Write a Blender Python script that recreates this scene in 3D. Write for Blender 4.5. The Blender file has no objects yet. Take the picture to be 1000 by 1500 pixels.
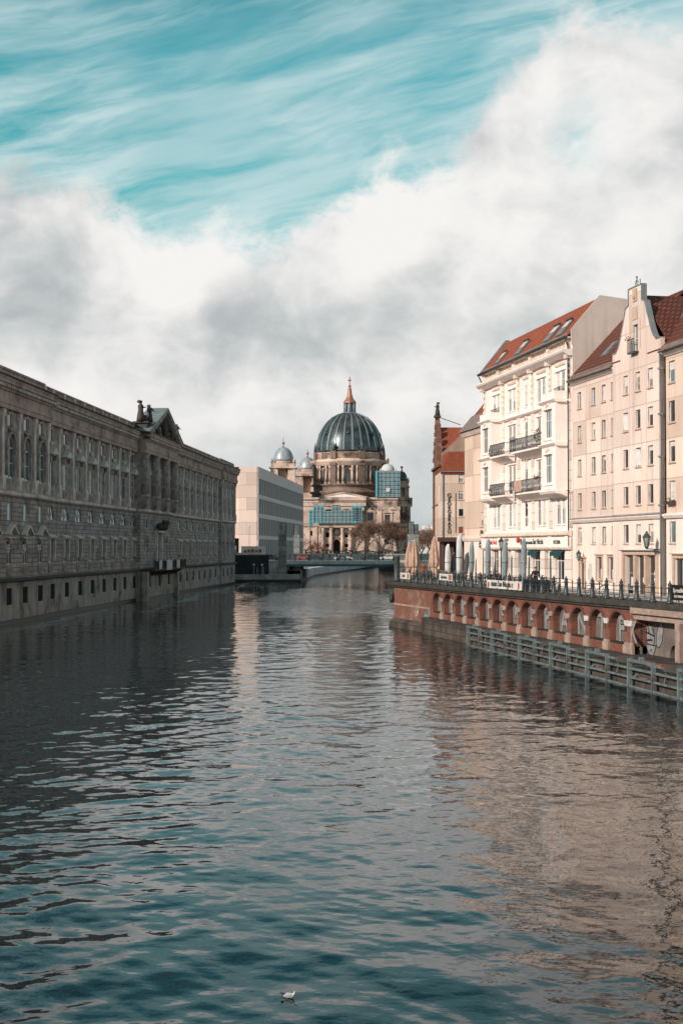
import bpy, math, random
from mathutils import Vector, Matrix
random.seed(7)
SC = bpy.context.scene
COL = SC.collection
R = math.radians
CH = 7.6                      # eye height above the water
F = 50.0/24.0                 # focal length / picture width
PITCH = math.atan(53/2083.33)

# ------------------------------------------------------------------ camera
cd = bpy.data.cameras.new('camera'); cam = bpy.data.objects.new('camera', cd); COL.objects.link(cam)
cam.location = (0, 0, CH); cam.rotation_euler = (R(90)+PITCH, 0, 0)
cd.sensor_fit = 'HORIZONTAL'; cd.sensor_width = 24; cd.lens = 50; cd.clip_end = 20000; cd.clip_start = 0.1
SC.camera = cam

def ray(px, py):
    u = (px-500)/1000/F; v = (750-py)/1000/F
    return Vector((u, math.cos(PITCH)-v*math.sin(PITCH), math.sin(PITCH)+v*math.cos(PITCH)))
def at(px, py, D):
    """surveyed point: bearing/elevation in the photo at distance D along Y"""
    d = ray(px, py); t = D/d.y
    return Vector((d.x*t, D, CH+d.z*t))

class Frame:
    """a facade plane: x left to right as seen, y into the building, z up"""
    def __init__(s, ox, oy, dx, dy):
        s.o = Vector((ox, oy)); s.d = Vector((dx, dy)).normalized(); s.n = Vector((-s.d.y, s.d.x))
        s.rot = math.atan2(s.d.y, s.d.x)
    def xz(s, px, py, off=0):
        r = ray(px, py); o = s.o+s.n*off
        # (r*t).xy = o + d*k
        det = r.x*(-s.d.y)+s.d.x*r.y
        t = (o.x*(-s.d.y)+s.d.x*o.y)/det
        k = (Vector((r.x*t, r.y*t))-o).dot(s.d)
        return k, CH+r.z*t
    def x(s, px, off=0): return s.xz(px, 803, off)[0]
    def w(s, x, y=0, z=0):
        p = s.o+s.d*x+s.n*y
        return Vector((p.x, p.y, z))

# ------------------------------------------------------------------ objects
def link(o, parent=None):
    COL.objects.link(o)
    if parent is not None: o.parent = parent
    return o
def tag(o, label=None, cat=None, group=None, kind=None):
    if label: o['label'] = label
    if cat: o['category'] = cat
    if group: o['group'] = group
    if kind: o['kind'] = kind
    return o
def thing(name, label, cat, loc=(0,0,0), rot=0, group=None):
    o = bpy.data.objects.new(name, None); COL.objects.link(o)
    o.location = loc; o.rotation_euler = (0, 0, rot); o.empty_display_size = .3
    return tag(o, label, cat, group)
def copy_tree(o, parent=None):
    c = o.copy(); COL.objects.link(c)
    if parent is not None: c.parent = parent
    for ch in list(o.children): copy_tree(ch, c)
    return c

class MB:
    def __init__(s): s.v=[]; s.f=[]; s.m=[]; s.sm=[]
    def poly(s, pts, mi=0, sm=False):
        n=len(s.v); s.v += [tuple(p) for p in pts]; s.f.append(tuple(range(n, n+len(pts)))); s.m.append(mi); s.sm.append(sm)
    def box(s, x0,x1,y0,y1,z0,z1, mi=0):
        if x0>x1: x0,x1=x1,x0
        if y0>y1: y0,y1=y1,y0
        if z0>z1: z0,z1=z1,z0
        n=len(s.v)
        s.v += [(x0,y0,z0),(x1,y0,z0),(x1,y1,z0),(x0,y1,z0),(x0,y0,z1),(x1,y0,z1),(x1,y1,z1),(x0,y1,z1)]
        for q in ((0,3,2,1),(4,5,6,7),(0,1,5,4),(1,2,6,5),(2,3,7,6),(3,0,4,7)):
            s.f.append(tuple(n+i for i in q)); s.m.append(mi); s.sm.append(False)
        return s
    def prism(s, pts, a0, a1, ax='y', mi=0, caps=True):
        """polygon (in the plane across axis ax) swept from a0 to a1. ax y: pts=(x,z); ax x: pts=(y,z); ax z: pts=(x,y)"""
        def P(p, a):
            return (p[0],a,p[1]) if ax=='y' else (a,p[0],p[1]) if ax=='x' else (p[0],p[1],a)
        n=len(s.v); k=len(pts)
        s.v += [P(p,a0) for p in pts]+[P(p,a1) for p in pts]
        for i in range(k):
            j=(i+1)%k; s.f.append((n+i,n+j,n+k+j,n+k+i)); s.m.append(mi); s.sm.append(False)
        if caps:
            s.f.append(tuple(n+i for i in range(k))[::-1]); s.m.append(mi); s.sm.append(False)
            s.f.append(tuple(n+k+i for i in range(k))); s.m.append(mi); s.sm.append(False)
        return s
    def tube(s, p, q, r0, r1=None, n=8, mi=0, cap=True):
        p=Vector(p); q=Vector(q); r1 = r0 if r1 is None else r1
        d=(q-p); 
        if d.length<1e-6: return s
        d.normalize(); a = Vector((0,0,1)) if abs(d.z)<.9 else Vector((1,0,0))
        u=d.cross(a).normalized(); w=d.cross(u)
        b=len(s.v)
        for c,r in ((p,r0),(q,r1)):
            for i in range(n):
                t=2*math.pi*i/n; s.v.append(tuple(c+u*(r*math.cos(t))+w*(r*math.sin(t))))
        for i in range(n):
            j=(i+1)%n; s.f.append((b+i,b+j,b+n+j,b+n+i)); s.m.append(mi); s.sm.append(n>5)
        if cap:
            s.f.append(tuple(b+i for i in range(n))[::-1]); s.m.append(mi); s.sm.append(False)
            s.f.append(tuple(b+n+i for i in range(n))); s.m.append(mi); s.sm.append(False)
        return s
    def lathe(s, prof, cx=0, cy=0, n=16, mi=0, sm=True, a0=0.0, ex=1, ey=1):
        b=len(s.v); k=len(prof)
        for r,z in prof:
            for i in range(n):
                t=a0+2*math.pi*i/n; s.v.append((cx+ex*r*math.cos(t), cy+ey*r*math.sin(t), z))
        for a in range(k-1):
            for i in range(n):
                j=(i+1)%n; s.f.append((b+a*n+i,b+a*n+j,b+(a+1)*n+j,b+(a+1)*n+i)); s.m.append(mi); s.sm.append(sm)
        s.f.append(tuple(b+i for i in range(n))[::-1]); s.m.append(mi); s.sm.append(False)
        s.f.append(tuple(b+(k-1)*n+i for i in range(n))); s.m.append(mi); s.sm.append(False)
        return s
    def ell(s, c, r, n=12, k=8, mi=0):
        b=len(s.v)
        for a in range(1,k):
            ph=math.pi*a/k
            for i in range(n):
                t=2*math.pi*i/n
                s.v.append((c[0]+r[0]*math.sin(ph)*math.cos(t), c[1]+r[1]*math.sin(ph)*math.sin(t), c[2]-r[2]*math.cos(ph)))
        s.v.append((c[0],c[1],c[2]-r[2])); s.v.append((c[0],c[1],c[2]+r[2])); lo=b+(k-1)*n; hi=lo+1
        for a in range(k-2):
            for i in range(n):
                j=(i+1)%n; s.f.append((b+a*n+i,b+a*n+j,b+(a+1)*n+j,b+(a+1)*n+i)); s.m.append(mi); s.sm.append(True)
        for i in range(n):
            j=(i+1)%n
            s.f.append((lo,b+j,b+i)); s.m.append(mi); s.sm.append(True)
            s.f.append((hi,b+(k-2)*n+i,b+(k-2)*n+j)); s.m.append(mi); s.sm.append(True)
        return s
    def wall(s, x0,x1,z0,z1, y, ops, depth=.3, mi=0, mr=None):
        """wall face at y (seen from -y) with openings (xa,xb,za,zb[,arched]) and their reveals"""
        mr = mi if mr is None else mr
        ops=[o for o in ops if o[1]>x0 and o[0]<x1]
        xs=sorted(set([x0,x1]+[min(max(v,x0),x1) for o in ops for v in o[:2]]))
        zs=sorted(set([z0,z1]+[min(max(v,z0),z1) for o in ops for v in o[2:4]]))
        for i in range(len(xs)-1):
            run=None
            for j in range(len(zs)-1):
                cx=(xs[i]+xs[i+1])/2; cz=(zs[j]+zs[j+1])/2
                solid = not any(o[0]<cx<o[1] and o[2]<cz<o[3] for o in ops)
                if solid:
                    if run is None: run=zs[j]
                if (not solid or j==len(zs)-2) and run is not None:
                    top = zs[j+1] if solid else zs[j]
                    s.poly([(xs[i],y,run),(xs[i+1],y,run),(xs[i+1],y,top),(xs[i],y,top)], mi); run=None
        for o in ops:
            xa,xb,za,zb=o[:4]; yb=y+depth
            if len(o)>4 and o[4]:
                r=(xb-xa)/2; cx=(xa+xb)/2; zs_=zb-r*(o[4] if o[4]<1 else 1); rz=zb-zs_; N=10
                arc=[(cx-r*math.cos(math.pi*i/N), zs_+rz*math.sin(math.pi*i/N)) for i in range(N+1)]
                h=N//2
                s.poly([(xa,y,zb)]+[(p[0],y,p[1]) for p in arc[:h+1]][::1], mi)
                s.poly([(xb,y,zb)]+[(p[0],y,p[1]) for p in arc[h:]][::-1], mi)
                for i in range(N):
                    a,b_=arc[i],arc[i+1]; s.poly([(a[0],y,a[1]),(b_[0],y,b_[1]),(b_[0],yb,b_[1]),(a[0],yb,a[1])], mr)
                zt=zs_
            else:
                zt=zb; s.poly([(xa,y,zb),(xb,y,zb),(xb,yb,zb),(xa,yb,zb)], mr)
            s.poly([(xa,y,za),(xa,y,zt),(xa,yb,zt),(xa,yb,za)], mr)
            s.poly([(xb,y,za),(xb,yb,za),(xb,yb,zt),(xb,y,zt)], mr)
            s.poly([(xa,y,za),(xa,yb,za),(xb,yb,za),(xb,y,za)], mr)
        return s
    def mark(s): s.marks=getattr(s,'marks',[])+[len(s.f)]; return s
    def build_parts(s, name, mats, parent):
        mk=sorted(set([0]+getattr(s,'marks',[])+[len(s.f)]))
        for a,b in zip(mk[:-1],mk[1:]):
            if b<=a: continue
            q=MB()
            for i in range(a,b): q.poly([s.v[k] for k in s.f[i]],s.m[i],s.sm[i])
            q.build(name,mats,parent)
    def mesh(s, name, mats):
        idx={}; rv=[]; mp=[]
        for p in s.v:
            k=(round(p[0],4),round(p[1],4),round(p[2],4))
            if k not in idx: idx[k]=len(rv); rv.append(p)
            mp.append(idx[k])
        nf=[];nm=[];ns=[]
        for f,m_,q in zip(s.f,s.m,s.sm):
            g_=[]
            for i in f:
                j=mp[i]
                if j not in g_: g_.append(j)
            if len(g_)>2: nf.append(g_); nm.append(m_); ns.append(q)
        s.v,s.f,s.m,s.sm=rv,nf,nm,ns
        me=bpy.data.meshes.new(name); me.from_pydata(s.v, [], s.f)
        if not isinstance(mats,(list,tuple)): mats=[mats]
        for m in mats: me.materials.append(m)
        me.polygons.foreach_set('material_index', s.m); me.polygons.foreach_set('use_smooth', s.sm); me.update()
        return me
    def build(s, name, mats, parent=None, loc=None, rot=None, **kw):
        o=bpy.data.objects.new(name, s.mesh(name,mats)); link(o,parent)
        if loc is not None: o.location=loc
        if rot is not None: o.rotation_euler=(0,0,rot)
        if kw: tag(o, **kw)
        return o

def inst(name, me, parent, loc=(0,0,0), rotz=0, scale=None):
    o=bpy.data.objects.new(name, me); link(o,parent); o.location=loc; o.rotation_euler=(0,0,rotz)
    if scale: o.scale=scale
    return o

# ------------------------------------------------------------------ materials
def new_mat(name):
    m=bpy.data.materials.new(name); m.use_nodes=True; nt=m.node_tree
    return m, nt, nt.nodes['Principled BSDF']
class NT:
    def __init__(s, nt): s.nt=nt
    def n(s, t, **k):
        x=s.nt.nodes.new(t)
        for a,b in k.items(): setattr(x,a,b)
        return x
    def L(s, a, b): s.nt.links.new(a,b)
    def val(s, sock, v):
        if hasattr(v,'is_linked') or isinstance(v, bpy.types.NodeSocket): s.L(v, sock)
        else: sock.default_value=v
    def math(s, op, a, b=None, c=None, clamp=False):
        x=s.n('ShaderNodeMath', operation=op, use_clamp=clamp); s.val(x.inputs[0],a)
        if b is not None: s.val(x.inputs[1],b)
        if c is not None: s.val(x.inputs[2],c)
        return x.outputs[0]
    def noise(s, vec, scale, detail=4, rough=.55, dist=0, d3=True):
        x=s.n('ShaderNodeTexNoise'); s.L(vec,x.inputs['Vector']); x.inputs['Scale'].default_value=scale
        x.inputs['Detail'].default_value=detail; x.inputs['Roughness'].default_value=rough; x.inputs['Distortion'].default_value=dist
        return x.outputs['Fac']
    def mapping(s, vec, scale=(1,1,1), loc=(0,0,0), rot=(0,0,0)):
        x=s.n('ShaderNodeMapping'); s.L(vec,x.inputs['Vector']); x.inputs['Scale'].default_value=scale
        x.inputs['Location'].default_value=loc; x.inputs['Rotation'].default_value=rot
        return x.outputs[0]
    def mix(s, f, a, b, mode='MIX'):
        x=s.n('ShaderNodeMix', data_type='RGBA', blend_type=mode, clamp_factor=True)
        s.val(x.inputs[0],f)
        for k,v in ((6,a),(7,b)):
            if isinstance(v,(tuple,list)): x.inputs[k].default_value=(v[0],v[1],v[2],1)
            else: s.L(v,x.inputs[k])
        return x.outputs[2]
    def ramp(s, f, a, b):
        x=s.n('ShaderNodeMapRange'); x.interpolation_type='SMOOTHSTEP'; s.val(x.inputs[0],f)
        x.inputs[1].default_value=a; x.inputs[2].default_value=b
        return x.outputs[0]

def surf(name, col, col2=None, sc=1.0, rough=.8, stain=None, stain_amt=.5, bump=0.0, bsc=6, metal=0, streak=0, lines=None, line_col=None, spec=.3, stretch=(1,1,1)):
    """weathered surface: colour mottled to col2, stains, rain streaks (from washed dirt), joint lines every lines=(dx,dz)"""
    m,nt,bs=new_mat(name); g=NT(nt)
    tc=g.n('ShaderNodeTexCoord').outputs['Object']
    v=g.mapping(tc, scale=stretch) if stretch!=(1,1,1) else tc
    col2 = col2 or tuple(c*.75 for c in col)
    c=g.mix(g.ramp(g.noise(v,sc,5,.6),.3,.7), col, col2)
    if stain:
        c=g.mix(g.math('MULTIPLY',g.ramp(g.noise(tc,sc*.35+.05,6,.65,.5),.48,.68),stain_amt), c, stain)
    if streak:
        sv=g.mapping(tc,scale=(2.2,2.2,.12))
        c=g.mix(g.math('MULTIPLY',g.ramp(g.noise(sv,1.0,5,.6),.5,.72),streak), c, tuple(k*.45 for k in col))
    h=None
    if lines:
        sx=g.n('ShaderNodeSeparateXYZ'); g.L(tc,sx.inputs[0])
        cb=g.n('ShaderNodeCombineXYZ'); g.L(g.math('ADD',sx.outputs[0],sx.outputs[1]),cb.inputs[0]); g.L(sx.outputs[2],cb.inputs[1])
        br=g.n('ShaderNodeTexBrick'); g.L(cb.outputs[0],br.inputs['Vector'])
        br.inputs['Scale'].default_value=1; br.inputs['Brick Width'].default_value=lines[0]; br.inputs['Row Height'].default_value=lines[1]
        br.inputs['Mortar Size'].default_value=lines[2]; br.inputs['Mortar Smooth'].default_value=.3
        br.inputs['Color1'].default_value=(1,1,1,1); br.inputs['Color2'].default_value=(.72,.72,.72,1); br.inputs['Mortar'].default_value=(.8,.8,.8,1)
        if len(lines)>3: br.offset=lines[3]
        c=g.mix(1.0,c,br.outputs['Color'],'MULTIPLY')
        lc=line_col or tuple(k*.4 for k in col)
        c=g.mix(br.outputs['Fac'],c,lc); h=g.math('MULTIPLY',br.outputs['Fac'],-.03)
    g.L(c,bs.inputs['Base Color']); bs.inputs['Roughness'].default_value=rough; bs.inputs['Metallic'].default_value=metal
    bs.inputs['Specular IOR Level'].default_value=spec
    if bump or h is not None:
        bp=g.n('ShaderNodeBump'); hh=g.math('MULTIPLY',g.noise(tc,bsc,4,.6),bump)
        if h is not None: hh=g.math('ADD',hh,h)
        g.L(hh,bp.inputs['Height']); bp.inputs['Strength'].default_value=1; bp.inputs['Distance'].default_value=1
        g.L(bp.outputs[0],bs.inputs['Normal'])
    return m

def glass(name, col, rough=.06, col2=None, sc=.8):
    m,nt,bs=new_mat(name); g=NT(nt)
    tc=g.n('ShaderNodeTexCoord').outputs['Object']; gp=g.n('ShaderNodeNewGeometry').outputs['Position']
    c=g.mix(g.ramp(g.noise(gp,sc,2,.5),.35,.65), col, col2 or tuple(k*.5 for k in col))
    g.L(c,bs.inputs['Base Color']); bs.inputs['Roughness'].default_value=rough; bs.inputs['Specular IOR Level'].default_value=.7
    bp=g.n('ShaderNodeBump'); g.L(g.math('MULTIPLY',g.noise(gp,.9,2,.5),.012),bp.inputs['Height']); bp.inputs['Distance'].default_value=1
    g.L(bp.outputs[0],bs.inputs['Normal'])
    return m
M={}
M['stone']=surf('stone',(.43,.39,.36),(.21,.188,.172),1.1,.9,(.075,.066,.06),.75,.02,4,streak=.45)
M['lead']=surf('lead_sheet',(.58,.57,.545),(.45,.44,.42),3,.6)
M['stone_rust']=surf('rusticated_stone',(.47,.43,.40),(.27,.245,.228),1.0,.9,(.10,.088,.08),.7,.02,4,streak=.5,lines=(2.3,.47,.03),line_col=(.12,.10,.09))
M['stone_light']=surf('stone_light',(.70,.645,.60),(.43,.39,.36),.9,.9,(.14,.125,.115),.6,.02,5,streak=.4)
M['stone_warm']=surf('stone_warm',(.48,.37,.31),(.31,.25,.22),.7,.9,(.085,.07,.062),.7,.02,4,streak=.5)
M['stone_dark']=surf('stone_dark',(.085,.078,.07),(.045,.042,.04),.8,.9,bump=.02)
M['base']=surf('base_stone',(.40,.355,.32),(.26,.235,.21),.7,.9,(.05,.048,.042),.75,.03,3,streak=.75)
M['slime']=surf('wet_stone',(.035,.035,.028),(.018,.018,.016),1.5,.45,bump=.03)
M['white_frame']=surf('window_paint',(.72,.71,.68),(.6,.59,.56),2,.5)
M['grey_frame']=surf('grey_window_paint',(.36,.37,.36),(.28,.29,.29),2,.6)
M['glass']=glass('window_glass',(.016,.022,.026))
M['glass_sky']=glass('window_glass_pale',(.10,.19,.22),.05,(.06,.11,.13))
M['glass_curtain']=glass('curtained_glass',(.34,.30,.27),.25,(.15,.13,.12),2.5)
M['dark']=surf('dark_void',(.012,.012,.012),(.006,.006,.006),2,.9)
M['copper']=surf('copper_roof',(.21,.26,.27),(.14,.18,.19),.8,.45,(.08,.13,.14),.5,metal=.25)
M['dome']=surf('dome_copper',(.095,.118,.122),(.035,.048,.05),.16,.30,(.015,.028,.03),.85,metal=.5,streak=.5,spec=.5)
M['dome_light']=surf('small_dome_copper',(.38,.42,.44),(.27,.31,.33),.5,.4,(.12,.16,.17),.3,metal=.25)
M['gold']=surf('gilding',(.38,.18,.11),(.24,.125,.085),1.5,.55,metal=.3)
M['dom_stone']=surf('cathedral_stone',(.68,.53,.44),(.42,.315,.255),.14,.9,(.085,.068,.058),1.0,.05,1,streak=.35)
M['dom_dark']=surf('cathedral_dark_stone',(.24,.175,.14),(.095,.072,.06),.2,.9,(.05,.042,.036),.6,.05,1,streak=.4)
M['limestone']=surf('pale_concrete',(.70,.645,.60),(.63,.58,.54),.2,.85)
M['limestone_sunlit']=surf('pale_stone_sunlit',(.74,.60,.52),(.68,.545,.47),.15,.85,lines=(7,3.6,.06),line_col=(.45,.38,.34))  # pale stone with the end wall's warm sunlight put into its pink
M['tower_concrete']=surf('tower_concrete',(.34,.35,.335),(.22,.23,.22),1.2,.85,(.07,.075,.075),.6,.02,streak=.4,lines=(3,1.2,.04))
M['deck']=surf('bridge_concrete',(.55,.54,.52),(.42,.415,.40),.6,.8,(.2,.2,.19),.4,streak=.3)
M['slot']=surf('window_slot',(.11,.12,.122),(.08,.09,.092),.6,.7)
M['fin']=surf('stone_fin',(.48,.47,.455),(.42,.41,.40),.3,.85)
M['blind']=surf('window_blind',(.62,.59,.55),(.5,.47,.44),3,.8)
M['grey_glass']=glass('grey_glass',(.05,.06,.062),.15,(.03,.038,.04),.3)
M['concrete']=surf('concrete',(.40,.385,.365),(.28,.27,.26),.8,.85,(.08,.085,.085),.6,.02,streak=.5)
M['concrete_pale']=surf('pale_wall_concrete',(.66,.65,.63),(.52,.515,.50),.4,.85,(.2,.2,.19),.4,.02,streak=.25)
M['steel']=surf('painted_steel',(.05,.065,.068),(.03,.04,.042),2,.5)
M['teal_steel']=surf('teal_girder',(.06,.17,.20),(.04,.11,.13),.8,.5)
M['iron']=surf('cast_iron',(.035,.055,.06),(.02,.03,.032),3,.45,spec=.5)
M['fender']=surf('galvanised_steel',(.20,.26,.265),(.12,.16,.165),2.5,.5,(.10,.065,.045),.8,metal=.3,spec=.5)
M['brick']=surf('red_brick',(.30,.08,.042),(.16,.052,.034),1.3,.9,(.045,.034,.03),.75,.02,5,streak=.7,lines=(.26,.085,.012),line_col=(.22,.15,.12))
M['brick_dark']=surf('sooty_brick',(.20,.07,.045),(.10,.045,.035),1.1,.9,(.06,.04,.035),.6,.02,5,lines=(.26,.085,.012),line_col=(.1,.07,.06))
M['brick_worn']=surf('worn_brick',(.30,.09,.05),(.18,.085,.06),1.6,.9,(.36,.29,.23),.95,.02,5,streak=.5,lines=(.26,.085,.012),line_col=(.22,.16,.13))
M['plaster_grey']=surf('niche_plaster',(.19,.155,.13),(.11,.09,.08),.8,.9,(.09,.08,.07),.6,.02,streak=.4)
M['quay_stone']=surf('quay_stone',(.13,.10,.08),(.055,.045,.038),.7,.85,(.028,.026,.023),.75,.05,2.5,streak=.5,lines=(1.3,.5,.03),line_col=(.035,.03,.025))
M['coping']=surf('dark_coping',(.055,.05,.043),(.03,.03,.026),1.5,.85,(.1,.09,.075),.4,.03)
M['pier_stone']=surf('pier_sandstone',(.36,.27,.22),(.24,.18,.15),2,.9,(.14,.11,.09),.5)
M['paint_silver']=surf('silver_spray_paint',(.27,.28,.28),(.17,.18,.18),3,.55)
M['paint_white']=surf('white_spray_paint',(.62,.61,.58),(.4,.33,.29),5,.7)
M['paint_black']=surf('black_spray_paint',(.012,.013,.015),None,2,.5)
M['paint_teal']=surf('teal_spray_paint',(.03,.16,.2),(.05,.22,.26),2,.6)
M['stucco']=surf('white_stucco',(.87,.785,.735),(.82,.715,.655),.5,.8,(.64,.54,.47),.3,.004,8,streak=.28)
M['stucco_rust']=surf('banded_stucco',(.83,.735,.66),(.77,.67,.59),.6,.8,(.62,.53,.45),.3,streak=.12,lines=(60,.78,.035),line_col=(.55,.46,.39))
M['stucco_trim']=surf('stucco_ornament',(.80,.70,.62),(.60,.47,.38),2.6,.8,(.52,.40,.31),.5,.08,5)
def panel_mat(name,a,b,st,lines):
    return surf(name,a,b,.16,.85,st,.7,.004,8,streak=.5,lines=lines,line_col=tuple(k*.72 for k in b))
M['cream']=panel_mat('cream_panels',(.81,.685,.61),(.77,.60,.515),(.69,.49,.375),(3.05,2.6,.035,0))
M['peach']=panel_mat('peach_panels',(.76,.60,.49),(.72,.545,.43),(.62,.45,.35),(3.2,2.6,.04,0))
M['apricot']=panel_mat('apricot_panels',(.79,.635,.52),(.755,.58,.465),(.66,.47,.36),(3.05,2.6,.035,0))
M['ground_cream']=surf('smooth_cream_render',(.80,.69,.615),(.74,.62,.54),.3,.85,(.56,.45,.38),.55,.003,8,streak=.4)
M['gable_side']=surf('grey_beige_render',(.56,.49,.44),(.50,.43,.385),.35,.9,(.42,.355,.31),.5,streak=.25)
M['brown_render']=surf('brown_render',(.38,.27,.21),(.30,.21,.165),.6,.9,(.2,.14,.11),.6)
M['surround']=surf('sandstone_surround',(.55,.40,.31),(.44,.31,.24),2,.85)
M['tiles']=surf('red_roof_tiles',(.36,.09,.035),(.27,.065,.03),1.2,.75,(.22,.07,.035),.35,.01,5,lines=(.32,.28,.05),line_col=(.16,.04,.02))
M['tiles_flat']=surf('orange_roof_tiles',(.36,.095,.045),(.30,.08,.04),1.2,.8,(.2,.06,.035),.6,.01,5,streak=.35,lines=(.3,.3,.05),line_col=(.24,.06,.03))
M['tiles_dark']=surf('old_roof_tiles',(.26,.075,.04),(.17,.05,.03),1.6,.75,(.13,.05,.03),.5,.02,5,lines=(.36,.36,.09),line_col=(.07,.025,.018))
M['zinc']=surf('zinc_sheet',(.26,.29,.30),(.18,.205,.215),1,.4,metal=.3)
M['gutter']=surf('eave_stone',(.22,.17,.15),(.15,.12,.11),2,.7)
M['pavement']=surf('granite_paving',(.20,.17,.15),(.14,.12,.105),.8,.85,(.09,.08,.075),.5,.01,lines=(.9,.9,.03),line_col=(.07,.065,.06))
M['asphalt']=surf('asphalt',(.055,.055,.055),(.04,.04,.04),.5,.9)
M['land']=surf('city_ground',(.11,.105,.095),(.07,.07,.062),.05,.95)
M['canvas_beige']=surf('beige_canvas',(.50,.34,.26),(.34,.23,.17),2.5,.85,bump=.03,bsc=5)
M['canvas_white']=surf('white_cover',(.56,.58,.58),(.42,.45,.46),2,.7,bump=.02)
M['canvas_blue']=surf('grey_blue_cover',(.22,.28,.30),(.15,.195,.21),2,.7,bump=.02)
M['canvas_dark']=surf('dark_grey_cover',(.075,.085,.09),(.05,.058,.06),2,.7)
M['banner']=surf('white_banner',(.60,.575,.54),(.48,.455,.425),2,.7)
M['ink']=surf('dark_ink',(.02,.05,.045),None,2,.7)
M['ink_red']=surf('red_ink',(.45,.05,.03),None,2,.7)
M['ink_brown']=surf('brown_ink',(.35,.17,.11),None,2,.7)
M['awning']=surf('dark_green_awning',(.015,.07,.075),None,2,.7)
M['scaffold_net']=surf('blue_scaffold_net',(.03,.42,.52),(.06,.30,.38),.5,.8)
M['scaffold_pale']=surf('grey_blue_net',(.20,.33,.36),(.13,.22,.25),.3,.8)
M['bark']=surf('bark',(.10,.072,.055),(.06,.045,.035),3,.9)
M['twig']=surf('bare_twigs',(.22,.135,.10),(.13,.085,.065),1,.95)
M['rust_leaf']=surf('rust_leaves',(.22,.055,.03),(.13,.04,.025),1,.95)
M['green_leaf']=surf('dark_leaves',(.05,.065,.04),(.035,.045,.03),1,.95)
M['plant']=surf('balcony_plants',(.035,.05,.025),(.06,.035,.02),3,.9)
M['skin']=surf('skin',(.50,.28,.20),(.45,.25,.18),4,.6)
M['hair']=surf('dark_hair',(.03,.022,.018),None,4,.7)
M['cloth_black']=surf('black_cloth',(.016,.018,.022),None,4,.9)
M['cloth_blue']=surf('blue_cloth',(.03,.05,.09),None,4,.9)
M['cloth_red']=surf('rust_cloth',(.40,.11,.05),None,4,.9)
M['cloth_beige']=surf('beige_cloth',(.5,.4,.32),None,4,.9)
M['cloth_grey']=surf('grey_cloth',(.18,.19,.2),None,4,.9)
M['car_dark']=surf('dark_car_paint',(.02,.025,.03),None,1,.25,spec=.6)
M['car_white']=surf('white_car_paint',(.7,.7,.68),None,1,.3,spec=.6)
M['car_red']=surf('red_car_paint',(.45,.06,.03),None,1,.3,spec=.6)
M['rubber']=surf('rubber',(.02,.02,.02),None,1,.8)
M['feather_white']=surf('white_feathers',(.58,.58,.56),(.5,.5,.49),20,.8)
M['feather_grey']=surf('grey_feathers',(.36,.38,.39),(.28,.3,.31),20,.8)
M['feather_dark']=surf('dark_feathers',(.03,.028,.027),None,20,.8)
M['beak']=surf('orange_beak',(.35,.09,.03),None,20,.6)
M['wood']=surf('dark_wood',(.09,.05,.035),(.06,.035,.025),3,.6)
M['lamp_glass']=glass('lamp_glass',(.35,.38,.36),.1)
M['hoarding']=surf('dark_teal_hoarding',(.022,.034,.036),(.012,.018,.02),.5,.7,(.035,.05,.052),.5)

# ------------------------------------------------------------------ windows
_cache={}; BLINDS=[False]
def win_meshes(w,h,style,frame,pane):
    key=(round(w,2),round(h,2),style,frame,pane)
    if key in _cache: return _cache[key]
    t=.055 if h<2.6 else .08
    if style in('arch','lunette'):
        r=w/2; zs=h-r; N=10
        a=MB(); 
        out=[(-r,0)]+[(-r*math.cos(math.pi*i/N), zs+r*math.sin(math.pi*i/N)) for i in range(N+1)]+[(r,0)]
        inn=[(-r+t,t)]+[(-(r-t)*math.cos(math.pi*i/N), zs+(r-t)*math.sin(math.pi*i/N)) for i in range(N+1)]+[(r-t,t)]
        for i in range(len(out)):
            j=(i+1)%len(out); a.poly([(out[i][0],0,out[i][1]),(out[j][0],0,out[j][1]),(inn[j][0],0,inn[j][1]),(inn[i][0],0,inn[i][1])])
        if style=='arch':
            a.box(-.05,.05,-.02,.03,t,h-t); a.box(-r+t,r-t,-.015,.03,zs-.1,zs+.02); a.box(-r+t,r-t,-.015,.03,zs*.5-.05,zs*.5+.03)
        else:
            a.box(-.04,.04,-.02,.03,t,h-t); a.tube((-.02,0,t),(-r*.68,0,zs+r*.68),.035,n=4); a.tube((.02,0,t),(r*.68,0,zs+r*.68),.035,n=4)
        p=MB(); p.poly([(x,.04,z) for x,z in out])
    else:
        a=MB(); a.box(-w/2,-w/2+t,0,.06,0,h); a.box(w/2-t,w/2,0,.06,0,h); a.box(-w/2+t,w/2-t,0,.06,0,t); a.box(-w/2+t,w/2-t,0,.06,h-t,h)
        if style in('cross','tall','double','shop'):
            a.box(-t*.45,t*.45,-.01,.05,t,h-t)
        if style in('cross','tall'):
            z=h*.66; a.box(-w/2+t,w/2-t,-.014,.045,z-t*.4,z+t*.4)
        if style=='wide':
            z=h*.64; a.box(-w/2+t,w/2-t,-.014,.045,z-t*.5,z+t*.5)
            for k in (-1,1): a.box(k*w/6-t*.4,k*w/6+t*.4,-.01,.05,t,h-t)
        if style=='half':
            z=h*.5; a.box(-w/2+t,w/2-t,-.014,.045,z-t*.4,z+t*.4)
        p=MB(); p.poly([(-w/2+t*.5,.035,t*.5),(w/2-t*.5,.035,t*.5),(w/2-t*.5,.035,h-t*.5),(-w/2+t*.5,.035,h-t*.5)])
    _cache[key]=(a.mesh('window_frame',M[frame]), p.mesh('window_pane',M[pane]))
    return _cache[key]
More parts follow.
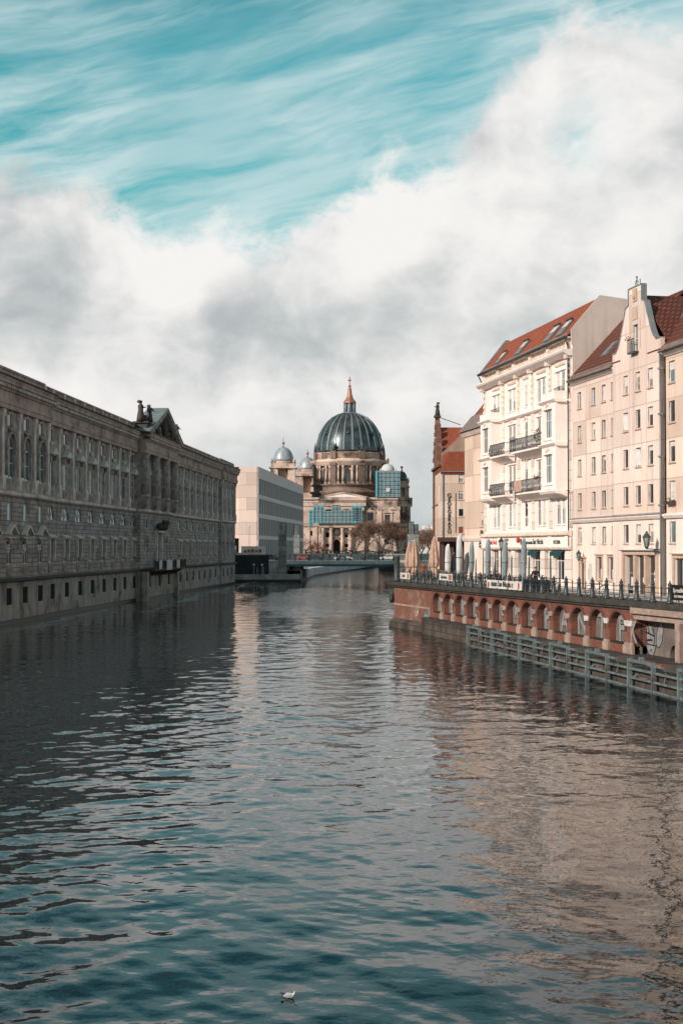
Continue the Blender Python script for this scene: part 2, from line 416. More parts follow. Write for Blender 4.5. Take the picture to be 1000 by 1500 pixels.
def window(parent,x,z,w,h,y=.18,style='cross',frame='white_frame',pane='glass',sill=None,wy=0,name='window'):
    fm,pm=win_meshes(w,h,style,frame,pane)
    o=inst(name,fm,parent,(x,y,z)); inst('pane',pm,o)
    if BLINDS[0] and random.random()<.45 and style in('plain','cross','half'):
        f=random.choice([.25,.4,.55,.9]); key=('bl',round(w,2),round(h,2),f)
        if key not in _cache:
            q=MB(); q.poly([(-w/2+.05,.031,h*(1-f)),(w/2-.05,.031,h*(1-f)),(w/2-.05,.031,h-.05),(-w/2+.05,.031,h-.05)]); _cache[key]=q.mesh('blind',M['blind'])
        inst('blind',_cache[key],o)
    if sill:
        key=('sill',round(w,2),sill,round(y-wy,2))
        if key not in _cache:
            s=MB(); s.box(-w/2-.08,w/2+.08,-(y-wy)-.09,0.0,-.09,-.004); _cache[key]=s.mesh('sill',M[sill])
        inst('sill',_cache[key],o)
    return o
def rnd_pane(): return random.choices(['glass','glass_sky','glass_curtain'],[5,3,2])[0]

def text(parent,s,size,loc,mat,rotz=0,ext=.012,name='lettering',align='CENTER',off=0,sx=1,shear=0):
    c=bpy.data.curves.new('lettering','FONT'); c.body=s; c.size=size; c.align_x=align; c.extrude=ext; c.offset=off; c.shear=shear; c.resolution_u=3
    t=bpy.data.objects.new('t',c); me=bpy.data.meshes.new_from_object(t); bpy.data.objects.remove(t)
    me.materials.clear(); me.materials.append(M[mat])
    o=bpy.data.objects.new(name,me); link(o,parent); o.location=loc; o.rotation_euler=(R(90),0,rotz); o.scale=(sx,1,1)
    return o
# ------------------------------------------------------------------ sky
SUN_AZ = R(50)    # the sun stands behind the camera, 50 degrees round to the left
SUN_EL = R(24)
w=bpy.data.worlds.new('World'); SC.world=w; w.use_nodes=True; nt=w.node_tree; nt.nodes.clear(); g=NT(nt)
out=g.n('ShaderNodeOutputWorld'); 
sky=g.n('ShaderNodeTexSky'); sky.sky_type='NISHITA'; sky.sun_disc=False; sky.sun_elevation=SUN_EL; sky.sun_rotation=R(180)+SUN_AZ
sky.air_density=1.3; sky.dust_density=.6; sky.ozone_density=2.5
tc=g.n('ShaderNodeTexCoord').outputs['Generated']
sx=g.n('ShaderNodeSeparateXYZ'); g.L(tc,sx.inputs[0]); X,Y,Z=sx.outputs
az=g.math('ARCTAN2',X,Y); el=g.math('ARCSINE',Z)
# clouds: position on the sky vault (azimuth, elevation)
vec=g.n('ShaderNodeCombineXYZ'); g.L(az,vec.inputs[0]); g.L(g.math('MULTIPLY',el,1.25),vec.inputs[1]); V0=vec.outputs[0]
warp=g.n('ShaderNodeTexNoise'); g.L(V0,warp.inputs['Vector']); warp.inputs['Scale'].default_value=9; warp.inputs['Detail'].default_value=4
wv=g.n('ShaderNodeVectorMath',operation='MULTIPLY_ADD'); g.L(warp.outputs['Color'],wv.inputs[0]); wv.inputs[1].default_value=(.06,.06,.06); g.L(V0,wv.inputs[2])
V1=wv.outputs[0]
def adder(a,b): return g.math('ADD',a,b)
# cloud-bank top as a function of azimuth
fc=g.n('ShaderNodeFloatCurve'); cv=fc.mapping.curves[0]
pts=[(-400,300),(-200,240),(0,262),(90,272),(170,305),(245,350),(330,332),(420,322),(490,280),(560,232),(640,228),(690,180),(730,110),(800,60),(880,48),(940,35),(1000,40),(1150,10),(1400,100)]
def A(px): return math.atan((px-500)/2083.3)
def E(py): return math.atan((803-py)/2083.3)
cl=[((A(p)+.45)/.9, E(q)/.5) for p,q in pts]
cv.points[0].location=(0,.5); cv.points[1].location=(1,.6)
for a_,b_ in cl: cv.points.new(max(.001,min(.999,a_)),b_)
fc.mapping.update()
g.L(g.math('MULTIPLY',adder(az,.45),1/.9,clamp=True),fc.inputs['Value'])
topel=g.math('MULTIPLY',fc.outputs[0],.5)
nb=g.noise(V1,11,10,.62)
d=adder(g.math('SUBTRACT',topel,el), g.math('MULTIPLY',g.math('SUBTRACT',nb,.5),.16))
bank=g.ramp(d,-.010,.022)
# a small blue hole on the right
def blob(px,py,rx,ry):
    a=g.math('MULTIPLY',g.math('SUBTRACT',az,A(px)),1/rx); b=g.math('MULTIPLY',g.math('SUBTRACT',el,E(py)),1/ry)
    q=adder(g.math('MULTIPLY',a,a),g.math('MULTIPLY',b,b))
    return g.math('POWER',2.718,g.math('MULTIPLY',q,-1.0))
hole=g.math('MULTIPLY',blob(852,215,.022,.025),g.ramp(nb,.38,.6))
bank=g.math('MULTIPLY',bank,g.math('SUBTRACT',1,g.math('MULTIPLY',hole,.75)))
# thin cirrus in long slanting streaks
cm=g.mapping(g.mapping(V0,rot=(0,0,R(-17))),scale=(2.4,14,1))
cw=g.n('ShaderNodeVectorMath',operation='MULTIPLY_ADD'); g.L(warp.outputs['Color'],cw.inputs[0]); cw.inputs[1].default_value=(.16,.30,.2); g.L(cm,cw.inputs[2])
c1=g.noise(cw.outputs[0],3.0,8,.57,.3); c2=g.noise(V1,6,5,.5)
cir=g.math('MULTIPLY',g.ramp(c1,.42,.72),g.ramp(c2,.30,.58))
low=g.ramp(g.math('SUBTRACT',topel,el),-.19,-.0)       # the veil thickens towards the cloud bank
cir=g.math('MULTIPLY_ADD',low,.66,g.math('MULTIPLY_ADD',cir,.36,.10),clamp=True)
veil=g.math('MULTIPLY',cir,g.ramp(c1,.15,.6),clamp=True)
# cloud shading: sunlit flanks against grey bases
n1=g.noise(V1,9.5,9,.55); sh=g.mapping(V1,loc=(.017,-.023,0)); n2=g.noise(sh,9.5,9,.55)
relief=g.math('MULTIPLY',g.math('SUBTRACT',n1,n2),2.3)
big=g.noise(V0,4.2,3,.5)
bright=adder(adder(relief,g.math('MULTIPLY',g.math('SUBTRACT',big,.5),1.1)),.46)
for (px,py,rx,ry,am) in ((600,290,.07,.05,.55),(880,170,.10,.07,.30),(560,400,.06,.04,.22),(290,330,.05,.03,.35),(240,400,.035,.04,.5),(70,430,.10,.05,-.38),(190,520,.12,.03,-.2),(420,455,.12,.03,-.28),(250,400,.06,.03,.25),(340,345,.05,.02,.5),(120,330,.08,.03,.35),(740,480,.14,.03,-.18),(180,480,.03,.02,.3),
                         (620,560,.15,.03,.16),(20,290,.05,.03,-.1),(770,300,.05,.08,-.10),(300,590,.2,.035,.35),(940,330,.08,.08,.1)):
    bright=adder(bright,g.math('MULTIPLY',blob(px,py,rx,ry),am))
bright=g.ramp(bright,-.25,1.05)
ccol=g.mix(bright,(.45,.49,.50),(.93,.91,.89))
lowgrey=g.ramp(el,.0,.12)
ccol=g.mix(g.math('MULTIPLY',g.math('SUBTRACT',1,lowgrey),.55),ccol,(.49,.55,.56))
tint=g.mix(1.0,sky.outputs[0],(.13,1.42,1.16),'MULTIPLY')
bg1=g.n('ShaderNodeBackground'); g.L(tint,bg1.inputs[0]); bg1.inputs[1].default_value=.085
bg2=g.n('ShaderNodeBackground'); g.L(ccol,bg2.inputs[0]); bg2.inputs[1].default_value=1.0
bg3=g.n('ShaderNodeBackground'); bg3.inputs[0].default_value=(.58,.74,.76,1); bg3.inputs[1].default_value=1.0
m1=g.n('ShaderNodeMixShader'); g.L(veil,m1.inputs[0]); g.L(bg1.outputs[0],m1.inputs[1]); g.L(bg3.outputs[0],m1.inputs[2])
m2=g.n('ShaderNodeMixShader'); g.L(bank,m2.inputs[0]); g.L(m1.outputs[0],m2.inputs[1]); g.L(bg2.outputs[0],m2.inputs[2])
# unseen broken cloud overhead and behind, added to neutralise the ambient light
dk=g.mix(g.ramp(el,.33,.46),(1,1,1),(.30,.52,.56)); tint2=g.mix(1.0,tint,dk,'MULTIPLY'); g.L(tint2,bg1.inputs[0])
up_=g.ramp(el,.62,.85); over=g.math('MULTIPLY',up_,g.ramp(g.noise(tc,2.2,5,.55),.38,.55))
bg4=g.n('ShaderNodeBackground'); bg4.inputs[0].default_value=(.50,.49,.48,1); bg4.inputs[1].default_value=1.0
m3=g.n('ShaderNodeMixShader'); g.L(over,m3.inputs[0]); g.L(m2.outputs[0],m3.inputs[1]); g.L(bg4.outputs[0],m3.inputs[2])
g.L(m3.outputs[0],out.inputs[0])
ld=bpy.data.lights.new('sun','SUN'); ld.energy=4.9; ld.angle=R(.6); ld.color=(1,.845,.76)
lo=bpy.data.objects.new('sun',ld); COL.objects.link(lo)
sd=Vector((-math.sin(SUN_AZ)*math.cos(SUN_EL),-math.cos(SUN_AZ)*math.cos(SUN_EL),math.sin(SUN_EL)))
lo.rotation_euler=sd.to_track_quat('Z','Y').to_euler(); lo.location=(-60,-60,80)
vs=SC.view_settings; vs.view_transform='Standard'; vs.look='None'; vs.exposure=0; vs.gamma=1

# ------------------------------------------------------------------ water
VPL_=133/2083.3
def water_mat(name,near):
    wm,nt,bs=new_mat(name); g=NT(nt)
    geo=g.n('ShaderNodeNewGeometry'); P=geo.outputs['Position']; GN=geo.outputs['Normal']
    sx=g.n('ShaderNodeSeparateXYZ'); g.L(P,sx.inputs[0]); WX,WY=sx.outputs[0],sx.outputs[1]
    def msk(a,b): return g.math('MULTIPLY',a,b)
    # wind-roughened patches: one near the bridge, cat's-paws elsewhere
    ex=g.math('MULTIPLY',g.math('ADD',WX,3.0),1/9.5); ey=g.math('MULTIPLY',g.math('ADD',WY,-215),1/62.0)
    rr_=g.math('ADD',g.math('ADD',g.math('MULTIPLY',ex,ex),g.math('MULTIPLY',ey,ey)),g.math('MULTIPLY_ADD',g.noise(P,.16,4,.65),1.8,-.9))
    m2_=g.math('SUBTRACT',1,g.ramp(rr_,.75,1.15))
    m3_=g.ramp(g.noise(g.mapping(P,scale=(1,.5,1)),.045,3,.5),.50,.68)
    rough_=g.math('MAXIMUM',m2_,g.math('MULTIPLY',m3_,.35))
    # pale patchy streaks mixed into the colour along the palace wall foot
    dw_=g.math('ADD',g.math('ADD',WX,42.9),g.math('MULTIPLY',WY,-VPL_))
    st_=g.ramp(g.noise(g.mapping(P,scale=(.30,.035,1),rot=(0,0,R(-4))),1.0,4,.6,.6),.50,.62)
    pale_=msk(msk(msk(g.ramp(dw_,1.0,3.0),g.math('SUBTRACT',1,g.ramp(dw_,7,14))),st_),g.ramp(g.noise(P,2.3,5,.7),.46,.60))
    pale_=msk(pale_,g.ramp(WY,110,150))
    def height(Pv):
        c=g.math('MULTIPLY',g.noise(g.mapping(Pv,scale=(.95,1.05,1),rot=(0,0,R(9))),2.9,2,.5),WAVE[2])
        if near: return None,c
        a=g.math('MULTIPLY',g.noise(g.mapping(Pv,scale=(.85,1.2,1),rot=(0,0,R(20))),.33,0,.5),WAVE[0])
        b=g.math('MULTIPLY',g.noise(g.mapping(Pv,rot=(0,0,R(-14))),1.0,1,.5),WAVE[1])
        return g.math('ADD',a,b),c
    def off(dx,dy):
        v=g.n('ShaderNodeVectorMath',operation='ADD'); g.L(P,v.inputs[0]); v.inputs[1].default_value=(dx,dy,0); return v.outputs[0]
    e_=.03; hs=[height(P),height(off(e_,0)),height(off(0,e_))]
    k1=g.math('MULTIPLY_ADD',rough_,.8,1.0); k2=g.math('MULTIPLY_ADD',rough_,5.0,1.0)
    def slope(i):
        c=g.math('MULTIPLY',g.math('SUBTRACT',hs[0][1],hs[i][1]),k2)
        if not near: c=g.math('ADD',g.math('MULTIPLY',g.math('SUBTRACT',hs[0][0],hs[i][0]),k1),c)
        return g.math('MULTIPLY',c,1/e_)
    nv=g.n('ShaderNodeCombineXYZ'); g.L(slope(1),nv.inputs[0]); g.L(slope(2),nv.inputs[1]); nv.inputs[2].default_value=0
    ad=g.n('ShaderNodeVectorMath',operation='ADD'); g.L(nv.outputs[0],ad.inputs[0]); g.L(GN,ad.inputs[1])
    nn=g.n('ShaderNodeVectorMath',operation='NORMALIZE'); g.L(ad.outputs[0],nn.inputs[0]); g.L(nn.outputs[0],bs.inputs['Normal'])
    g.L(g.mix(pale_,(.001,.010,.013),(.42,.50,.51)),bs.inputs['Base Color']); g.L(g.math('MULTIPLY_ADD',pale_,.6,.03),bs.inputs['Roughness'])
    bs.inputs["IOR"].default_value=1.345; bs.inputs['Specular IOR Level'].default_value=.5
    return wm
SLOPE_RMS=.043; WAVE=(.062,.040,.0085)
import numpy as np
rng=np.random.default_rng(5)
NC,D0_,D1_=760,15.0,300.0
rows=[D0_]
while rows[-1]<D1_: rows.append(rows[-1]+max(.10,min(.55,rows[-1]*.0026)))
rows=np.array(rows); NR=len(rows); tt=np.tan(np.linspace(R(-19),R(19),NC))
YY=np.repeat(rows[:,None],NC,1); XX=YY*tt[None,:]
ZZ=np.zeros_like(XX); wx=XX+.5*np.sin(YY*.21+1)+.35*np.sin(XX*.33+YY*.12); wy=YY+.5*np.sin(XX*.19)+.3*np.sin(YY*.4+XX*.27)
NW=64; lam=np.exp(rng.uniform(np.log(.45),np.log(5.0),NW)); 
ang=np.where(rng.random(NW)<.7,rng.normal(R(80),R(46),NW),rng.uniform(0,2*np.pi,NW)); ph=rng.uniform(0,6.28,NW)
for l_,a_,p_ in zip(lam,ang,ph):
    k_=2*np.pi/l_; wgt=.8 if l_>3 else (1.15 if l_<1.6 else 1.0)
    amp=SLOPE_RMS*wgt*math.sqrt(2/NW)/k_
    f=k_*(wx*math.cos(a_)+wy*math.sin(a_))+p_
    lim=np.clip((l_/.9)/(YY*.0030*2.2+1e-6)-.3,0,1) if l_<2 else 1.0      # waves finer than the mesh cells fade out
    ZZ+=amp*np.sin(f+.6*np.sin(f*.31+p_))*lim
grp=.75+.45*np.sin(XX*.11+YY*.05+2)*np.sin(YY*.07-XX*.04)                     # gusts: livelier and calmer stretches
gust=grp*(1+.35*np.clip((60-YY)/30,0,1))
edge=np.clip((D1_-YY)/30,0,1)*np.clip((YY-D0_)/1.5,0,1)*np.clip((math.tan(R(19))-np.abs(XX/YY))/.01,0,1)
ZZ*=gust*edge
co=np.stack([XX,YY,ZZ],2).reshape(-1,3).astype(np.float32)
ii=np.arange(NR-1)[:,None]*NC+np.arange(NC-1)[None,:]; ii=ii.ravel()
fc_=np.stack([ii,ii+1,ii+1+NC,ii+NC],1)
xa,xb=D0_*math.tan(R(19)),D1_*math.tan(R(19))
ex_=np.array([(-4000,-600,0),(4000,-600,0),(4000,9000,0),(-4000,9000,0),(-4000,D0_,0),(4000,D0_,0),(-4000,D1_,0),(4000,D1_,0)],np.float32)
n0_=len(co); allv=np.concatenate([co,ex_]); A_,B_,C_,D_=0,NC-1,n0_-NC,n0_-1
me=bpy.data.meshes.new('river_water')
outer=[[n0_,n0_+1,n0_+5,n0_+4],[n0_+4,A_,C_,n0_+6],[B_,n0_+5,n0_+7,D_],[n0_+6,n0_+7,n0_+2,n0_+3]]
loops=np.concatenate([fc_.ravel(),np.array(outer).ravel()]).astype(np.int32); nf=len(fc_)+4
me.vertices.add(len(allv)); me.vertices.foreach_set('co',allv.ravel()); me.loops.add(len(loops)); me.loops.foreach_set('vertex_index',loops)
me.polygons.add(nf); me.polygons.foreach_set('loop_start',(np.arange(nf)*4).astype(np.int32)); me.polygons.foreach_set('loop_total',np.full(nf,4,np.int32))
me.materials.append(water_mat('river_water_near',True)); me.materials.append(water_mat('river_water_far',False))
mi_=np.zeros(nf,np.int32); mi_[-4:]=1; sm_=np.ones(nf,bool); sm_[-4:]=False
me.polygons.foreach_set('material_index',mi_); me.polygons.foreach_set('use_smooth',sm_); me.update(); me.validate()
o=bpy.data.objects.new('river_water',me); COL.objects.link(o); o['kind']='structure'
# ------------------------------------------------------------------ long stone palace on the left bank
VPL=(133/2083.3)
FL=Frame(-42.9+VPL*118, 118, VPL, 1)
PAL=thing('stone_palace','long soot-stained stone palace with pilasters and a central pediment rising from the river','palace',(FL.o.x,FL.o.y,0),FL.rot)
Lx=FL.x
S_END=Lx(340)
# bay centres read off the facade
left_ris=[Lx(51.2),Lx(28.8),Lx(5.0)]; left_ris+= [left_ris[2]-(left_ris[1]-left_ris[2])]
wl=[Lx(p) for p in (73.9,94.9,114,132.3,149.9,165.3,180.4,194.2)]
p0,p1=wl[0],wl[-1]; wl=[p0+(p1-p0)*i/7 for i in range(8)]; pitch=(p1-p0)/7
wr0,wr1=Lx(262),Lx(313.7); wr=[wr0+(wr1-wr0)*i/6 for i in range(7)]; pr=(wr1-wr0)/6
er=[Lx(322.9),Lx(329.2),Lx(335.4)]
XR=wl[0]-pitch*.55; XC0=Lx(205.5,-.9); XC1=Lx(252.5,-.9); XE=Lx(320)
X0=-6
zb0,zled,zstr,zarch,zcor,ztop=-2.5,4.35,13.1,21.4,24.35,25.75
cb=[XC0+(XC1-XC0)*f for f in (.2,.5,.8)]
# ---- ground and first storey wall (rusticated)
m=MB(); ops_w=[]; 
def lowops(c,kind):
    o=[(c-.9,c+.9,6.0,8.35)]
    if kind=='wing': o.append((c-1.6,c+1.6,10.8,12.45,True))
    else: o.append((c-.75,c+.75,10.4,12.1))
    return o
allop=[]
for c in wl+wr: allop+=lowops(c,'wing')
wings=[(XR,XC0),(XC1,XE)]
for a,b_ in wings: m.wall(a,b_,4.6,zstr-.25,0,allop,.2)
riso=[]
for c in left_ris+er: riso+=lowops(c,'ris')
m.wall(X0,XR,4.6,zstr-.25,-.6,riso,.2); m.wall(XE,S_END,4.6,zstr-.25,-.6,riso,.2)
m.wall(XC0,XC1,4.6,zstr-.25,-.9,[(c-.8,c+.8,6.1,8.3) for c in (cb[0],cb[2])]+[(c-.7,c+.7,10.5,12.1) for c in cb[::2]]+[(cb[1]-1.3,cb[1]+1.3,4.62,9.6,True)],.4)
for x,ya,yb in ((XR,-.6,0),(XC0,-.9,0),(XC1,-.9,0),(XE,-.6,0)): m.poly([(x,ya,4.6),(x,yb,4.6),(x,yb,zstr-.25),(x,ya,zstr-.25)])
m.poly([(S_END,-.6,zb0),(S_END,40,zb0),(S_END,40,24),(S_END,-.6,24)])
m.poly([(X0,-.6,zb0),(X0,40,zb0),(X0,40,24),(X0,-.6,24)])
m.build('lower_wall',M['stone_rust'],PAL)
# ---- upper storey wall
m=MB(); op=[]
for c in wl+wr: op+=[(c-.9,c+.9,14.4,17.3),(c-.75,c+.75,19.7,21.0)]
for a,b_ in wings: m.wall(a,b_,zstr,zarch,0,op,.22)
op=[]
for c in left_ris: op+=[(c-1.2,c+1.2,14.6,18.9,True),(c-.8,c+.8,19.85,21.05)]
for c in er: op+=[(c-.9,c+.9,14.4,17.3),(c-.75,c+.75,19.7,21.0)]
m.wall(X0,XR,zstr,zarch,-.6,op,.28); m.wall(XE,S_END,zstr,zarch,-.6,op,.22)
op=[(c-1,c+1,14.6,17.8) for c in cb]+[(c-.7,c+.7,19.3,20.6) for c in cb]
m.wall(XC0,XC1,zstr,zarch,-.9,op,.22)
for x,ya in ((XR,-.6),(XC0,-.9),(XC1,-.9),(XE,-.6)): m.poly([(x,ya,zstr),(x,0,zstr),(x,0,zarch),(x,ya,zarch)])
m.build('upper_wall',M['stone'],PAL)
# ---- bands
def band(prof,segs,name,mat):
    mb=MB()
    for a,b_,off in segs: mb.prism([(y+off,z) for y,z in prof],a,b_,'x')
    return mb.build(name,M[mat],PAL)
segs=[(X0,XR,-.6),(XR,XC0,0),(XC0,XC1,-.9),(XC1,XE,0),(XE,S_END+.02,-.6)]
band([(.3,zstr-.25),(-.22,zstr-.25),(-.34,zstr-.12),(-.34,zstr+.16),(-.1,zstr+.24),(.3,zstr+.24)],segs,'string_course','stone_light')
segs2=[(X0,XR,-.75),(XR,XC0,-.2),(XC0-.2,XC1+.2,-1.45),(XC1,XE,-.2),(XE,S_END+.35,-.75)]
band([(.5,zarch-.02),(-.35,zarch-.02),(-.35,zarch+.42),(-.42,zarch+.46),(-.42,zarch+.8),(-.3,zarch+.86),(-.3,23.1),(.5,23.1)],segs2,'frieze','stone_warm')
band([(.5,23.104),(-.45,23.104),(-.55,23.3),(-.55,23.62),(-.85,23.75),(-.85,24.0),(-1.0,24.3),(.5,24.36)],segs2,'cornice','stone_warm')
m=MB(); x=X0
while x<S_END:
    off=next(o for a,b_,o in segs2 if a<=x+.01 and x<b_+1)
    m.box(x,x+.28,-.78+off,-.552+off,23.36,23.66); x+=.62
m.build('dentils',M['stone_light'],PAL)
band([(.2,23.33),(-.58,23.33),(-.58,23.69),(.2,23.69)],segs2,'dentil_shade','stone_dark'); band([(.2,24.362),(-1.05,24.362),(-1.05,24.47),(.2,24.47)],segs2,'cornice_flashing','stone_dark')  # dark band behind the dentils paints the shade in their gaps
# attic parapet with piers
m=MB(); pp=MB()
for a,b_,off in ((X0,XR,-.3),(XR,XC0,.1),(XC1,XE,.1),(XE,S_END,-.3)):
    m.mark(); m.box(a,b_,off+.12,off+.5,24.38,25.5); m.box(a,b_,off-.02,off+.62,25.504,25.72)
    n=max(1,round((b_-a)/5)) if a!=X0 else 2; 
    for i in range(n+1):
        px_=a+(b_-a)*i/n; pp.mark(); pp.box(px_-.32,px_+.32,off-.08,off+.60,24.37,25.55)
m.build_parts('parapet',M['stone_warm'],PAL); pp.build_parts('parapet_pier',M['stone_light'],PAL)
m=MB()
x=XR
while x<XE-.5:
    if not (XC0-1<x<XC1+1):
        m.box(x+.1,x+.34,-.35,-.15,24.38,24.9)
    x+=.55
m.build('parapet_balustrade',M['stone_dark'],PAL)
m=MB(); m.box(X0,S_END-.01,.6,39.9,23.9,24.3); m.build('flat_roof',M['zinc'],PAL)
# ---- pilasters (one shared mesh)
def pil_mesh(w):
    p=MB(); p.box(-w/2-.12,w/2+.12,-.34,0,13.36,14.5); p.box(-w/2-.08,w/2+.08,-.31,0,14.504,14.8); p.box(-w/2,w/2,-.2,0,14.804,20.6)
    p.box(-w/2-.05,w/2+.05,-.30,0,20.604,20.85); p.prism([(-w/2-.02,20.854),(w/2+.02,20.854),(w/2+.17,zarch-.03),(-w/2-.17,zarch-.03)],-.36,0)
    return p.mesh('pilaster',M['stone_light'])
pm=pil_mesh(.72)  # paler than the wall behind: pilaster shading contrast put into the stone colours
pil=[(c-pitch/2,0) for c in wl[1:]]+[(c-pr/2,0) for c in wr[1:]]+[(wl[0]-pitch/2+.35,0),(wl[-1]+pitch/2,0),(wr[0]-pr/2,0),(wr[-1]+pr/2-.2,0)]
pil+=[((left_ris[i]+left_ris[i+1])/2,-.6) for i in range(3)]+[(left_ris[0]+2.4,-.6)]+[((er[0]+er[1])/2,-.6),((er[1]+er[2])/2,-.6),(S_END-.5,-.6),(XE+.5,-.6)]
for x,y in pil: inst('pilaster',pm,PAL,(x,y,0))
# giant half columns of the centre
c_=MB(); c_.box(-.95,.95,-.95,0,13.36,14.9); c_.lathe([(.92,14.904),(.92,15.1),(.8,15.2),(.8,15.35)],0,-.35,16)
c_.lathe([(.76,15.36),(.77,17.5),(.66,20.4)],0,-.35,18); c_.lathe([(.68,20.41),(.72,20.6),(.68,20.7),(.95,21.2)],0,-.35,16); c_.box(-.95,.95,-1.1,0,21.204,zarch-.03)
cm_=c_.mesh('column',M['stone'])
for f in (.035,.34,.66,.965): inst('column',cm_,PAL,(XC0+(XC1-XC0)*f,-.9,0))
# pediment with dentilled rakes, carved relief and copper roof
xc=(XC0+XC1)/2; hw=(XC1-XC0)/2+1.3; zp=24.36; ap=28.95
m=MB()
m.poly([(xc-hw+1.2,-1.6,zp),(xc+hw-1.2,-1.6,zp),(xc,-1.6,ap-.6)]); 
m.build('tympanum',M['stone_warm'],PAL)
m=MB()
for s_ in (-1,1):
    a=Vector((xc+s_*hw,0,zp)); b_=Vector((xc,0,ap)); dv=(b_-a); nrm=Vector((-dv.z,0,dv.x)).normalized()*(-s_ if s_>0 else 1)
    nrm=Vector((dv.z*(-s_)*-1,0,abs(dv.x))).normalized() if False else Vector((s_*abs(dv.z),0,abs(dv.x))).normalized()
    for th0,th1,yo in ((0,-.55,-2.5),(-.55,-.95,-2.15)):
        q=[a+nrm*th0,b_+nrm*th0*0+Vector((0,0,th0*1.05)),b_+Vector((0,0,th1*1.05)),a+nrm*th1+Vector((-s_*1.2,0,.2))]
        m.prism([(v.x,v.z) for v in q],yo,-1.55)
    n=16
    for i in range(1,n):
        p=a.lerp(b_,i/n)+nrm*-.78
        m.box(p.x-.2,p.x+.2,-2.4,-2.16,p.z-.2,p.z+.16)
m.build('raking_cornice',M['stone'],PAL)
random.seed(3); m=MB()
for i in range(34):
    f=random.uniform(-.72,.72); x=xc+f*hw*.9; zt=zp+.3+(1-abs(f))*(ap-zp-1.4)*random.uniform(.1,.92)
    m.ell((x,-1.75,zt),(random.uniform(.3,.75),.35,random.uniform(.35,.8)),8,6)
m.ell((xc,-1.9,zp+1.9),(.9,.45,1.3),10,8); m.build('relief_carving',M['stone_dark'],PAL)
m=MB()
for s_ in (-1,1):
    e=[(xc+s_*(hw+.1),zp-.0),(xc,ap+.02),(xc,ap+.14),(xc+s_*(hw+.1),zp+.12)]
    m.prism(e,-2.55,.6)
    n=22
    for i in range(1,n,2):
        x=xc+s_*(hw+.1)*i/n; z=ap+.14-(ap-zp)*i/n
        m.box(x-.04,x+.04,-2.5,.55,z-.02,z+.09)
m.build('pediment_roof',M['copper'],PAL)
m=MB(); m.poly([(xc-hw,.58,zp-.1),(xc+hw,.58,zp-.1),(xc,.58,ap)]); m.build('pediment_back',M['stone'],PAL)
# ---- windows, hoods
def hood_mesh(kind):
    p=MB()
    if kind=='hip':      # small roofed hood over a main window
        p.box(-.95,-.72,-.34,-.005,-.0,.5); p.box(.72,.95,-.34,-.005,0,.5)
        p.box(-1.05,1.05,-.5,-.005,.504,.66)
        p.prism([(-1.15,.664),(1.15,.664),(0,1.45)],-.62,-.01,mi=1)
        return p.mesh('hood',[M['stone'],M['lead']])
    if kind=='seg':
        p.box(-1.05,1.05,-.42,-.005,.3,.46)
        N=8; arc=[(1.1*math.cos(math.pi*(1-i/N)),.48+.62*math.sin(math.pi*i/N)) for i in range(N+1)]
        p.prism(arc,-.5,-.01); return p.mesh('hood',M['stone'])
    if kind=='flat':
        p.box(-1.0,-.72,-.3,-.005,-1.9,.35); p.box(.72,1.0,-.3,-.005,-1.9,.35); p.box(-1.15,1.15,-.52,-.005,.354,.5); p.prism([(-.005,.504),(-.6,.504),(-.01,.78)],-1.2,1.2,'x',mi=1)
        return p.mesh('hood',[M['stone_light'],M['lead']])
    if kind=='tri':
        p.box(-1.1,1.1,-.3,-.005,.0,.14)
        for s_ in (-1,1): p.prism([(s_*1.35,.30),(0,1.15),(0,1.42),(s_*1.45,.42)],-.55,-.01,mi=1)
        p.poly([(-1.3,-.06,.3),(1.3,-.06,.3),(0,-.06,1.2)]); p.box(-.22,.22,-.2,-.005,-.62,-.02)
        return p.mesh('hood',[M['stone_light'],M['lead']])
    if kind=='arch':
        N=12; o=[(-1.3*math.cos(math.pi*i/N),1.3*math.sin(math.pi*i/N)) for i in range(N+1)]; n_=[(-1.02*math.cos(math.pi*i/N),1.02*math.sin(math.pi*i/N)) for i in range(N+1)]
        for i in range(N): p.prism([o[i],o[i+1],n_[i+1],n_[i]],-.28,-.005)
        for s_ in (-1,1): p.box(s_*1.02,s_*1.3,-.24,-.005,-3.2,-.004); p.box(s_*.95,s_*1.38,-.34,-.005,-.5,-.25)
        p.ell((0,-.3,1.55),(.42,.3,.4),8,6); p.ell((-.45,-.25,1.35),(.35,.2,.25),8,6); p.ell((.45,-.25,1.35),(.35,.2,.25),8,6)
        return p.mesh('hood',M['stone'])
    if kind=='key':
        p.box(-.62,.62,-.12,-.005,0,.12); p.box(-.16,.16,-.2,-.01,.12,.5); p.box(-.62,.62,-.2,-.005,-1.52,-1.36); p.box(-.45,.45,-.14,-.005,-1.75,-1.53)
        return p.mesh('keystone',M['stone_light'])
H={k:hood_mesh(k) for k in('hip','seg','flat','tri','arch','key')}
panel=MB(); panel.box(-.6,.6,-.08,0,-1.1,-.1); panel=panel.mesh('apron_panel',M['stone_warm'])
def pwin(x,y,z,w_,h,style,hood=None,hz=0,name='window',pane='glass',frame='white_frame',d=.08,apron=False):
    o=window(PAL,x,z,w_,h,y+d,style,frame,pane,None,name=name)
    if hood: inst('hood' if hood!='key' else 'keystone',H[hood],o,(0,-d,hz),0,({'hip':1.25,'seg':1.1,'flat':1.22,'tri':1.15,'arch':1.15,'key':1.35}[hood],1,1))
    if apron: inst('apron_panel',panel,o,(0,-d,0),0,(1.45,1,1))
random.seed(11)
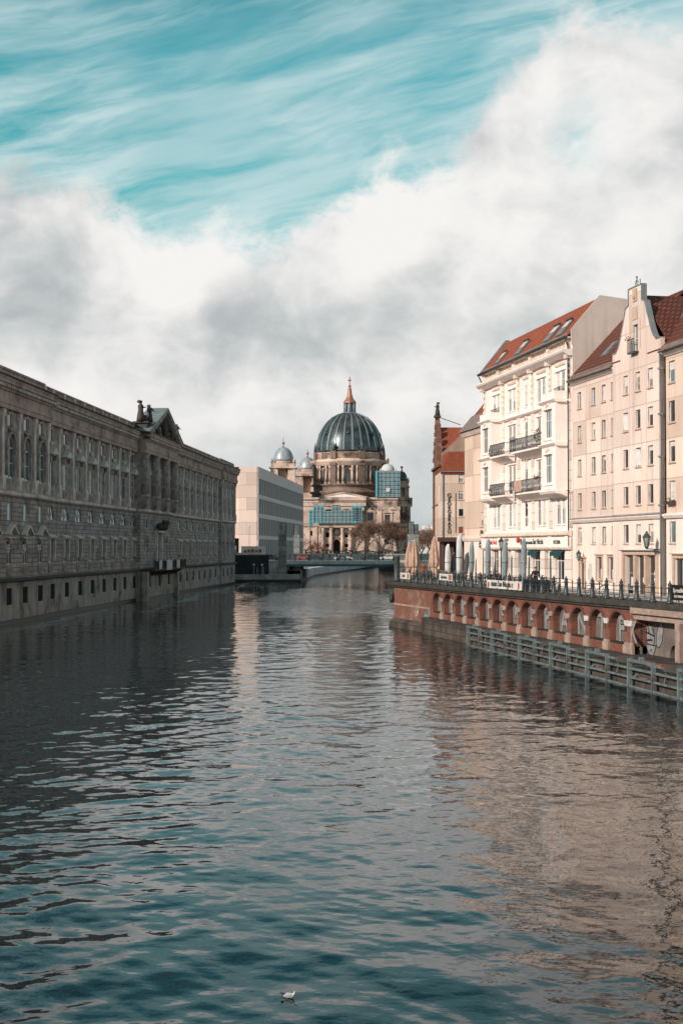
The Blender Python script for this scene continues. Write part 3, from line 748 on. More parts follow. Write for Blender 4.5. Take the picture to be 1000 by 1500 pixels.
for i,c in enumerate(wl+wr):
    pn=random.choice(['glass','glass','glass_curtain','glass_sky'])
    pwin(c,0,14.4,1.8,2.9,'cross','hip' if i<8 else 'seg',3.1,'tall_window',pn,apron=True,frame='white_frame' if i%2 else 'grey_frame')
    pwin(c,0,19.7,1.5,1.3,'plain','key',1.25,'attic_window','glass')
    pwin(c,0,10.8,3.2,1.65,'lunette',None,0,'lunette_window','glass_sky' if i%3 else 'glass')
    pwin(c,0,6.0,1.8,2.35,'cross','flat',2.35,'lower_window',random.choice(['glass','glass','glass_curtain']),apron=True)
for i,c in enumerate(left_ris):
    pwin(c,-.6,14.6,2.4,4.3,'arch','arch',3.45,'arched_window','glass_sky',frame='white_frame')
    pwin(c,-.6,19.85,1.6,1.2,'plain','key',1.2,'attic_window'); pwin(c,-.6,10.4,1.5,1.7,'plain',None,0,'small_window','glass_sky')
    pwin(c,-.6,6.0,1.8,2.35,'cross','tri',2.6,'lower_window','glass',apron=True)
for i,c in enumerate(er):
    pwin(c,-.6,14.4,1.8,2.9,'cross',None,0,'tall_window'); pwin(c,-.6,19.7,1.5,1.3,'plain','key',1.25,'attic_window')
    pwin(c,-.6,10.4,1.5,1.7,'plain',None,0,'small_window'); pwin(c,-.6,6.0,1.8,2.35,'cross','seg',2.3,'lower_window')
for k,c in enumerate(cb):
    pwin(c,-.9,14.6,2.0,3.2,'cross','seg',3.3,'tall_window'); pwin(c,-.9,19.3,1.4,1.3,'plain',None,0,'attic_window')
    if k!=1:
        pwin(c,-.9,10.5,1.4,1.6,'plain',None,0,'small_window'); pwin(c,-.9,6.1,1.6,2.2,'cross','seg',2.3,'lower_window')
m=MB(); m.box(cb[1]-1.28,cb[1]+1.28,-.5,-.45,4.65,9.6); m.box(cb[1]-.05,cb[1]+.05,-.56,-.5,4.7,9); m.build('portal_door',M['stone_dark'],PAL)
m=MB()
for s_ in (-1,1): m.box(cb[1]+s_*1.45,cb[1]+s_*2.0,-1.35,-.905,4.8,9.9)
m.box(cb[1]-2.3,cb[1]+2.3,-1.7,-.905,9.904,10.25)
m.build('portal_surround',M['stone_light'],PAL)
m=MB()
for s_ in (-1,1):
    m.ell((cb[1]+s_*1.3,-1.7,10.9),(.6,.7,.6),10,8); m.ell((cb[1]+s_*1.4,-2.2,11.5),(.3,.35,.42),8,6); m.ell((cb[1]+s_*2.2,-1.7,10.7),(.5,.5,.35),8,6)
m.build('portal_sculpture',M['stone_dark'],PAL)
# balcony over the water in the middle, with iron railing
m=MB(); m.box(XC0+.5,XC1+1,-3.0,-.9,4.3,4.62)
x=XC0+1
while x<XC1+1: m.prism([(-.9,4.29),(-2.8,4.29),(-.9,3.2)],x-.18,x+.18,'x'); x+=2.6
m.build('balcony_slab',M['stone_dark'],PAL)
m=MB(); m.box(XC0+.5,XC1+1,-2.98,-2.9,5.65,5.74); m.box(XC0+.5,XC1+1,-2.98,-2.9,4.7,4.78); x=XC0+.6
while x<XC1+1: m.box(x,x+.05,-2.97,-2.92,4.62,5.7); x+=.2
for i in range(9):
    x=XC0+.6+i*(XC1-XC0)/8; m.box(x,x+.18,-3.02,-2.86,4.62,5.95)
m.build('balcony_railing',M['stone_dark'],PAL)
# plinth ledge and battered basement with barred openings
m=MB(); m.prism([(.3,4.2),(-.95,4.2),(-1.15,4.3),(-1.15,4.5),(-.7,4.6),(.3,4.6)],X0,XR,'x'); m.prism([(.3,4.2),(-.55,4.2),(-.75,4.3),(-.75,4.5),(-.2,4.6),(.3,4.6)],XR,XC0,'x')
m.prism([(.3,4.2),(-.55,4.2),(-.75,4.3),(-.75,4.5),(-.2,4.6),(.3,4.6)],XC1,XE,'x'); m.prism([(.3,4.2),(-.95,4.2),(-1.15,4.3),(-1.15,4.5),(-.7,4.6),(.3,4.6)],XE,S_END,'x')
m.build('plinth_ledge',M['stone_dark'],PAL)
bop=[(c-1.0,c+1.0,1.9,3.6) for c in left_ris+wl]+[(c-.85,c+.85,1.9,3.55) for c in wr+er+cb]
bop+=[]
m=MB(); m.wall(X0,XR,-2.5,4.2,-.65,bop,.2,0); m.wall(XR,XC0,-2.5,4.2,-.3,bop,.2,0); m.wall(XC0,XC1,-2.5,4.2,-1.3,bop,.25,0); m.wall(XC1,XE,-2.5,4.2,-.3,bop,.2); m.wall(XE,S_END,-2.5,4.2,-.65,bop,.2)
for x,ya,yb in ((XR,-.65,-.3),(XC0,-1.3,-.3),(XC1,-1.3,-.3),(XE,-.65,-.3)): m.poly([(x,ya,-2.5),(x,yb,-2.5),(x,yb,4.2),(x,ya,4.2)])
for x,ya,yb in ((XC0,-1.3,-.3),(XC1,-1.3,-.3)): pass
m.box(XC0-.7,XC0+.7,-2.1,-1.305,-2.5,4.19); m.box(XC1-.7,XC1+.5,-1.9,-1.305,-2.5,4.19)
m.build('basement_wall',M['base'],PAL)
m=MB(); 
for a,b_,o in ((X0,XR,-.65),(XR,XC0-.8,-.3),(XC0+.8,XC1-.8,-1.3),(XC1+.6,XE,-.3),(XE,S_END,-.65)): m.box(a,b_,o-.16,o-.004,-2.5,.42)
m.build('wet_footing',M['slime'],PAL)
gm=MB(); gm.poly([(-1.02,.02,-.06),(1.02,.02,-.06),(1.02,.02,1.68),(-1.02,.02,1.68)]); 
for i in range(8): gm.box(-.98,.98,-.03,-.01,.12+i*.19,.16+i*.19)
gm=gm.mesh('barred_opening',M['dark'])
for c in left_ris+wl+wr+er+cb:
    off=-.65 if (c<XR or c>XE) else (-1.3 if XC0<c<XC1 else -.3)
    inst('barred_opening',gm,PAL,(c,off+.12,1.95))

# notice boards hanging on the balcony railing
for i,(pa,pb,lab) in enumerate(((232.2,236.2,'small white notice board hung on the dark balcony railing, nearest to the camera'),(243.3,251.3,'large white notice board, widest of three on the dark palace balcony'),(258.0,262.2,'small white notice board at the far end of the dark palace balcony'))):
    xa,xb=Lx(pa,-3),Lx(pb,-3); t=thing('notice_board',lab,'notice board',FL.w((xa+xb)/2,-3.1,4.55 if i!=1 else 4.35),FL.rot,'notice boards on the palace balcony')
    w_=(xb-xa)/2; h=1.25 if i!=1 else 1.5
    mb=MB(); mb.box(-w_,w_,-.05,0,0,h); mb.build('panel',M['banner'],t)
    mb=MB(); mb.box(-w_*.8,w_*.8,-.062,-.052,h*.12,h*.16); mb.box(-w_-.04,w_+.04,-.02,.04,-.04,-.005); mb.build('frame',M['grey_frame'],t)
# ------------------------------------------------------------------ people: one continuous skinned body each
def body_mesh(key, J, E, Rd, root, mats, tagf, sub=1, head=None):
    me=bpy.data.meshes.new('tmp'); names=list(J); me.from_pydata([J[n] for n in names],[(names.index(a),names.index(b)) for a,b in E],[])
    o=bpy.data.objects.new('tmp',me); COL.objects.link(o)
    md=o.modifiers.new('s','SKIN'); md.use_smooth_shade=True
    for v,n in zip(me.skin_vertices[0].data,names):
        r=Rd[n]; v.radius=(r,r) if not isinstance(r,tuple) else r; v.use_root=(n==root)
    sb=o.modifiers.new('u','SUBSURF'); sb.levels=sub; sb.render_levels=sub
    dg=bpy.context.evaluated_depsgraph_get(); res=bpy.data.meshes.new_from_object(o.evaluated_get(dg)); bpy.data.objects.remove(o); bpy.data.meshes.remove(me)
    res.materials.clear()
    for m_ in mats: res.materials.append(m_)
    for p in res.polygons: p.material_index=tagf(p.center); p.use_smooth=True
    res.name=key
    return res
def person_mesh(pose):
    if pose in _cache: return _cache[pose]
    sit = pose=='sit'
    dz = -.42 if sit else 0
    J={'pel':(0,0,.95+dz),'wai':(0,.01,1.10+dz),'che':(0,.02,1.32+dz),'neb':(0,.01,1.47+dz),'nec':(0,0,1.54+dz),'hed':(0,-.02,1.62+dz),'crn':(0,-.01,1.72+dz)}
    Rd={'pel':(.15,.12),'wai':(.135,.105),'che':(.17,.12),'neb':(.085,.08),'nec':(.058,.06),'hed':(.078,.092),'crn':(.07,.08)}
    E=[('pel','wai'),('wai','che'),('che','neb'),('neb','nec'),('nec','hed'),('hed','crn')]
    for s,k in ((-1,'l'),(1,'r')):
        st = {'walk':.24*s,'stand':.03*s,'sit':0,'lean':.05*s,'front':0.02*s}[pose]
        J[k+'sh']=(s*.19,.02,1.42+dz); Rd[k+'sh']=.075
        if pose=='walk':
            J[k+'el']=(s*.24,.05+st*.5,1.15); J[k+'wr']=(s*.22,-.08+st*.8,.92)
        elif pose=='sit': J[k+'el']=(s*.26,-.03,1.16+dz); J[k+'wr']=(s*.16,-.28,1.08+dz)
        elif pose=='lean': J[k+'el']=(s*.30,-.08,1.18); J[k+'wr']=(s*.17,-.30,1.08)
        elif pose=='front': J[k+'el']=(s*.29,.03,1.17); J[k+'wr']=(s*.12,-.20,1.16)
        else: J[k+'el']=(s*.25,.03,1.14); J[k+'wr']=(s*.24,-.05,.90)
        wr=Vector(J[k+'wr']); dr=(wr-Vector(J[k+'el'])).normalized(); J[k+'ha']=tuple(wr+dr*.07)
        Rd[k+'el']=.052; Rd[k+'wr']=.038; Rd[k+'ha']=(.042,.025)
        side=Vector((-s*.7,0,0)); 
        fw=dr
        lat=Vector((1,0,0))-dr*dr.x; lat.normalize()
        for i,(o_,ln) in enumerate(((-.030,.062),(-.010,.078),(.011,.072),(.030,.055))):
            b_=Vector(J[k+'ha'])+lat*o_+dr*.01; J[f'{k}f{i}']=tuple(b_+dr*ln*.5); J[f'{k}g{i}']=tuple(b_+dr*ln+Vector((0,-.012,-.006)))
            Rd[f'{k}f{i}']=.0105; Rd[f'{k}g{i}']=.008; E+= [(k+'ha',f'{k}f{i}'),(f'{k}f{i}',f'{k}g{i}')]
        J[k+'th']=tuple(wr+dr*.03+lat*(-s*.045)); J[k+'tk']=tuple(wr+dr*.075+lat*(-s*.06)); Rd[k+'th']=.012; Rd[k+'tk']=.009
        E+=[(k+'wr',k+'th'),(k+'th',k+'tk')]
        J[k+'hi']=(s*.10,.0,.86+dz); Rd[k+'hi']=.10
        if sit: J[k+'kn']=(s*.12,-.42,.50); J[k+'an']=(s*.12,-.40,.10); J[k+'to']=(s*.13,-.56,.035)
        else: J[k+'kn']=(s*.11,-.02-st*.6,.49); J[k+'an']=(s*.12,.03-st*1.15,.09 if pose!='walk' or s<0 else .12); J[k+'to']=(s*.13,-.12-st*1.15,.035)
        Rd[k+'kn']=.07; Rd[k+'an']=.05; Rd[k+'to']=.04
        E+=[('che',k+'sh'),(k+'sh',k+'el'),(k+'el',k+'wr'),(k+'wr',k+'ha'),('pel',k+'hi'),(k+'hi',k+'kn'),(k+'kn',k+'an'),(k+'an',k+'to')]
    hands=[Vector(J['lha']),Vector(J['rha'])]; feet=[Vector(J['lan']),Vector(J['ran'])]
    zt=.93+dz; hz=1.50+dz
    def tf(c):
        if c.z>hz: return 0
        if min((c-h).length for h in hands)<.085: return 0
        if min((c-f).length for f in feet)<.15 and c.z<.12: return 3
        if c.z>zt-.06 and not (sit and c.y<-.12 and c.z<.62): return 1
        return 2
    me=body_mesh('person_body',J,E,Rd,'pel',[M['skin'],M['cloth_black'],M['cloth_blue'],M['rubber']],tf)
    # face: brow, nose, mouth, ears
    hx,hy,hz_=J['hed']
    h=MB(); h.ell((hx,hy+.028,hz_+.055),(.088,.098,.085),12,8)
    f=MB(); f.ell((hx,hy-.105,hz_+.005),(.013,.022,.022),6,5); 
    for s in(-1,1): f.ell((hx+s*.085,hy+.005,hz_+.0),(.012,.02,.028),6,5)
    ey=MB()
    for s in(-1,1): ey.ell((hx+s*.03,hy-.09,hz_+.03),(.012,.008,.008),6,5)
    ey.ell((hx,hy-.088,hz_-.035),(.024,.008,.005),6,5)
    _cache[pose]=(me,h,f,ey); return _cache[pose]
def person(label,pos,rot,pose='stand',top='cloth_black',leg='cloth_blue',hair='hair',h=1.75,cap=None):
    me,hb,fb,eb=person_mesh(pose); t=thing('person',label,'person',pos,rot)
    b=me.copy(); b.materials[1]=M[top]; b.materials[2]=M[leg]
    body=inst('body',b,t,scale=(h/1.75,)*3)
    inst('hair',hb.mesh('hair',M[cap or hair]),body); inst('face',fb.mesh('face',M['skin']),body); inst('eyes_and_mouth',eb.mesh('eyes_and_mouth',M['hair']),body)
    return t
# statue groups on the palace roof
def statue(parent,pose,loc,rot,h,mat):
    me=person_mesh(pose)[0].copy()
    for i in range(4): me.materials[i]=M[mat]
    o=inst('figure',me,parent,loc,rot,(h/1.75*1.35,h/1.75*1.35,h/1.75))
    d=MB()
    d.lathe([(.30,.02),(.25,.5),(.18,.95),(.21,1.25),(.10,1.45)],0,.02,12,ex=1,ey=.85); d.ell((0,.1,1.62),(.13,.15,.14),8,6)
    inst('drapery',d.mesh('drapery',M[mat]),o)
    return o
x,z=FL.xz(207,622,-.8)
for (pl,pz0,pz1,lab,hh,yy) in ((207.5,24.38,25.9,'dark stone group of two standing figures on a pedestal left of the palace pediment',3.1,-.9),(249.5,25.0,26.2,'dark stone figure group half hidden behind the right slope of the pediment',2.7,.9)):
    xx=FL.x(pl,yy); t=thing('statue_group',lab,'statue',FL.w(xx,yy,pz0),FL.rot,'roof statues of the palace')
    m=MB(); m.box(-1.0,1.0,-.9,.9,0,pz1-pz0-.22); m.box(-1.3,1.3,-1.15,1.15,pz1-pz0-.215,pz1-pz0); m.build('pedestal',M['stone_dark'],t)
    statue(t,'front',(-.85,0,pz1-pz0),R(15),hh,'stone_dark'); statue(t,'lean',(1.0,-.9,pz1-pz0),R(-30),hh*.85,'stone_dark')
    m=MB(); m.ell((0,.2,pz1-pz0+.5),(.7,.5,.6),10,8); m.ell((-.3,-.5,pz1-pz0+.5),(.4,.4,.5),8,6); m.build('rockwork',M['stone_dark'],t)
BLINDS[0]=True
# ================================================================== right bank facades
QZ=4.35
FR=Frame(37.8-.1776*137,137,.1776,-1)          # common front line of the river houses (x grows towards the camera)
def bld(name,label,x0,cat='house'):
    return thing(name,label,cat,FR.w(x0,0,QZ),FR.rot)
def xx(px,off=0): return FR.x(px,off)
def zz(px,py,off=0): return FR.xz(px,py,off)[1]-QZ     # height above the quay
def skylight(parent,x,y,z,w_,l,ang,name='skylight',glassy=True):
    t=MB(); t.box(-w_/2,w_/2,0,l,.0,.10); o=t.build(name,M['zinc'],parent,(x,y,z)); o.rotation_euler=(ang,0,0)
    p=MB(); p.box(-w_/2+.1,w_/2-.1,.1,l-.1,.104,.13); p.build('pane',M['glass_sky' if glassy else 'glass'],o)
    return o
# ------------------------------------------------------------------ white stucco house
x0=xx(710); x1=xx(838.5); W=x1-x0
WH=bld('stucco_house','white stucco apartment house with bay windows and iron balconies, left of the cream gabled house',x0)
def X(px,off=0): return xx(px,off)-x0
ax=[X(p) for p in (727.5,750.5,771,793.6,822)]
gz=lambda z: z-QZ
zF1,zF2,zF3,zF4=gz(9.25),gz(12.3),gz(15.9),gz(19.5); zc=gz(23.0); ze=gz(24.2)
m=MB(); ops=[]
for i in (0,1,3,4):
    for s in(-1,1): ops.append((ax[i]+s*.62-.42,ax[i]+s*.62+.42,zF1+.25,zF1+2.35))
ops.append((ax[2]-.42,ax[2]+.42,zF1+.2,zF1+2.3,True))
for zf in (zF2,zF3):
    for i in (1,3):
        for s in(-1,1): ops.append((ax[i]+s*.62-.42,ax[i]+s*.62+.42,zf+.15,zf+2.65))
    ops.append((ax[2]-.42,ax[2]+.42,zf+.5,zf+2.65))
for i in (0,1,3,4):
    for s in(-1,1): ops.append((ax[i]+s*.62-.4,ax[i]+s*.62+.4,zF4+.35,zF4+2.25))
ops.append((ax[2]-.4,ax[2]+.4,zF4+.35,zF4+2.25))
m.wall(0,W,zF1-.28,ze,0,ops,.12)
m.poly([(W,0,0),(W,0,ze+.3),(W,11,ze+.3),(W,11,0)]); m.poly([(0,0,0),(0,0,ze),(0,11,ze),(0,11,0)]); m.poly([(0,11,0),(W,11,0),(W,11,ze),(0,11,ze)])
m.build('wall',M['stucco'],WH)
# ground floor with shop front
sh=[(ax[0]-1.3,ax[0]+.9),(ax[1]-1.1,ax[1]-.1),(ax[1]+.9,ax[2]+.3),(ax[3]-2.2,ax[3]-.2),(ax[3]+1.0,ax[3]+2.0),(ax[4]-1.2,ax[4]+1.1)]
ops=[(sh[0][0],sh[0][1],.7,3.1),(sh[1][0],sh[1][1],.7,3.1),(sh[2][0],sh[2][1],0.02,3.1),(sh[3][0],sh[3][1],.7,3.1),(sh[4][0],sh[4][1],0.02,3.0),(sh[5][0],sh[5][1],.7,3.1)]
m=MB(); m.wall(0,W,0,zF1-.285,-.12,ops,.4); m.poly([(W,-.12,0),(W,0,0),(W,0,zF1-.285),(W,-.12,zF1-.285)]); m.poly([(0,-.12,0),(0,0,0),(0,0,zF1-.285),(0,-.12,zF1-.285)])
m.build('shop_front_wall',M['stucco_rust'],WH)
for i in (0,1,3,5):
    a,b_=sh[i]; o=window(WH,(a+b_)/2,.7,b_-a,2.4,.12,'wide' if b_-a>1.5 else 'cross','white_frame','glass',None,name='shop_window')
for i in (2,4):
    a,b_=sh[i]; m=MB(); m.box(a,b_,.24,.30,.02,3.0 if i==4 else 3.09); 
    if i==2:
        for k in range(9): m.box(a,b_,.225,.238,.25+k*.32,.29+k*.32)
    m.build('shutter' if i==2 else 'door',M['concrete' if i==2 else 'wood'],WH)
# fascia with lettering and mouldings
m=MB(); m.box(-.05,W+.03,-.26,-.125,3.35,zF1-.75)
for p in (0.35,ax[0]+1.9,ax[2]-1.2,ax[4]-2.1,W-.5): m.box(p-.45,p+.45,-.34,-.262,3.3,zF1-.7)
m.build('fascia',M['stucco'],WH)
m=MB(); m.prism([(-.121,zF1-.74),(-.5,zF1-.6),(-.5,zF1-.5),(-.35,zF1-.42),(-.35,zF1-.29),(.0,zF1-.29)][::-1],-.15,W+.05,'x'); m.prism([(-.121,3.12),(-.36,3.14),(-.42,3.26),(-.42,3.33),(-.121,3.345)],-.08,W+.05,'x')
m.build('fascia_moulding',M['stucco_trim'],WH)
zt=3.35+(zF1-.75-3.35)*.3
for st,px,sz,mt,nm in (('Jule Bock',726.5,.62,'ink_red',0),('San Nicola',792,.66,'ink',0),('PIZZERIA',820,.42,'ink',0),('RISTORANTE',779,.32,'ink',0)):
    text(WH,st,sz,(X(px),-.275,zt),mt,sx=1.0,off=.006)
text(WH,'Zum Alten\n   Markt',.34,(X(745.5),-.275,zt+.3),'ink_red')
m=MB(); m.lathe([(.05,0),(.16,.1),(.19,.35),(.1,.5),(.03,.56)],X(768.5),-.6,8); m.build('red_lantern',M['ink_red'],WH,(0,0,zt+.1))
for a,b_ in ((ax[3]-2.5,ax[3]+.0),(ax[4]-1.5,ax[4]+1.3)):
    m=MB(); m.prism([(-.13,3.1),(-.5,2.95),(-.5,2.62),(-.46,2.62),(-.46,2.90),(-.13,3.04)],a,b_,'x'); m.build('awning',M['awning'],WH)
# storey windows
def wpair(i,z,h,y=.03,style='cross',w_=.84):
    for s in(-1,1): window(WH,ax[i]+s*.62,z,w_,h,y,style,'white_frame',random.choice(['glass','glass','glass_sky']),'stucco')
random.seed(5)
for i in (0,1,3,4): wpair(i,zF1+.25,2.1)
window(WH,ax[2],zF1+.2,.84,2.1,.03,'arch','white_frame','glass')
for zf in (zF2,zF3):
    for i in (1,3): wpair(i,zf+.15,2.5,style='tall')
    window(WH,ax[2],zf+.5,.84,2.15,.03,'cross','white_frame','glass','stucco')
for i in (0,1,3,4): wpair(i,zF4+.35,1.9,w_=.8)
window(WH,ax[2],zF4+.35,.8,1.9,.03,'cross','white_frame','glass','stucco')
# oriels
def orn(mb,x,z,w_,y=-.02):
    for k in range(7):
        f=(k-3)/3; mb.ell((x+f*w_/2,y,z+.22*(1-f*f)+.02*(k%2)),(.13,.07,.13),6,5)
for i in (0,4):
    hw_=1.75; a,b_=ax[i]-hw_,ax[i]+hw_
    m=MB(); oz0=zF2-.15; oz1=zF4-.25
    m.wall(a,b_,oz0,oz1,-1.05,[(ax[i]-.75,ax[i]+.75,zF2+.5,zF2+2.7),(ax[i]-.75,ax[i]+.75,zF3+.5,zF3+2.7)],.2)
    for x in(a,b_): m.poly([(x,-1.05,oz0),(x,-.001,oz0),(x,-.001,oz1),(x,-1.05,oz1)])
    m.poly([(a,-1.05,oz0),(b_,-1.05,oz0),(b_,0,oz0),(a,0,oz0)]); m.build('oriel_wall',M['stucco'],WH)
    m=MB()
    m.prism([(-.001,oz0-.55),(-.6,oz0-.28),(-1.12,oz0-.2),(-1.25,oz0-.004),(-.001,oz0-.004)],a-.12,b_+.12,'x')
    for zz_ in (zF3-.1,oz1+.02): m.prism([(-.002,zz_-.12),(-1.08,zz_-.12),(-1.32,zz_+.08),(-1.32,zz_+.16),(-.002,zz_+.18)],a-.22,b_+.22,'x')
    for zf in (zF2,zF3): m.box(ax[i]-1.0,ax[i]+1.0,-1.2,-1.055,zf+.3,zf+.42); m.box(ax[i]-.85,ax[i]+.85,-1.13,-1.055,zf-.02,zf+.26); m.box(ax[i]-1.0,ax[i]+1.0,-1.22,-1.055,zf+2.78,zf+2.9)
    m.build('oriel_moulding',M['stucco'],WH)
    m=MB()
    for zf in (zF2,zF3): orn(m,ax[i],zf+2.98,1.1,-1.1)
    m.build('oriel_ornament',M['stucco_trim'],WH)
    for zf in (zF2,zF3): window(WH,ax[i],zf+.5,1.5,2.2,-.97,'wide','white_frame','glass_sky' if i else 'glass',None,name='oriel_window')
    # roof terrace parapet on the oriel
    m=MB(); m.box(a,b_,-1.12,-1.0,oz1+.21,oz1+.8); m.box(a,a+.12,-1.0,-.02,oz1+.21,oz1+.8); m.box(b_-.12,b_,-1.0,-.02,oz1+.21,oz1+.8); m.build('oriel_parapet',M['stucco'],WH)
    m=MB()
    for k in range(9): m.tube((ax[i]-1+.25*k,-.25,zF4+.5),(ax[i]-1+.25*k,-.25,zF4+.95),.02,n=4)
    m.box(ax[i]-1.05,ax[i]+1.05,-.27,-.22,zF4+.95,zF4+1.0); m.build('window_grille',M['iron'],WH)
# pilasters (banded) on the first floor and lesenes above
m=MB()
for p in (.32,(ax[0]+ax[1])/2,(ax[1]+ax[2])/2+.1,(ax[2]+ax[3])/2-.1,(ax[3]+ax[4])/2,W-.34):
    m.mark(); m.box(p-.36,p+.36,-.09,-.002,zF1-.02,zF2-.35); m.box(p-.42,p+.42,-.2,-.003,zF2-.345,zF2-.2)
    if ax[0]+1.8<p<ax[4]-1.8 or p<.4 or p>W-.5:
        m.box(p-.28,p+.28,-.14,-.002,zF2-.02,zF4-.4)
m.build_parts('pilaster',M['stucco_rust'],WH)
m=MB()
for p in (.3,(ax[0]+ax[1])/2,(ax[1]+ax[2])/2+.1,(ax[2]+ax[3])/2-.1,(ax[3]+ax[4])/2,W-.3):
    m.mark(); m.box(p-.2,p+.2,-.12,-.004,zF4-.1,zc-.5)
    for k in range(5): m.ell((p,-.14,zF4+.5+.5*k),(.16,.10,.2),6,5)
    m.box(p-.25,p+.25,-.5,-.01,zc-.49,zc-.08)
for i,p in enumerate(ax):
    w_=2.4 if i!=2 else 1.5
    m.mark(); orn(m,p,zF1+2.5,w_*.45,-.05)
    if i not in (0,4): orn(m,p,zF2+2.85,w_*.5,-.05); orn(m,p,zF3+2.85,w_*.55,-.05)
    m.box(p-w_/2,p+w_/2,-.1,-.003,zc-.75,zc-.45)
    for k in range(int(w_/.3)): m.ell((p-w_/2+.15+.3*k,-.11,zc-.6),(.09,.06,.11),6,5)
m.build_parts('stucco_ornament',M['stucco_trim'],WH)
# window surrounds
m=MB()
for i in (0,1,3,4):
    m.mark()
    for s in (-1,0,1):
        for (zf,h,lo) in ((zF1,2.35,.2),(zF4,2.3,.3))+(((zF2,2.7,.1),(zF3,2.7,.1)) if i in(1,3) else ()):
            xx_=ax[i]+s*1.14; w2=.07 if s else .13
            m.box(xx_-w2,xx_+w2,-.035,-.001,zf+lo,zf+h)
    for (zf,h) in ((zF1,2.4),(zF4,2.32))+(((zF2,2.72),(zF3,2.72)) if i in(1,3) else ()):
        m.box(ax[i]-1.32,ax[i]+1.32,-.14,-.002,zf+h,zf+h+.12)
m.build_parts('window_surround',M['stucco'],WH)
# cornices
m=MB(); m.prism([(-.001,zc-.3),(-.35,zc-.28),(-.75,zc-.02),(-.85,zc+.12),(-.85,zc+.2),(-.001,zc+.24)],-.25,W+.12,'x'); m.prism([(-.001,zF4-.45),(-.2,zF4-.42),(-.35,zF4-.3),(-.35,zF4-.22),(-.001,zF4-.2)],0,W,'x')
m.prism([(-.001,zF2-.19),(-.22,zF2-.17),(-.3,zF2-.1),(-.001,zF2-.03)],0,W,'x')
m.build('cornice',M['stucco'],WH)
m=MB(); 
for i in range(6): p=.5+(W-1)*i/5; m.box(p-.3,p+.3,-.3,-.002,zc+.25,ze-.1)
m.box(0,W,-.34,-.001,ze-.095,ze+.02)
for i in range(5):
    a=.9+(W-1)*i/5
    for k in range(10): m.box(a+k*.38,a+k*.38+.19,-.1,-.002,zc+.4,ze-.25)
m.build('attic_band',M['stucco_trim'],WH)
# roof: steep front slope, shallow back
rt=2.25; rz=gz(27.35)
m=MB(); m.prism([(-.5,ze+.02),(rt,rz),(rt,rz-.2),(-.38,ze-.0)],-.1,W-.02,'x'); m.prism([(rt+.002,rz),(6.5,rz-.5),(11.2,gz(24.5)),(11.2,gz(24.3)),(rt+.002,rz-.2)],-.1,W-.02,'x')
rf=m.build('roof',M['tiles_flat'],WH)
m=MB(); m.prism([(-.62,ze-.05),(-.2,ze+.40),(-.1,ze+.44),(-.45,ze-.02)],-.12,W-.03,'x'); m.build('eave_tiles',M['gutter'],rf)
m=MB(); m.tube((-.2,-.62,ze-.02),(W+.1,-.62,ze-.02),.09,n=6); m.tube((W-.05,-.62,ze-.05),(W-.1,-.3,ze-.7),.06,n=6); m.tube((W-.1,-.3,ze-.7),(W-.1,-.3,3.4),.06,n=6); m.tube((-.1,-.62,ze-.05),(-.05,-.2,ze-.9),.06,n=6); m.build('gutter',M['steel'],WH)
sl=math.atan2(rz-ze,rt+.5)
for pxa,sz in ((737,.85),(766.5,1.05),(810,1.2),(829,1.1)):
    x=X(pxa,.4); 
    m=MB(); m.box(-.55*sz,.55*sz,0,.9*sz+.6,.04,.16); o=m.build('skylight',M['zinc'],rf,(x,-.15,ze+.42)); o.rotation_euler=(sl,0,0)
    m=MB(); m.box(-.5*sz,.5*sz,.75*sz,.9*sz+.55,.165,.19); m.build('pane',M['car_white'],o)
    m=MB(); m.box(-.62*sz,.62*sz,.92*sz+.55,.92*sz+.68,.1,.32); m.build('skylight_hood',M['steel'],o)
m=MB(); m.prism([(-.65,ze-.1),(rt-.1,rz+.25),(rt+.3,rz+.25),(rt+.3,rz-.25),(-.3,ze-.1)],-.32,-.105,'x'); m.build('verge',M['zinc'],rf)
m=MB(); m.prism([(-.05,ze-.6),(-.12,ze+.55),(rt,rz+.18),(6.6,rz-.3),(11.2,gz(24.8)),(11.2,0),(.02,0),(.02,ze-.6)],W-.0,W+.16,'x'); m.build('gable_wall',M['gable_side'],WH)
# balconies
bal=MB(); 
def balcony(xa,xb,z,label=None,depth=1.15):
    m=MB(); m.box(xa,xb,-depth,-.16,z-.16,z); m.prism([(-.16,z-.7),(-.16,z-.165),(-depth+.1,z-.165),(-.6,z-.4)][::-1],xa+.15,xb-.15,'x')
    o=m.build('balcony',M['stucco'],WH)
    r=MB(); r.box(xa,xb,-depth-.03,-depth+.02,z+1.0,z+1.06)
    n=int((xb-xa)/.16)
    for k in range(n+1):
        x=xa+(xb-xa)*k/n; r.tube((x,-depth,z),(x+.06*(-1)**k,-depth-.14,z+.35),.022,n=4); r.tube((x+.06*(-1)**k,-depth-.14,z+.35),(x,-depth,z+1.0),.02,n=4)
        if k%2==0:
            for q in range(6): a=math.pi*q/3; r.tube((x+.09*math.cos(a),-depth-.06,z+.6+.13*math.sin(a)),(x+.09*math.cos(a+1.05),-depth-.06,z+.6+.13*math.sin(a+1.05)),.018,n=3)
    for x in (xa,xb): 
        r.box(x-.02,x+.02,-depth,-.2,z+1.0,z+1.05)
        for k in range(5): r.tube((x,-depth+.2*k,z),(x,-depth+.2*k,z+1.0),.018,n=4)
    r.build('railing',M['iron'],o)
    return o
bl=(ax[0]+1.76,ax[1]+1.45); br=(ax[2]-.75,ax[4]-1.76)
b1=balcony(*bl,zF3+.02); b2=balcony(*bl,zF2+.02); b3=balcony(*br,zF3+.02); b4=balcony(*br,zF2+.02)
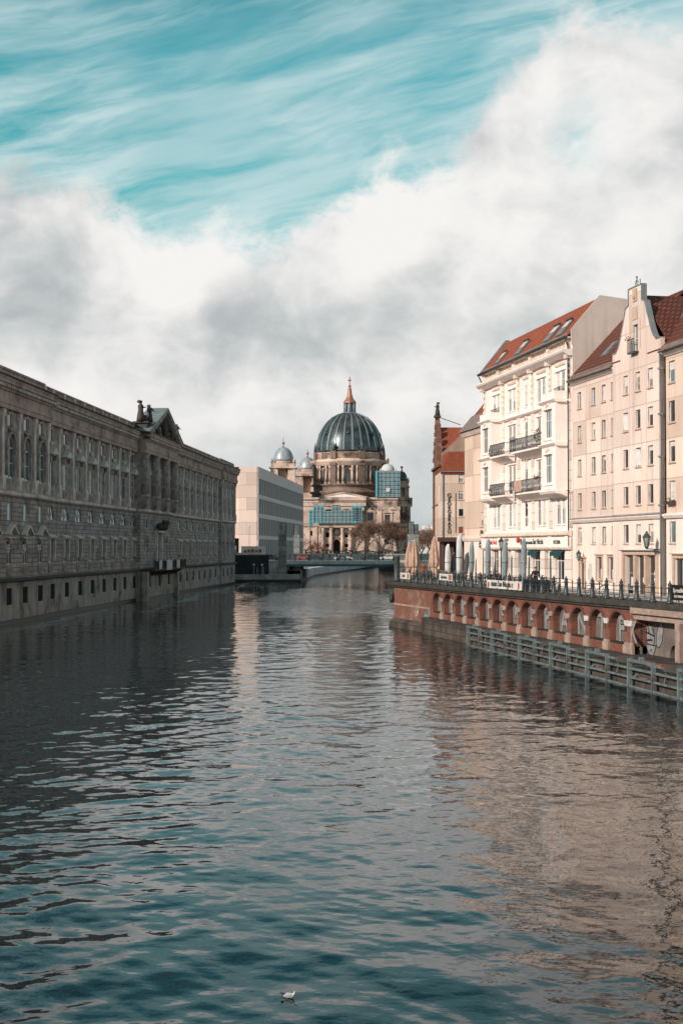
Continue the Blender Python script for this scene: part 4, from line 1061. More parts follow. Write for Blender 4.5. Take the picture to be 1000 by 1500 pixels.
def greens(parent,pts,mat='plant'):
    m=MB()
    for x,y,z,r in pts:
        for k in range(26):
            a=Vector((random.gauss(0,1),random.gauss(0,1),random.gauss(0,1))).normalized()*r*random.uniform(.4,1)
            s=r*.3; u=Vector((random.uniform(-1,1),random.uniform(-1,1),random.uniform(-1,1))).normalized()*s; v=u.cross(Vector((.3,.5,.9))).normalized()*s*.6
            c=Vector((x,y,z))+a; m.poly([c-u,c-v,c+u,c+v])
    return m.build('plants',M[mat],parent)
greens(b1,[(bl[0]+.4,-1.2,zF3+.5,.3),(bl[1]-1.6,-1.1,zF3+.4,.25)]); greens(b2,[(bl[0]+.5,-1.2,zF2+.6,.3),(bl[0]+2,-1.1,zF2+.9,.25),(bl[1]-.8,-1.1,zF2+.8,.25)])
greens(b3,[(br[0]+.4,-1.2,zF3+1.1,.33),(br[0]+1.2,-1.2,zF3+1.05,.3),(br[1]-.5,-1.2,zF3+1.2,.4),(br[1]-.5,-1.2,zF3+.6,.4)]); greens(b4,[(br[0]+.3,-1.2,zF2+.8,.3),(br[1]-.7,-1.2,zF2+1.15,.33),(br[1]-1.2,-1.2,zF2+1.1,.25)])
cl=MB(); n=9
for k in range(n-1):
    xa=br[0]+1.4+k*.27; ya=-1.33-.05*(k%2); yb=-1.33-.05*((k+1)%2); cl.poly([(xa,ya,zF2+.1),(xa+.27,yb,zF2+.1),(xa+.27,yb,zF2+1.05),(xa,ya,zF2+1.05)])
t=cl.build('blanket',M['canvas_beige'],None,FR.w(x0,0,QZ),FR.rot,label='beige blanket hung over the lower right iron balcony of the white house',cat='blanket')
cl=MB(); cl.box(br[0]+1.2,br[0]+1.6,-1.36,-1.33,zF2-1.2,zF2+.25); cl.build('white_cloth',M['banner'],None,FR.w(x0,0,QZ),FR.rot,label='narrow white cloth hanging down below the beige blanket on the balcony',cat='cloth')

# ------------------------------------------------------------------ cream gabled house (plain section + gabled section)
xa=xx(838.5)+.17; xb=xx(903); xc_=xx(974); 
GH=bld('gabled_house','long cream panel house with a curved gable, small windows and a shop at street level',xa)
X=lambda px,off=0: xx(px,off)-xa
WB=X(903); WC=X(974); zs=gz(9.55); zE=gz(20.6)
rows=[gz(z)-.62 for z in (19.0,16.4,13.8,11.2,8.55)]
colsL=[X(p) for p in (849.5,870,885,899)]; colsG=[X(p,-.25) for p in (917.5,935.5,953.8)]
up=[(c-.42,c+.42,z,z+1.25) for c in colsL for z in rows]; upG=[(c-.45,c+.45,z,z+1.3) for c in colsG for z in rows]
dx=X(853.3); wx=[X(878.5),X(895.7)]
lo=[(dx-.55,dx+.55,.02,2.1),(wx[0]-.55,wx[0]+.55,.95,2.6),(wx[1]-.55,wx[1]+.55,.95,2.6)]
m=MB(); m.wall(0,WB,zs,zE,0,up,.2); m.build('plain_facade',M['cream'],GH)
m=MB(); m.wall(0,WB,0,zs-.004,-.03,up+lo,.25); 
sf=(X(915.5,-.25),X(962.5,-.25)); 
m.wall(WB,WC,0,zs-.004,-.28,upG+[(sf[0],sf[1],.02,2.75)],.3); m.poly([(WB,-.28,0),(WB,0,0),(WB,0,zs),(WB,-.28,zs)]); m.poly([(WC,-.28,0),(WC,0,0),(WC,0,zs),(WC,-.28,zs)])
m.build('ground_floor_wall',M['ground_cream'],GH)
# gable outline
gc=(WB+WC)/2; hwid=(WC-WB)/2; gb=gz(21.55); g1=gz(22.0); gt=gz(25.6)
def prof():
    L=[(-hwid,zs),(-hwid,gb),(-hwid*.82,gb)]
    for k in range(1,9):
        f=k/8; L.append((-hwid*(.80-.40*f**.9), gb+(gz(24.35)-gb)*f**1.25))
    L+=[(-hwid*.27,gz(24.5)),(-hwid*.27,gt),(hwid*.27,gt),(hwid*.27,gz(24.5))]
    return L
Lp=prof(); Rp=[(-a,b) for a,b in Lp[:-2]][::-1]
outl=[(gc+a,b) for a,b in Lp[:-1]]+[(gc+a,b) for a,b in [(hwid*.27,gz(24.5))]]+[(gc+a,b) for a,b in Rp if b<gz(24.45)]
zcut=gz(20.5)
m=MB(); m.wall(WB,WC,zs,zcut,-.25,upG,.22)
topp=[p for p in outl if p[1]>zcut]; poly=[(WB,zcut)]+topp+[(WC,zcut)]
gw=(gc-.42,gc+.42); gwz=(gz(21.15),gz(23.0))
# gable face with one tall opening: split into left, right, above, below
def clip(poly,axis,val,keep_less):
    out=[]
    for i in range(len(poly)):
        a,b=poly[i],poly[(i+1)%len(poly)]; ia=(a[axis]<=val)==keep_less; ib=(b[axis]<=val)==keep_less
        if ia: out.append(a)
        if ia!=ib and abs(b[axis]-a[axis])>1e-9:
            t_=(val-a[axis])/(b[axis]-a[axis]); out.append((a[0]+(b[0]-a[0])*t_,a[1]+(b[1]-a[1])*t_))
    return out
pl=clip(poly,0,gw[0],True); pr_=clip(poly,0,gw[1],False); mid=clip(clip(poly,0,gw[0],False),0,gw[1],True)
for q in (pl,pr_,clip(mid,1,gwz[0],True),clip(mid,1,gwz[1],False)): m.poly([(a,-.25,b) for a,b in q])
ax_,bx_=gw; m.poly([(ax_,-.25,gwz[0]),(ax_,-.25,gwz[1]),(ax_,0,gwz[1]),(ax_,0,gwz[0])]); m.poly([(bx_,-.25,gwz[0]),(bx_,-.25,gwz[1]),(bx_,0,gwz[1]),(bx_,0,gwz[0])]); m.poly([(ax_,-.25,gwz[0]),(bx_,-.25,gwz[0]),(bx_,0,gwz[0]),(ax_,0,gwz[0])])
for i in range(len(poly)-1):
    a,b=poly[i],poly[i+1]; m.poly([(a[0],-.25,a[1]),(b[0],-.25,b[1]),(b[0],.05,b[1]),(a[0],.05,a[1])])
m.poly([(a,.05,b) for a,b in poly]); m.poly([(WB,-.25,zs),(WB,0,zs),(WB,0,zcut),(WB,-.25,zcut)]); m.poly([(WC,-.25,zs),(WC,0,zs),(WC,0,zcut),(WC,-.25,zcut)])
m.build('gable_facade',M['cream'],GH)
m=MB()   # zinc capping on the gable edge, right half is seen
pp=[p for p in outl]
for i in range(len(pp)-1):
    a,b=Vector((pp[i][0],0,pp[i][1])),Vector((pp[i+1][0],0,pp[i+1][1]))
    if (b-a).length<.05 or min(a.z,b.z)<zcut: continue
    d_=(b-a).normalized(); n_=Vector((-d_.z,0,d_.x)); 
    if (a+n_-Vector((gc,0,gz(22)))).length<(a-n_-Vector((gc,0,gz(22)))).length: n_=-n_
    m.prism([(a.x,a.z),(b.x,b.z),(b.x+n_.x*.07,b.z+n_.z*.07),(a.x+n_.x*.07,a.z+n_.z*.07)],-.31,.1)
m.build('gable_coping',M['zinc'],GH)
m=MB(); m.box(gc-.5,gc+.5,-.29,-.252,gz(23.35),gz(24.25)); m.box(gc-.38,gc+.38,-.31,-.292,gz(24.6),gz(25.5)); m.ell((gc,-.34,gz(25.0)),(.2,.12,.26),8,6); m.box(gc-.95,gc-.85,-.27,-.252,gz(21.3),gz(23.3)); m.box(gc+.85,gc+.95,-.27,-.252,gz(21.3),gz(23.3)); m.build('gable_panels',M['surround'],GH)
m=MB(); m.tube((gc-.3,0,gt),(gc-.3,0,gt+.75),.035,n=5); m.tube((gc+.3,0,gt),(gc+.3,0,gt+.55),.03,n=5)
for q in range(7):
    a=math.pi*q/6; m.tube((gc-.3+.28*math.cos(a),0,gt+.32+.22*math.sin(a)),(gc-.3+.28*math.cos(a+.52),0,gt+.32+.22*math.sin(a+.52)),.025,n=4)
m.ell((gc-.3,0,gt+.75),(.1,.05,.1),6,5); m.build('gable_finial',M['iron'],GH)
window(GH,gc,gwz[0],.84,gwz[1]-gwz[0],-.08,'half','white_frame','glass_sky',name='gable_door')
m=MB()
for k in range(9): m.tube((gc-.6+k*.15,-.6,gz(21.1)),(gc-.6+k*.15,-.6,gz(21.95)),.02,n=4)
m.box(gc-.62,gc+.62,-.62,-.58,gz(21.95),gz(22.0)); m.box(gc-.62,gc+.62,-.62,-.252,gz(21.0),gz(21.1)); o=m.build('gable_balcony',M['iron'],GH); greens(o,[(gc-.5,-.65,gz(22.1),.2),(gc-.1,-.65,gz(22.05),.16)],'rust_leaf')
random.seed(21)
for c in colsL:
    for k,z in enumerate(rows): window(GH,c,z,.84,1.25,.12,'plain','white_frame',['glass_sky','glass_curtain','glass_curtain','glass','glass_curtain'][k] if random.random()<.7 else 'glass','surround')
for j,c in enumerate(colsG):
    for k,z in enumerate(rows):
        o=window(GH,c,z,.9,1.3,-.17,'plain','white_frame',['glass_sky','glass','glass','glass','glass'][k] if random.random()<.8 else 'glass_curtain','surround',wy=-.25)
        if (k,j) in ((1,0),(2,1)):      # casements tilted open
            s=MB(); s.box(-.34,-.28,-.03,.0,0,1.1); s.box(.28,.34,-.03,0,0,1.1); s.box(-.28,.28,-.03,0,0,.06); s.box(-.28,.28,-.03,0,1.04,1.1); s.poly([(-.28,-.015,.06),(.28,-.015,.06),(.28,-.015,1.04),(-.28,-.015,1.04)])
            q=s.build('tilted_casement',[M['white_frame']],o,(.05,-.02,.09)); q.rotation_euler=(R(8),0,R(10))
# cornice bands
m=MB(); m.prism([(-.001,zs-.02),(-.2,zs+.0),(-.34,zs+.18),(-.34,zs+.26),(-.001,zs+.34)],0,WB,'x'); m.prism([(-.252,zs-.02),(-.42,zs+.0),(-.56,zs+.18),(-.56,zs+.26),(-.252,zs+.34)],WB,WC,'x'); m.build('string_course',M['ground_cream'],GH)
m=MB(); m.prism([(-.001,zs+.345),(-.37,zs+.27),(-.37,zs+.30),(-.001,zs+.40)],0,WB,'x'); m.prism([(-.252,zs+.345),(-.6,zs+.27),(-.6,zs+.30),(-.252,zs+.42)],WB,WC,'x'); m.build('string_course_flashing',M['zinc'],GH)
m=MB(); m.prism([(-.001,zE-.3),(-.12,zE-.28),(-.3,zE-.08),(-.3,zE),(-.001,zE)],0,WB-.01,'x'); m.build('eave_moulding',M['stucco'],GH)
m=MB(); m.prism([(-.55,zE+.0),(-.1,zE+.5),(-.02,zE+.5),(-.4,zE+.0)],-.02,WB-.01,'x'); m.tube((0,-.5,zE+.02),(WB,-.5,zE+.02),.08,n=6); m.build('gutter_tiles',M['gutter'],GH)
# roofs
k47=math.tan(R(47))
m=MB(); m.prism([(-.3,zE+.28),(4.6,zE+.28+4.9*k47),(4.6,zE+.1+4.9*k47),(-.2,zE+.16)],.0,WB+1.5,'x'); m.prism([(4.602,zE+.28+4.9*k47),(9.5,zE+.3),(9.5,zE+.1),(4.602,zE+.1+4.9*k47)],0,WB+1.5,'x')
rfL=m.build('roof',M['tiles_dark'],GH)
skylight(rfL,X(893,1.2),.75,zE+.28+1.05*k47,1.0,1.5,R(47))
m=MB(); zr=gz(25.05); zb=gz(21.2)
m.prism([(WB-.1,zb),(gc,zr),(WC+.25,zb),(WC+.1,zb-.1),(gc,zr-.2),(WB,zb-.1)],.26,12,'y'); m.build('cross_roof',M['tiles_dark'],GH)
m=MB(); m.poly([(0,10,0),(WC,10,0),(WC,10,zE),(0,10,zE)]); m.poly([(0,.001,0),(0,10,0),(0,10,zE),(0,.001,zE)]); m.build('rear_wall',M['cream'],GH)
# street openings
m=MB(); m.box(dx-.75,dx-.555,-.12,-.032,.02,2.2); m.box(dx+.555,dx+.75,-.12,-.032,.02,2.2); m.box(dx-.8,dx+.8,-.16,-.032,2.204,2.5); m.box(dx-.9,dx+.9,-.3,-.032,2.504,2.62); m.build('door_surround',M['surround'],GH)
m=MB(); m.box(dx-.55,dx+.55,.12,.18,.02,2.1); d_=m.build('door',M['wood'],GH); m=MB(); m.box(dx-.35,dx+.35,.10,.118,.9,1.95); m.build('door_pane',M['glass'],d_)
for c in wx:
    m=MB(); m.box(c-.75,c-.555,-.1,-.032,.8,2.75); m.box(c+.555,c+.75,-.1,-.032,.8,2.75); m.box(c-.555,c+.555,-.1,-.032,2.604,2.75); m.box(c-.555,c+.555,-.12,-.032,.78,.945); m.box(c-.8,c+.8,-.2,-.032,2.754,2.82); m.build('window_surround',M['surround'],GH)
    o=window(GH,c,.95,1.1,1.65,.1,'plain','grey_frame','glass',name='street_window'); m=MB(); m.box(-.1,.35,-.03,-.005,.1,.75); m.build('white_poster',M['banner'],o)
m=MB(); a,b_=sf; t3=(b_-a)/3
m.box(a-.3,a-.002,-.42,-.284,.02,2.8); m.box(b_+.002,b_+.3,-.42,-.284,.02,2.8); m.box(a-.3,b_+.3,-.42,-.284,2.804,3.05)
for k in(1,2): m.box(a+t3*k-.14,a+t3*k+.14,-.38,0,.02,2.745)
m.build('shop_surround',M['surround'],GH)
m=MB(); m.box(a-.4,b_+.4,-.56,-.284,3.054,3.13); m.build('shop_ledge',M['zinc'],GH)
for k in range(3):
    c=a+t3*(k+.5); m=MB(); ww=t3/2-.15
    if k==1: m.box(c-ww,c+ww,-.02,.03,.05,2.72); o=m.build('shop_door',M['glass'],GH); m=MB(); m.box(c-ww,c-ww+.1,-.07,-.025,.05,2.7); m.box(c+ww-.1,c+ww,-.07,-.025,.05,2.7); m.box(c-.2,c+.25,-.035,-.022,.9,1.25); m.box(c+.1,c+.35,-.035,-.022,1.6,1.85); m.build('door_frame',M['banner'] ,o)
    else:
        o=window(GH,c,.35,ww*2,2.35,-.03,'half','grey_frame','glass',name='shop_window')
        m=MB(); m.box(-.4,.4,-.02,-.005,.3,.9) if k==0 else m.ell((.2,-.02,1.0),(.4,.03,.45),10,6); m.build('window_poster',M['banner'],o)
        if k==2: text(o,'CAFE',.24,(.2,-.07,.92),'ink')
m=MB(); m.box(X(866,0)-.25,X(866,0)+.25,-.12,-.034,.6,2.1); o=m.build('white_notice_panel',M['banner'],GH); m=MB(); m.box(X(866,0)-.4,X(866,0)-.28,-.1,-.034,.9,1.7); m.build('dark_strip',M['steel'],o)
# downpipes
m=MB(); xp=WC+.12; m.tube((xp,-.35,zE-.2),(xp,-.35,.1),.065,n=8)
for z in (6.0,9.2,12,15): m.box(xp-.14,xp+.14,-.47,-.2,z,z+.12)
m.build('downpipe',M['zinc'],GH)
m=MB(); m.box(X(967.5,0)-.2,X(967.5,0)+.2,-.4,-.284,.5,1.0); m.build('meter_box',M['canvas_blue'],GH)

def lantern(parent,x,y,z,s=1.0,name='lantern'):
    m=MB(); m.lathe([(.10*s,0),(.2*s,.5*s)],x,y,6,sm=False); o=m.build(name,M['lamp_glass'],parent,(0,0,z))
    m=MB(); m.lathe([(.25*s,.5*s),(.22*s,.56*s),(.08*s,.74*s),(.05*s,.86*s)],x,y,6,sm=False); m.lathe([(.05*s,-.12*s),(.12*s,-.001)],x,y,6,sm=False)
    for k in range(6):
        a=math.pi*k/3; m.tube((x+.105*s*math.cos(a),y+.105*s*math.sin(a),0),(x+.205*s*math.cos(a),y+.205*s*math.sin(a),.5*s),.014*s,n=4)
    m.build('lantern_cap',M['iron'],o); return o
xw,zw=FR.xz(968,805,-.25)
wl_=thing('wall_lantern','large iron wall lantern on a scrolled bracket between the shop and the downpipe','lantern',FR.w(xw,-.28,zw),FR.rot)
m=MB(); m.tube((0,0,0),(-.05,-.95,.05),.035,n=6); m.tube((0,0,-.25),(-.02,-.5,.02),.025,n=6); m.box(-.06,.06,-.04,0,-.35,.2)
for q in range(8): a=q*.7; m.tube((-.02,-.42-.1*math.cos(a),-.1+.1*math.sin(a)),(-.02,-.42-.1*math.cos(a+.7),-.1+.1*math.sin(a+.7)),.018,n=4)
m.build('bracket',M['iron'],wl_); lantern(wl_,-.05,-.95,.18,1.2)
xw,zw=FR.xz(856.5,822,0)
wl_=thing('door_lantern','small round-topped lantern above the house door at the left end of the cream house','lantern',FR.w(xw,0,zw),FR.rot)
m=MB(); m.tube((0,0,0),(0,-.5,.1),.03,n=6); m.box(-.08,.08,-.04,0,-.15,.2); m.build('bracket',M['iron'],wl_); lantern(wl_,0,-.5,.12,.85)

# ------------------------------------------------------------------ apricot house at the right edge
x2=xc_+.25
AH=bld('apricot_house','apricot panel house at the right edge of the photo, past the downpipe',x2)
X=lambda px,off=0: xx(px,off)-x2
WA=20; zsA=zs; zEA=gz(20.45)
cA=[X(985.5)+k*2.9 for k in range(6)]; opA=[(c-.5,c+.5,z,z+1.4) for c in cA for z in rows]
m=MB(); m.wall(0,WA,zsA,zEA,0,opA,.2); m.poly([(0,0,zsA),(0,10,zsA),(0,10,zEA),(0,0,zEA)]); m.poly([(WA,0,0),(WA,10,0),(WA,10,zEA),(WA,0,zEA)]); m.poly([(0,10,0),(WA,10,0),(WA,10,zEA),(0,10,zEA)]); m.build('wall',M['apricot'],AH)
m=MB(); lwA=[(X(997)+k*4-.9,X(997)+k*4+.9,.75,2.6) for k in range(4)]; m.wall(0,WA,0,zsA-.004,-.03,opA+lwA,.25); m.build('ground_floor_wall',M['ground_cream'],AH)
m=MB(); m.prism([(-.001,zs-.02),(-.2,zs+.0),(-.34,zs+.18),(-.34,zs+.26),(-.001,zs+.34)],0,WA,'x'); m.prism([(-.001,zEA-.3),(-.12,zEA-.28),(-.3,zEA-.08),(-.3,zEA),(-.001,zEA)],0,WA,'x'); m.build('cornice',M['stucco'],AH)
for c in cA:
    for k,z in enumerate(rows):
        window(AH,c,z,1.0,1.4,.08,'plain' if k!=3 else 'half','white_frame',['glass_sky','glass','glass','glass','glass_sky'][k],'surround')
o=MB(); o.box(cA[0]-.6,cA[0]+.6,-.35,-.05,rows[3]-.14,rows[3]+.05); o=o.build('window_box',M['wood'],AH); greens(o,[(cA[0]-.3,-.2,rows[3]+.18,.2),(cA[0]+.3,-.2,rows[3]+.2,.22)])
for a,b_,z0_,z1_ in lwA:
    m=MB(); m.box(a-.25,a-.002,-.13,-.034,.6,2.85); m.box(b_+.002,b_+.25,-.13,-.034,.6,2.85); m.box(a-.002,b_+.002,-.13,-.034,2.604,2.85); m.box(a-.002,b_+.002,-.16,-.034,.6,.745); m.box(a-.35,b_+.35,-.3,-.034,2.854,2.92); m.build('window_surround',M['surround'],AH)
    window(AH,(a+b_)/2,z0_,b_-a,z1_-z0_,.1,'double','grey_frame','glass',name='shop_window')
m=MB(); m.prism([(-.3,zEA+.28),(5.0,zEA+.28+5.3*k47*.95),(5.0,zEA+.08+5.3*k47*.95),(-.2,zEA+.16)],-2.5,WA,'x'); m.prism([(5.002,zEA+.28+5.3*k47*.95),(10.3,zEA+.3),(10.3,zEA+.1),(5.002,zEA+.08+5.3*k47*.95)],-2.5,WA,'x'); rfA=m.build('roof',M['tiles_dark'],AH)
m=MB(); m.prism([(-.55,zEA+.0),(-.1,zEA+.5),(-.02,zEA+.5),(-.4,zEA+.0)],-.02,WA,'x'); m.tube((0,-.5,zEA+.02),(WA,-.5,zEA+.02),.08,n=6); m.build('gutter_tiles',M['gutter'],rfA)
skylight(rfA,X(1003,2.5),1.6,zEA+.28+1.8*k47*.95,1.1,1.5,R(45))

# ------------------------------------------------------------------ peach house behind the white one
x3=xx(680.5); w3=x0-x3-.05
PH=bld('peach_house','narrow peach house with a steep red roof, squeezed in left of the white stucco house',x3)
X=lambda px,off=0: xx(px,off)-x3
zEp=FR.xz(682,634,0)[1]-QZ
prow=[FR.xz(705,p,.0)[1]-QZ for p in (654.5,694.5,731.5,771)]
m=MB(); cP=w3-1.0; opP=[(cP-.42,cP+.42,z,z+1.35) for z in prow]; m.wall(0,w3,4.15,zEp,0,opP,.2); m.poly([(0,0,0),(0,10,0),(0,10,zEp+9.5),(0,0,zEp)]); m.poly([(0,10,0),(w3,10,0),(w3,10,zEp+9),(0,10,zEp+9)]); m.build('wall',M['peach'],PH)
m=MB(); m.wall(0,w3,0,4.146,-.06,[],.2); m.poly([(0,-.06,0),(0,0,0),(0,0,4.146),(0,-.06,4.146)]); m.build('ground_floor_wall',M['ground_cream'],PH)
for z in prow: window(PH,cP,z,.84,1.35,.08,'plain','white_frame','glass','surround')
m=MB(); m.prism([(-.001,zEp-.5),(-.15,zEp-.45),(-.45,zEp-.1),(-.45,zEp),(-.001,zEp)],-.1,w3,'x'); m.prism([(-.001,3.9),(-.18,3.95),(-.3,4.2),(-.3,4.3),(-.001,4.38)],-.05,w3,'x'); m.build('cornice',M['ground_cream'],PH)
m=MB(); kk=math.tan(R(50)); m.prism([(-.5,zEp+.02),(7,zEp+7.5*kk),(7,zEp+7.5*kk-.2),(-.35,zEp)],-.15,w3+.5,'x'); rf=m.build('roof',M['tiles'],PH)
m=MB(); m.prism([(-.65,zEp-.0),(.8,zEp+1.6),(.8,zEp+1.75),(-.55,zEp+.14)],-.18,w3+.4,'x'); m.build('eave_shade_strip',M['gutter'],rf)  # brown strip paints the soffit shading along the eave
m=MB(); m.box(.6,1.5,2.2,2.9,zEp+2.6,zEp+4.2); m.build('chimney',M['brown_render'],rf)
xs_,zs_=FR.xz(705,802,-.1)
sg=thing('hanging_sign','dark arched shop sign with a bust on the wall of the peach house','sign',FR.w(xs_,-.02,zs_),FR.rot)
m=MB(); N=10; m.prism([(-.5,.55)]+[(-.42*math.cos(math.pi*i/N),1.15+.5*math.sin(math.pi*i/N)) for i in range(N+1)]+[(.5,.55)],-.12,0); m.box(-.75,.75,-.12,0,0,.5); m.build('board',M['iron'],sg)
m=MB(); m.ell((0,-.16,1.2),(.17,.1,.22),8,6); m.ell((0,-.15,.85),(.3,.08,.2),8,6); m.build('bust',M['pier_stone'],sg)
text(sg,'GASTHAUS',.2,(0,-.135,.17),'banner')

# ------------------------------------------------------------------ brewery house further back, facing the camera
D0=215
def P2(px,D=D0): return (px-500)/2083.3*D
def Z2(py,D=D0): return CH+(803-py)/2083.3*D-QZ
bx0=P2(646); GBH=thing('brewery_house','cream house end wall with vertical dark lettering and red roof, left of the peach house','house',(bx0,D0,QZ),0)
wB=P2(692)-bx0; zeB=Z2(690.5)
wc=[(P2(675.3)-bx0)]; zrow=[(706.5,694),(732,719.5),(756.5,745.5),(781.5,771.5)]
m=MB(); opb=[(wc[0]-.38,wc[0]+.38,Z2(a),Z2(b)) for a,b in zrow]; m.wall(0,wB,Z2(791),zeB,0,opb,.2); m.poly([(0,0,0),(0,14,0),(0,14,zeB),(0,0,zeB)]); m.build('wall',M['peach'],GBH)
for k,(a,b) in enumerate(zrow): window(GBH,wc[0],Z2(a),.76,Z2(b)-Z2(a),.08,'plain','white_frame' if k<3 else 'white_frame',['glass_curtain','glass_curtain','glass','glass'][k],'surround')
m=MB(); m.box(wc[0]-.3,wc[0]+.3,.06,.1,Z2(781),Z2(772)); m.build('red_shutter',M['tiles_flat'],GBH)
m=MB(); gops=[(.6,1.4,0.02,3.6),(1.9,2.9,0.02,3.6),(3.4,4.2,.02,3.6)]; m.wall(-.1,wB,0,Z2(791)-.004,-.1,gops,.5); m.poly([(-.1,-.1,0),(-.1,3,0),(-.1,3,Z2(791)),(-.1,-.1,Z2(791))]); m.build('brick_ground_floor',M['brick_dark'],GBH)
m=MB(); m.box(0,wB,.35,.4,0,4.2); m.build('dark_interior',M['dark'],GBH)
m=MB(); m.box(-.6,wB,-1.3,-.105,Z2(793.5),Z2(789.5)); m.prism([(-.105,Z2(789.5)+.004),(-1.35,Z2(789.5)+.004),(-.105,Z2(787))],-.6,wB,'x'); m.build('canopy',M['wood'],GBH)
m=MB(); m.prism([(-.3,zeB),(5,zeB+3.35),(5,zeB+3.15),(-.15,zeB-.1)],1.6,wB,'x'); m.poly([(-.1,-.3,zeB+.02),(1.6,-.3,zeB+.02),(1.6,5,zeB+3.36),(.6,5,zeB+2.8)]); m.box(-.1,wB,-.25,0,zeB-.35,zeB-.005); m.build('roof',M['tiles'],GBH)
m=MB(); m.box(-.1,wB,-.42,-.3,zeB-.08,zeB+.05); m.tube((.25,-.12,zeB),(.25,-.12,.1),.1,n=6); m.build('gutter',M['zinc'],GBH)
m=MB(); m.box(P2(666.3)-bx0,P2(666.3)-bx0+.1,-.12,-.002,Z2(780),Z2(722)); m.build('flagpole',M['brown_render'],GBH)
for i,ch in enumerate('GEORGBRAEU'):
    text(GBH,ch,.74 if i else .9,(P2(657.7)-bx0,-.08,Z2(728.6+i*5.85)),'ink',off=.02)
m=MB(); zr1=Z2(657); m.poly([(.4,5.05,zeB),(.4,5.05,Z2(661)),(P2(680,221)-bx0,5.05,Z2(632,221)),(wB,5.05,Z2(632,221)),(wB,5.05,zeB)]); m.poly([(.4,5.6,zeB),(.4,5.6,Z2(661)),(P2(680,221)-bx0,5.6,Z2(632,221)),(wB,5.6,Z2(632,221)),(wB,5.6,zeB)]); m.poly([(.4,5.05,Z2(661)),(P2(680,221)-bx0,5.05,Z2(632,221)),(P2(680,221)-bx0,5.6,Z2(632,221)),(.4,5.6,Z2(661))]); m.build('brown_gable_wall',M['brown_render'],GBH)
# red brick gabled house, seen almost edge-on
BX=15.35; D1=236
RBH=thing('brick_gable_house','narrow red brick house with a stepped gable, at the left end of the row','house',(BX,D1,QZ),R(-90))
Lr=14.0; zbr=Z2(684,229)
m=MB(); rops=[(x-.5,x+.5,z,z+1.5,True) for x in (2,4.6,7,9.4,12) for z in (5.2,8.2,11.2,14.0)]; m.wall(0,Lr,0,zbr,0,rops,.25); m.poly([(Lr,0,0),(Lr,9,0),(Lr,9,zbr),(Lr,0,zbr)]); m.poly([(0,0,0),(0,9,0),(0,9,zbr),(0,0,zbr)])
m.build('wall',M['brick_worn'],RBH)
random.seed(8)
for o_ in rops: window(RBH,(o_[0]+o_[1])/2,o_[2],1.0,1.5,.1,'arch','grey_frame','glass_sky')
m=MB(); steps=[(0,zbr),(1.2,zbr+1.0),(2.4,zbr+2.3),(3.6,zbr+3.6),(4.8,zbr+5.0),(5.8,zbr+6.2)]
for i,(s_,zt_) in enumerate(steps):
    m.box(s_+.0,Lr-s_,-.1+.02*i,.5-.02*i,zbr+.004 if i==0 else steps[i-1][1]+.002,zt_+ (.0 if i else .4)) if i else None
for (s_,zt_) in steps[1:]:
    for x in (s_+.3,Lr-s_-.3): m.box(x-.3,x+.3,-.3,.6,zt_,zt_+.7); m.prism([(x-.3,zt_+.704),(x+.3,zt_+.704),(x,zt_+1.3)],-.2,.5)
m.box(-.2,Lr+.2,-.45,.0-.002,zbr-.4,zbr); m.box(-.1,Lr+.1,-.3,-.002,9.9,10.2)
for k in range(8): m.box(k*1.95+.1,k*1.95+.3,-.22,-.002,4.5,zbr-.4)
m.build('stepped_gable',M['brick_worn'],RBH)
m=MB(); m.box(6.6,7.4,-.25,.45,zbr+6.2,zbr+8.0); m.box(6.4,7.6,-.45,.65,zbr+8.004,zbr+8.3); m.build('statue_pedestal',M['brick_dark'],RBH)
st_=thing('gable_statue','small dark statue standing on top of the red brick stepped gable','statue',(BX+.1,D1-7,QZ+zbr+8.3),R(-90)); statue(st_,'front',(0,0,0),R(0),2.2,'stone_dark')
m=MB(); m.prism([(1.0,zbr),(7,Z2(628,232)),(13,zbr),(12.8,zbr-.1),(7,Z2(628,232)-.25),(1.2,zbr-.1)],.55,9,'y'); m.build('roof',M['tiles_flat'],RBH)
m=MB(); m.prism([(9.8,zbr+1.6),(12.6,zbr+1.6),(12.6,zbr+2.6),(9.8,zbr+2.9)],2.6,4.6); m.build('dormer',M['concrete'],RBH)
m=MB(); m.tube((7.5,.3,zbr+8.0),(7.8,3.8,Z2(625,232)),.06,n=5); m.build('stay_rod',M['iron'],RBH)
BLINDS[0]=False
# ================================================================== brick quay with arcade
QL=Frame(5.17,138,.251,-1)
Xq=lambda px,off=0: QL.x(px,off)
SLOPE=.0096
def shear(mb,i0=0):
    for i in range(i0,len(mb.v)):
        x,y,z=mb.v[i]; 
        if z<4.0: mb.v[i]=(x,y,z-SLOPE*x*min(1,(4.0-z)/2.35))
QW=thing('brick_quay_wall','weathered red brick quay wall with a graffiti-painted arcade above the water','quay wall',(5.17,138,0),QL.rot)
A0=Xq(632); A1=Xq(920); PITCHQ=(Xq(888.4)-Xq(648))/11; NA=13
first=Xq(648)-PITCHQ+.0
SE=96.0
cop0,cop1=4.02,4.35
m=MB(); m.box(-.25,A0-.35,0,2.0,2.3,cop0); m.box(-.25,A0-.35,-.02,2.0,.9,2.12); 
m.box(A0-.35,A0-.1,.25,2,1,cop0)
m.build('brick_block',M['brick_worn'],QW)
m=MB(); m.box(-.3,A0-.34,-.06,2,2.124,2.296); m.build('stone_band',M['pier_stone'],QW)
m=MB(); m.prism([(-.55,-1.5),(-.45,.55),(-.02,.9),(2,.9),(2,-1.5)],-.45,A0,'x'); m.build('battered_footing',M['quay_stone'],QW)
ops=[]; zs0=1.66; zar=3.72
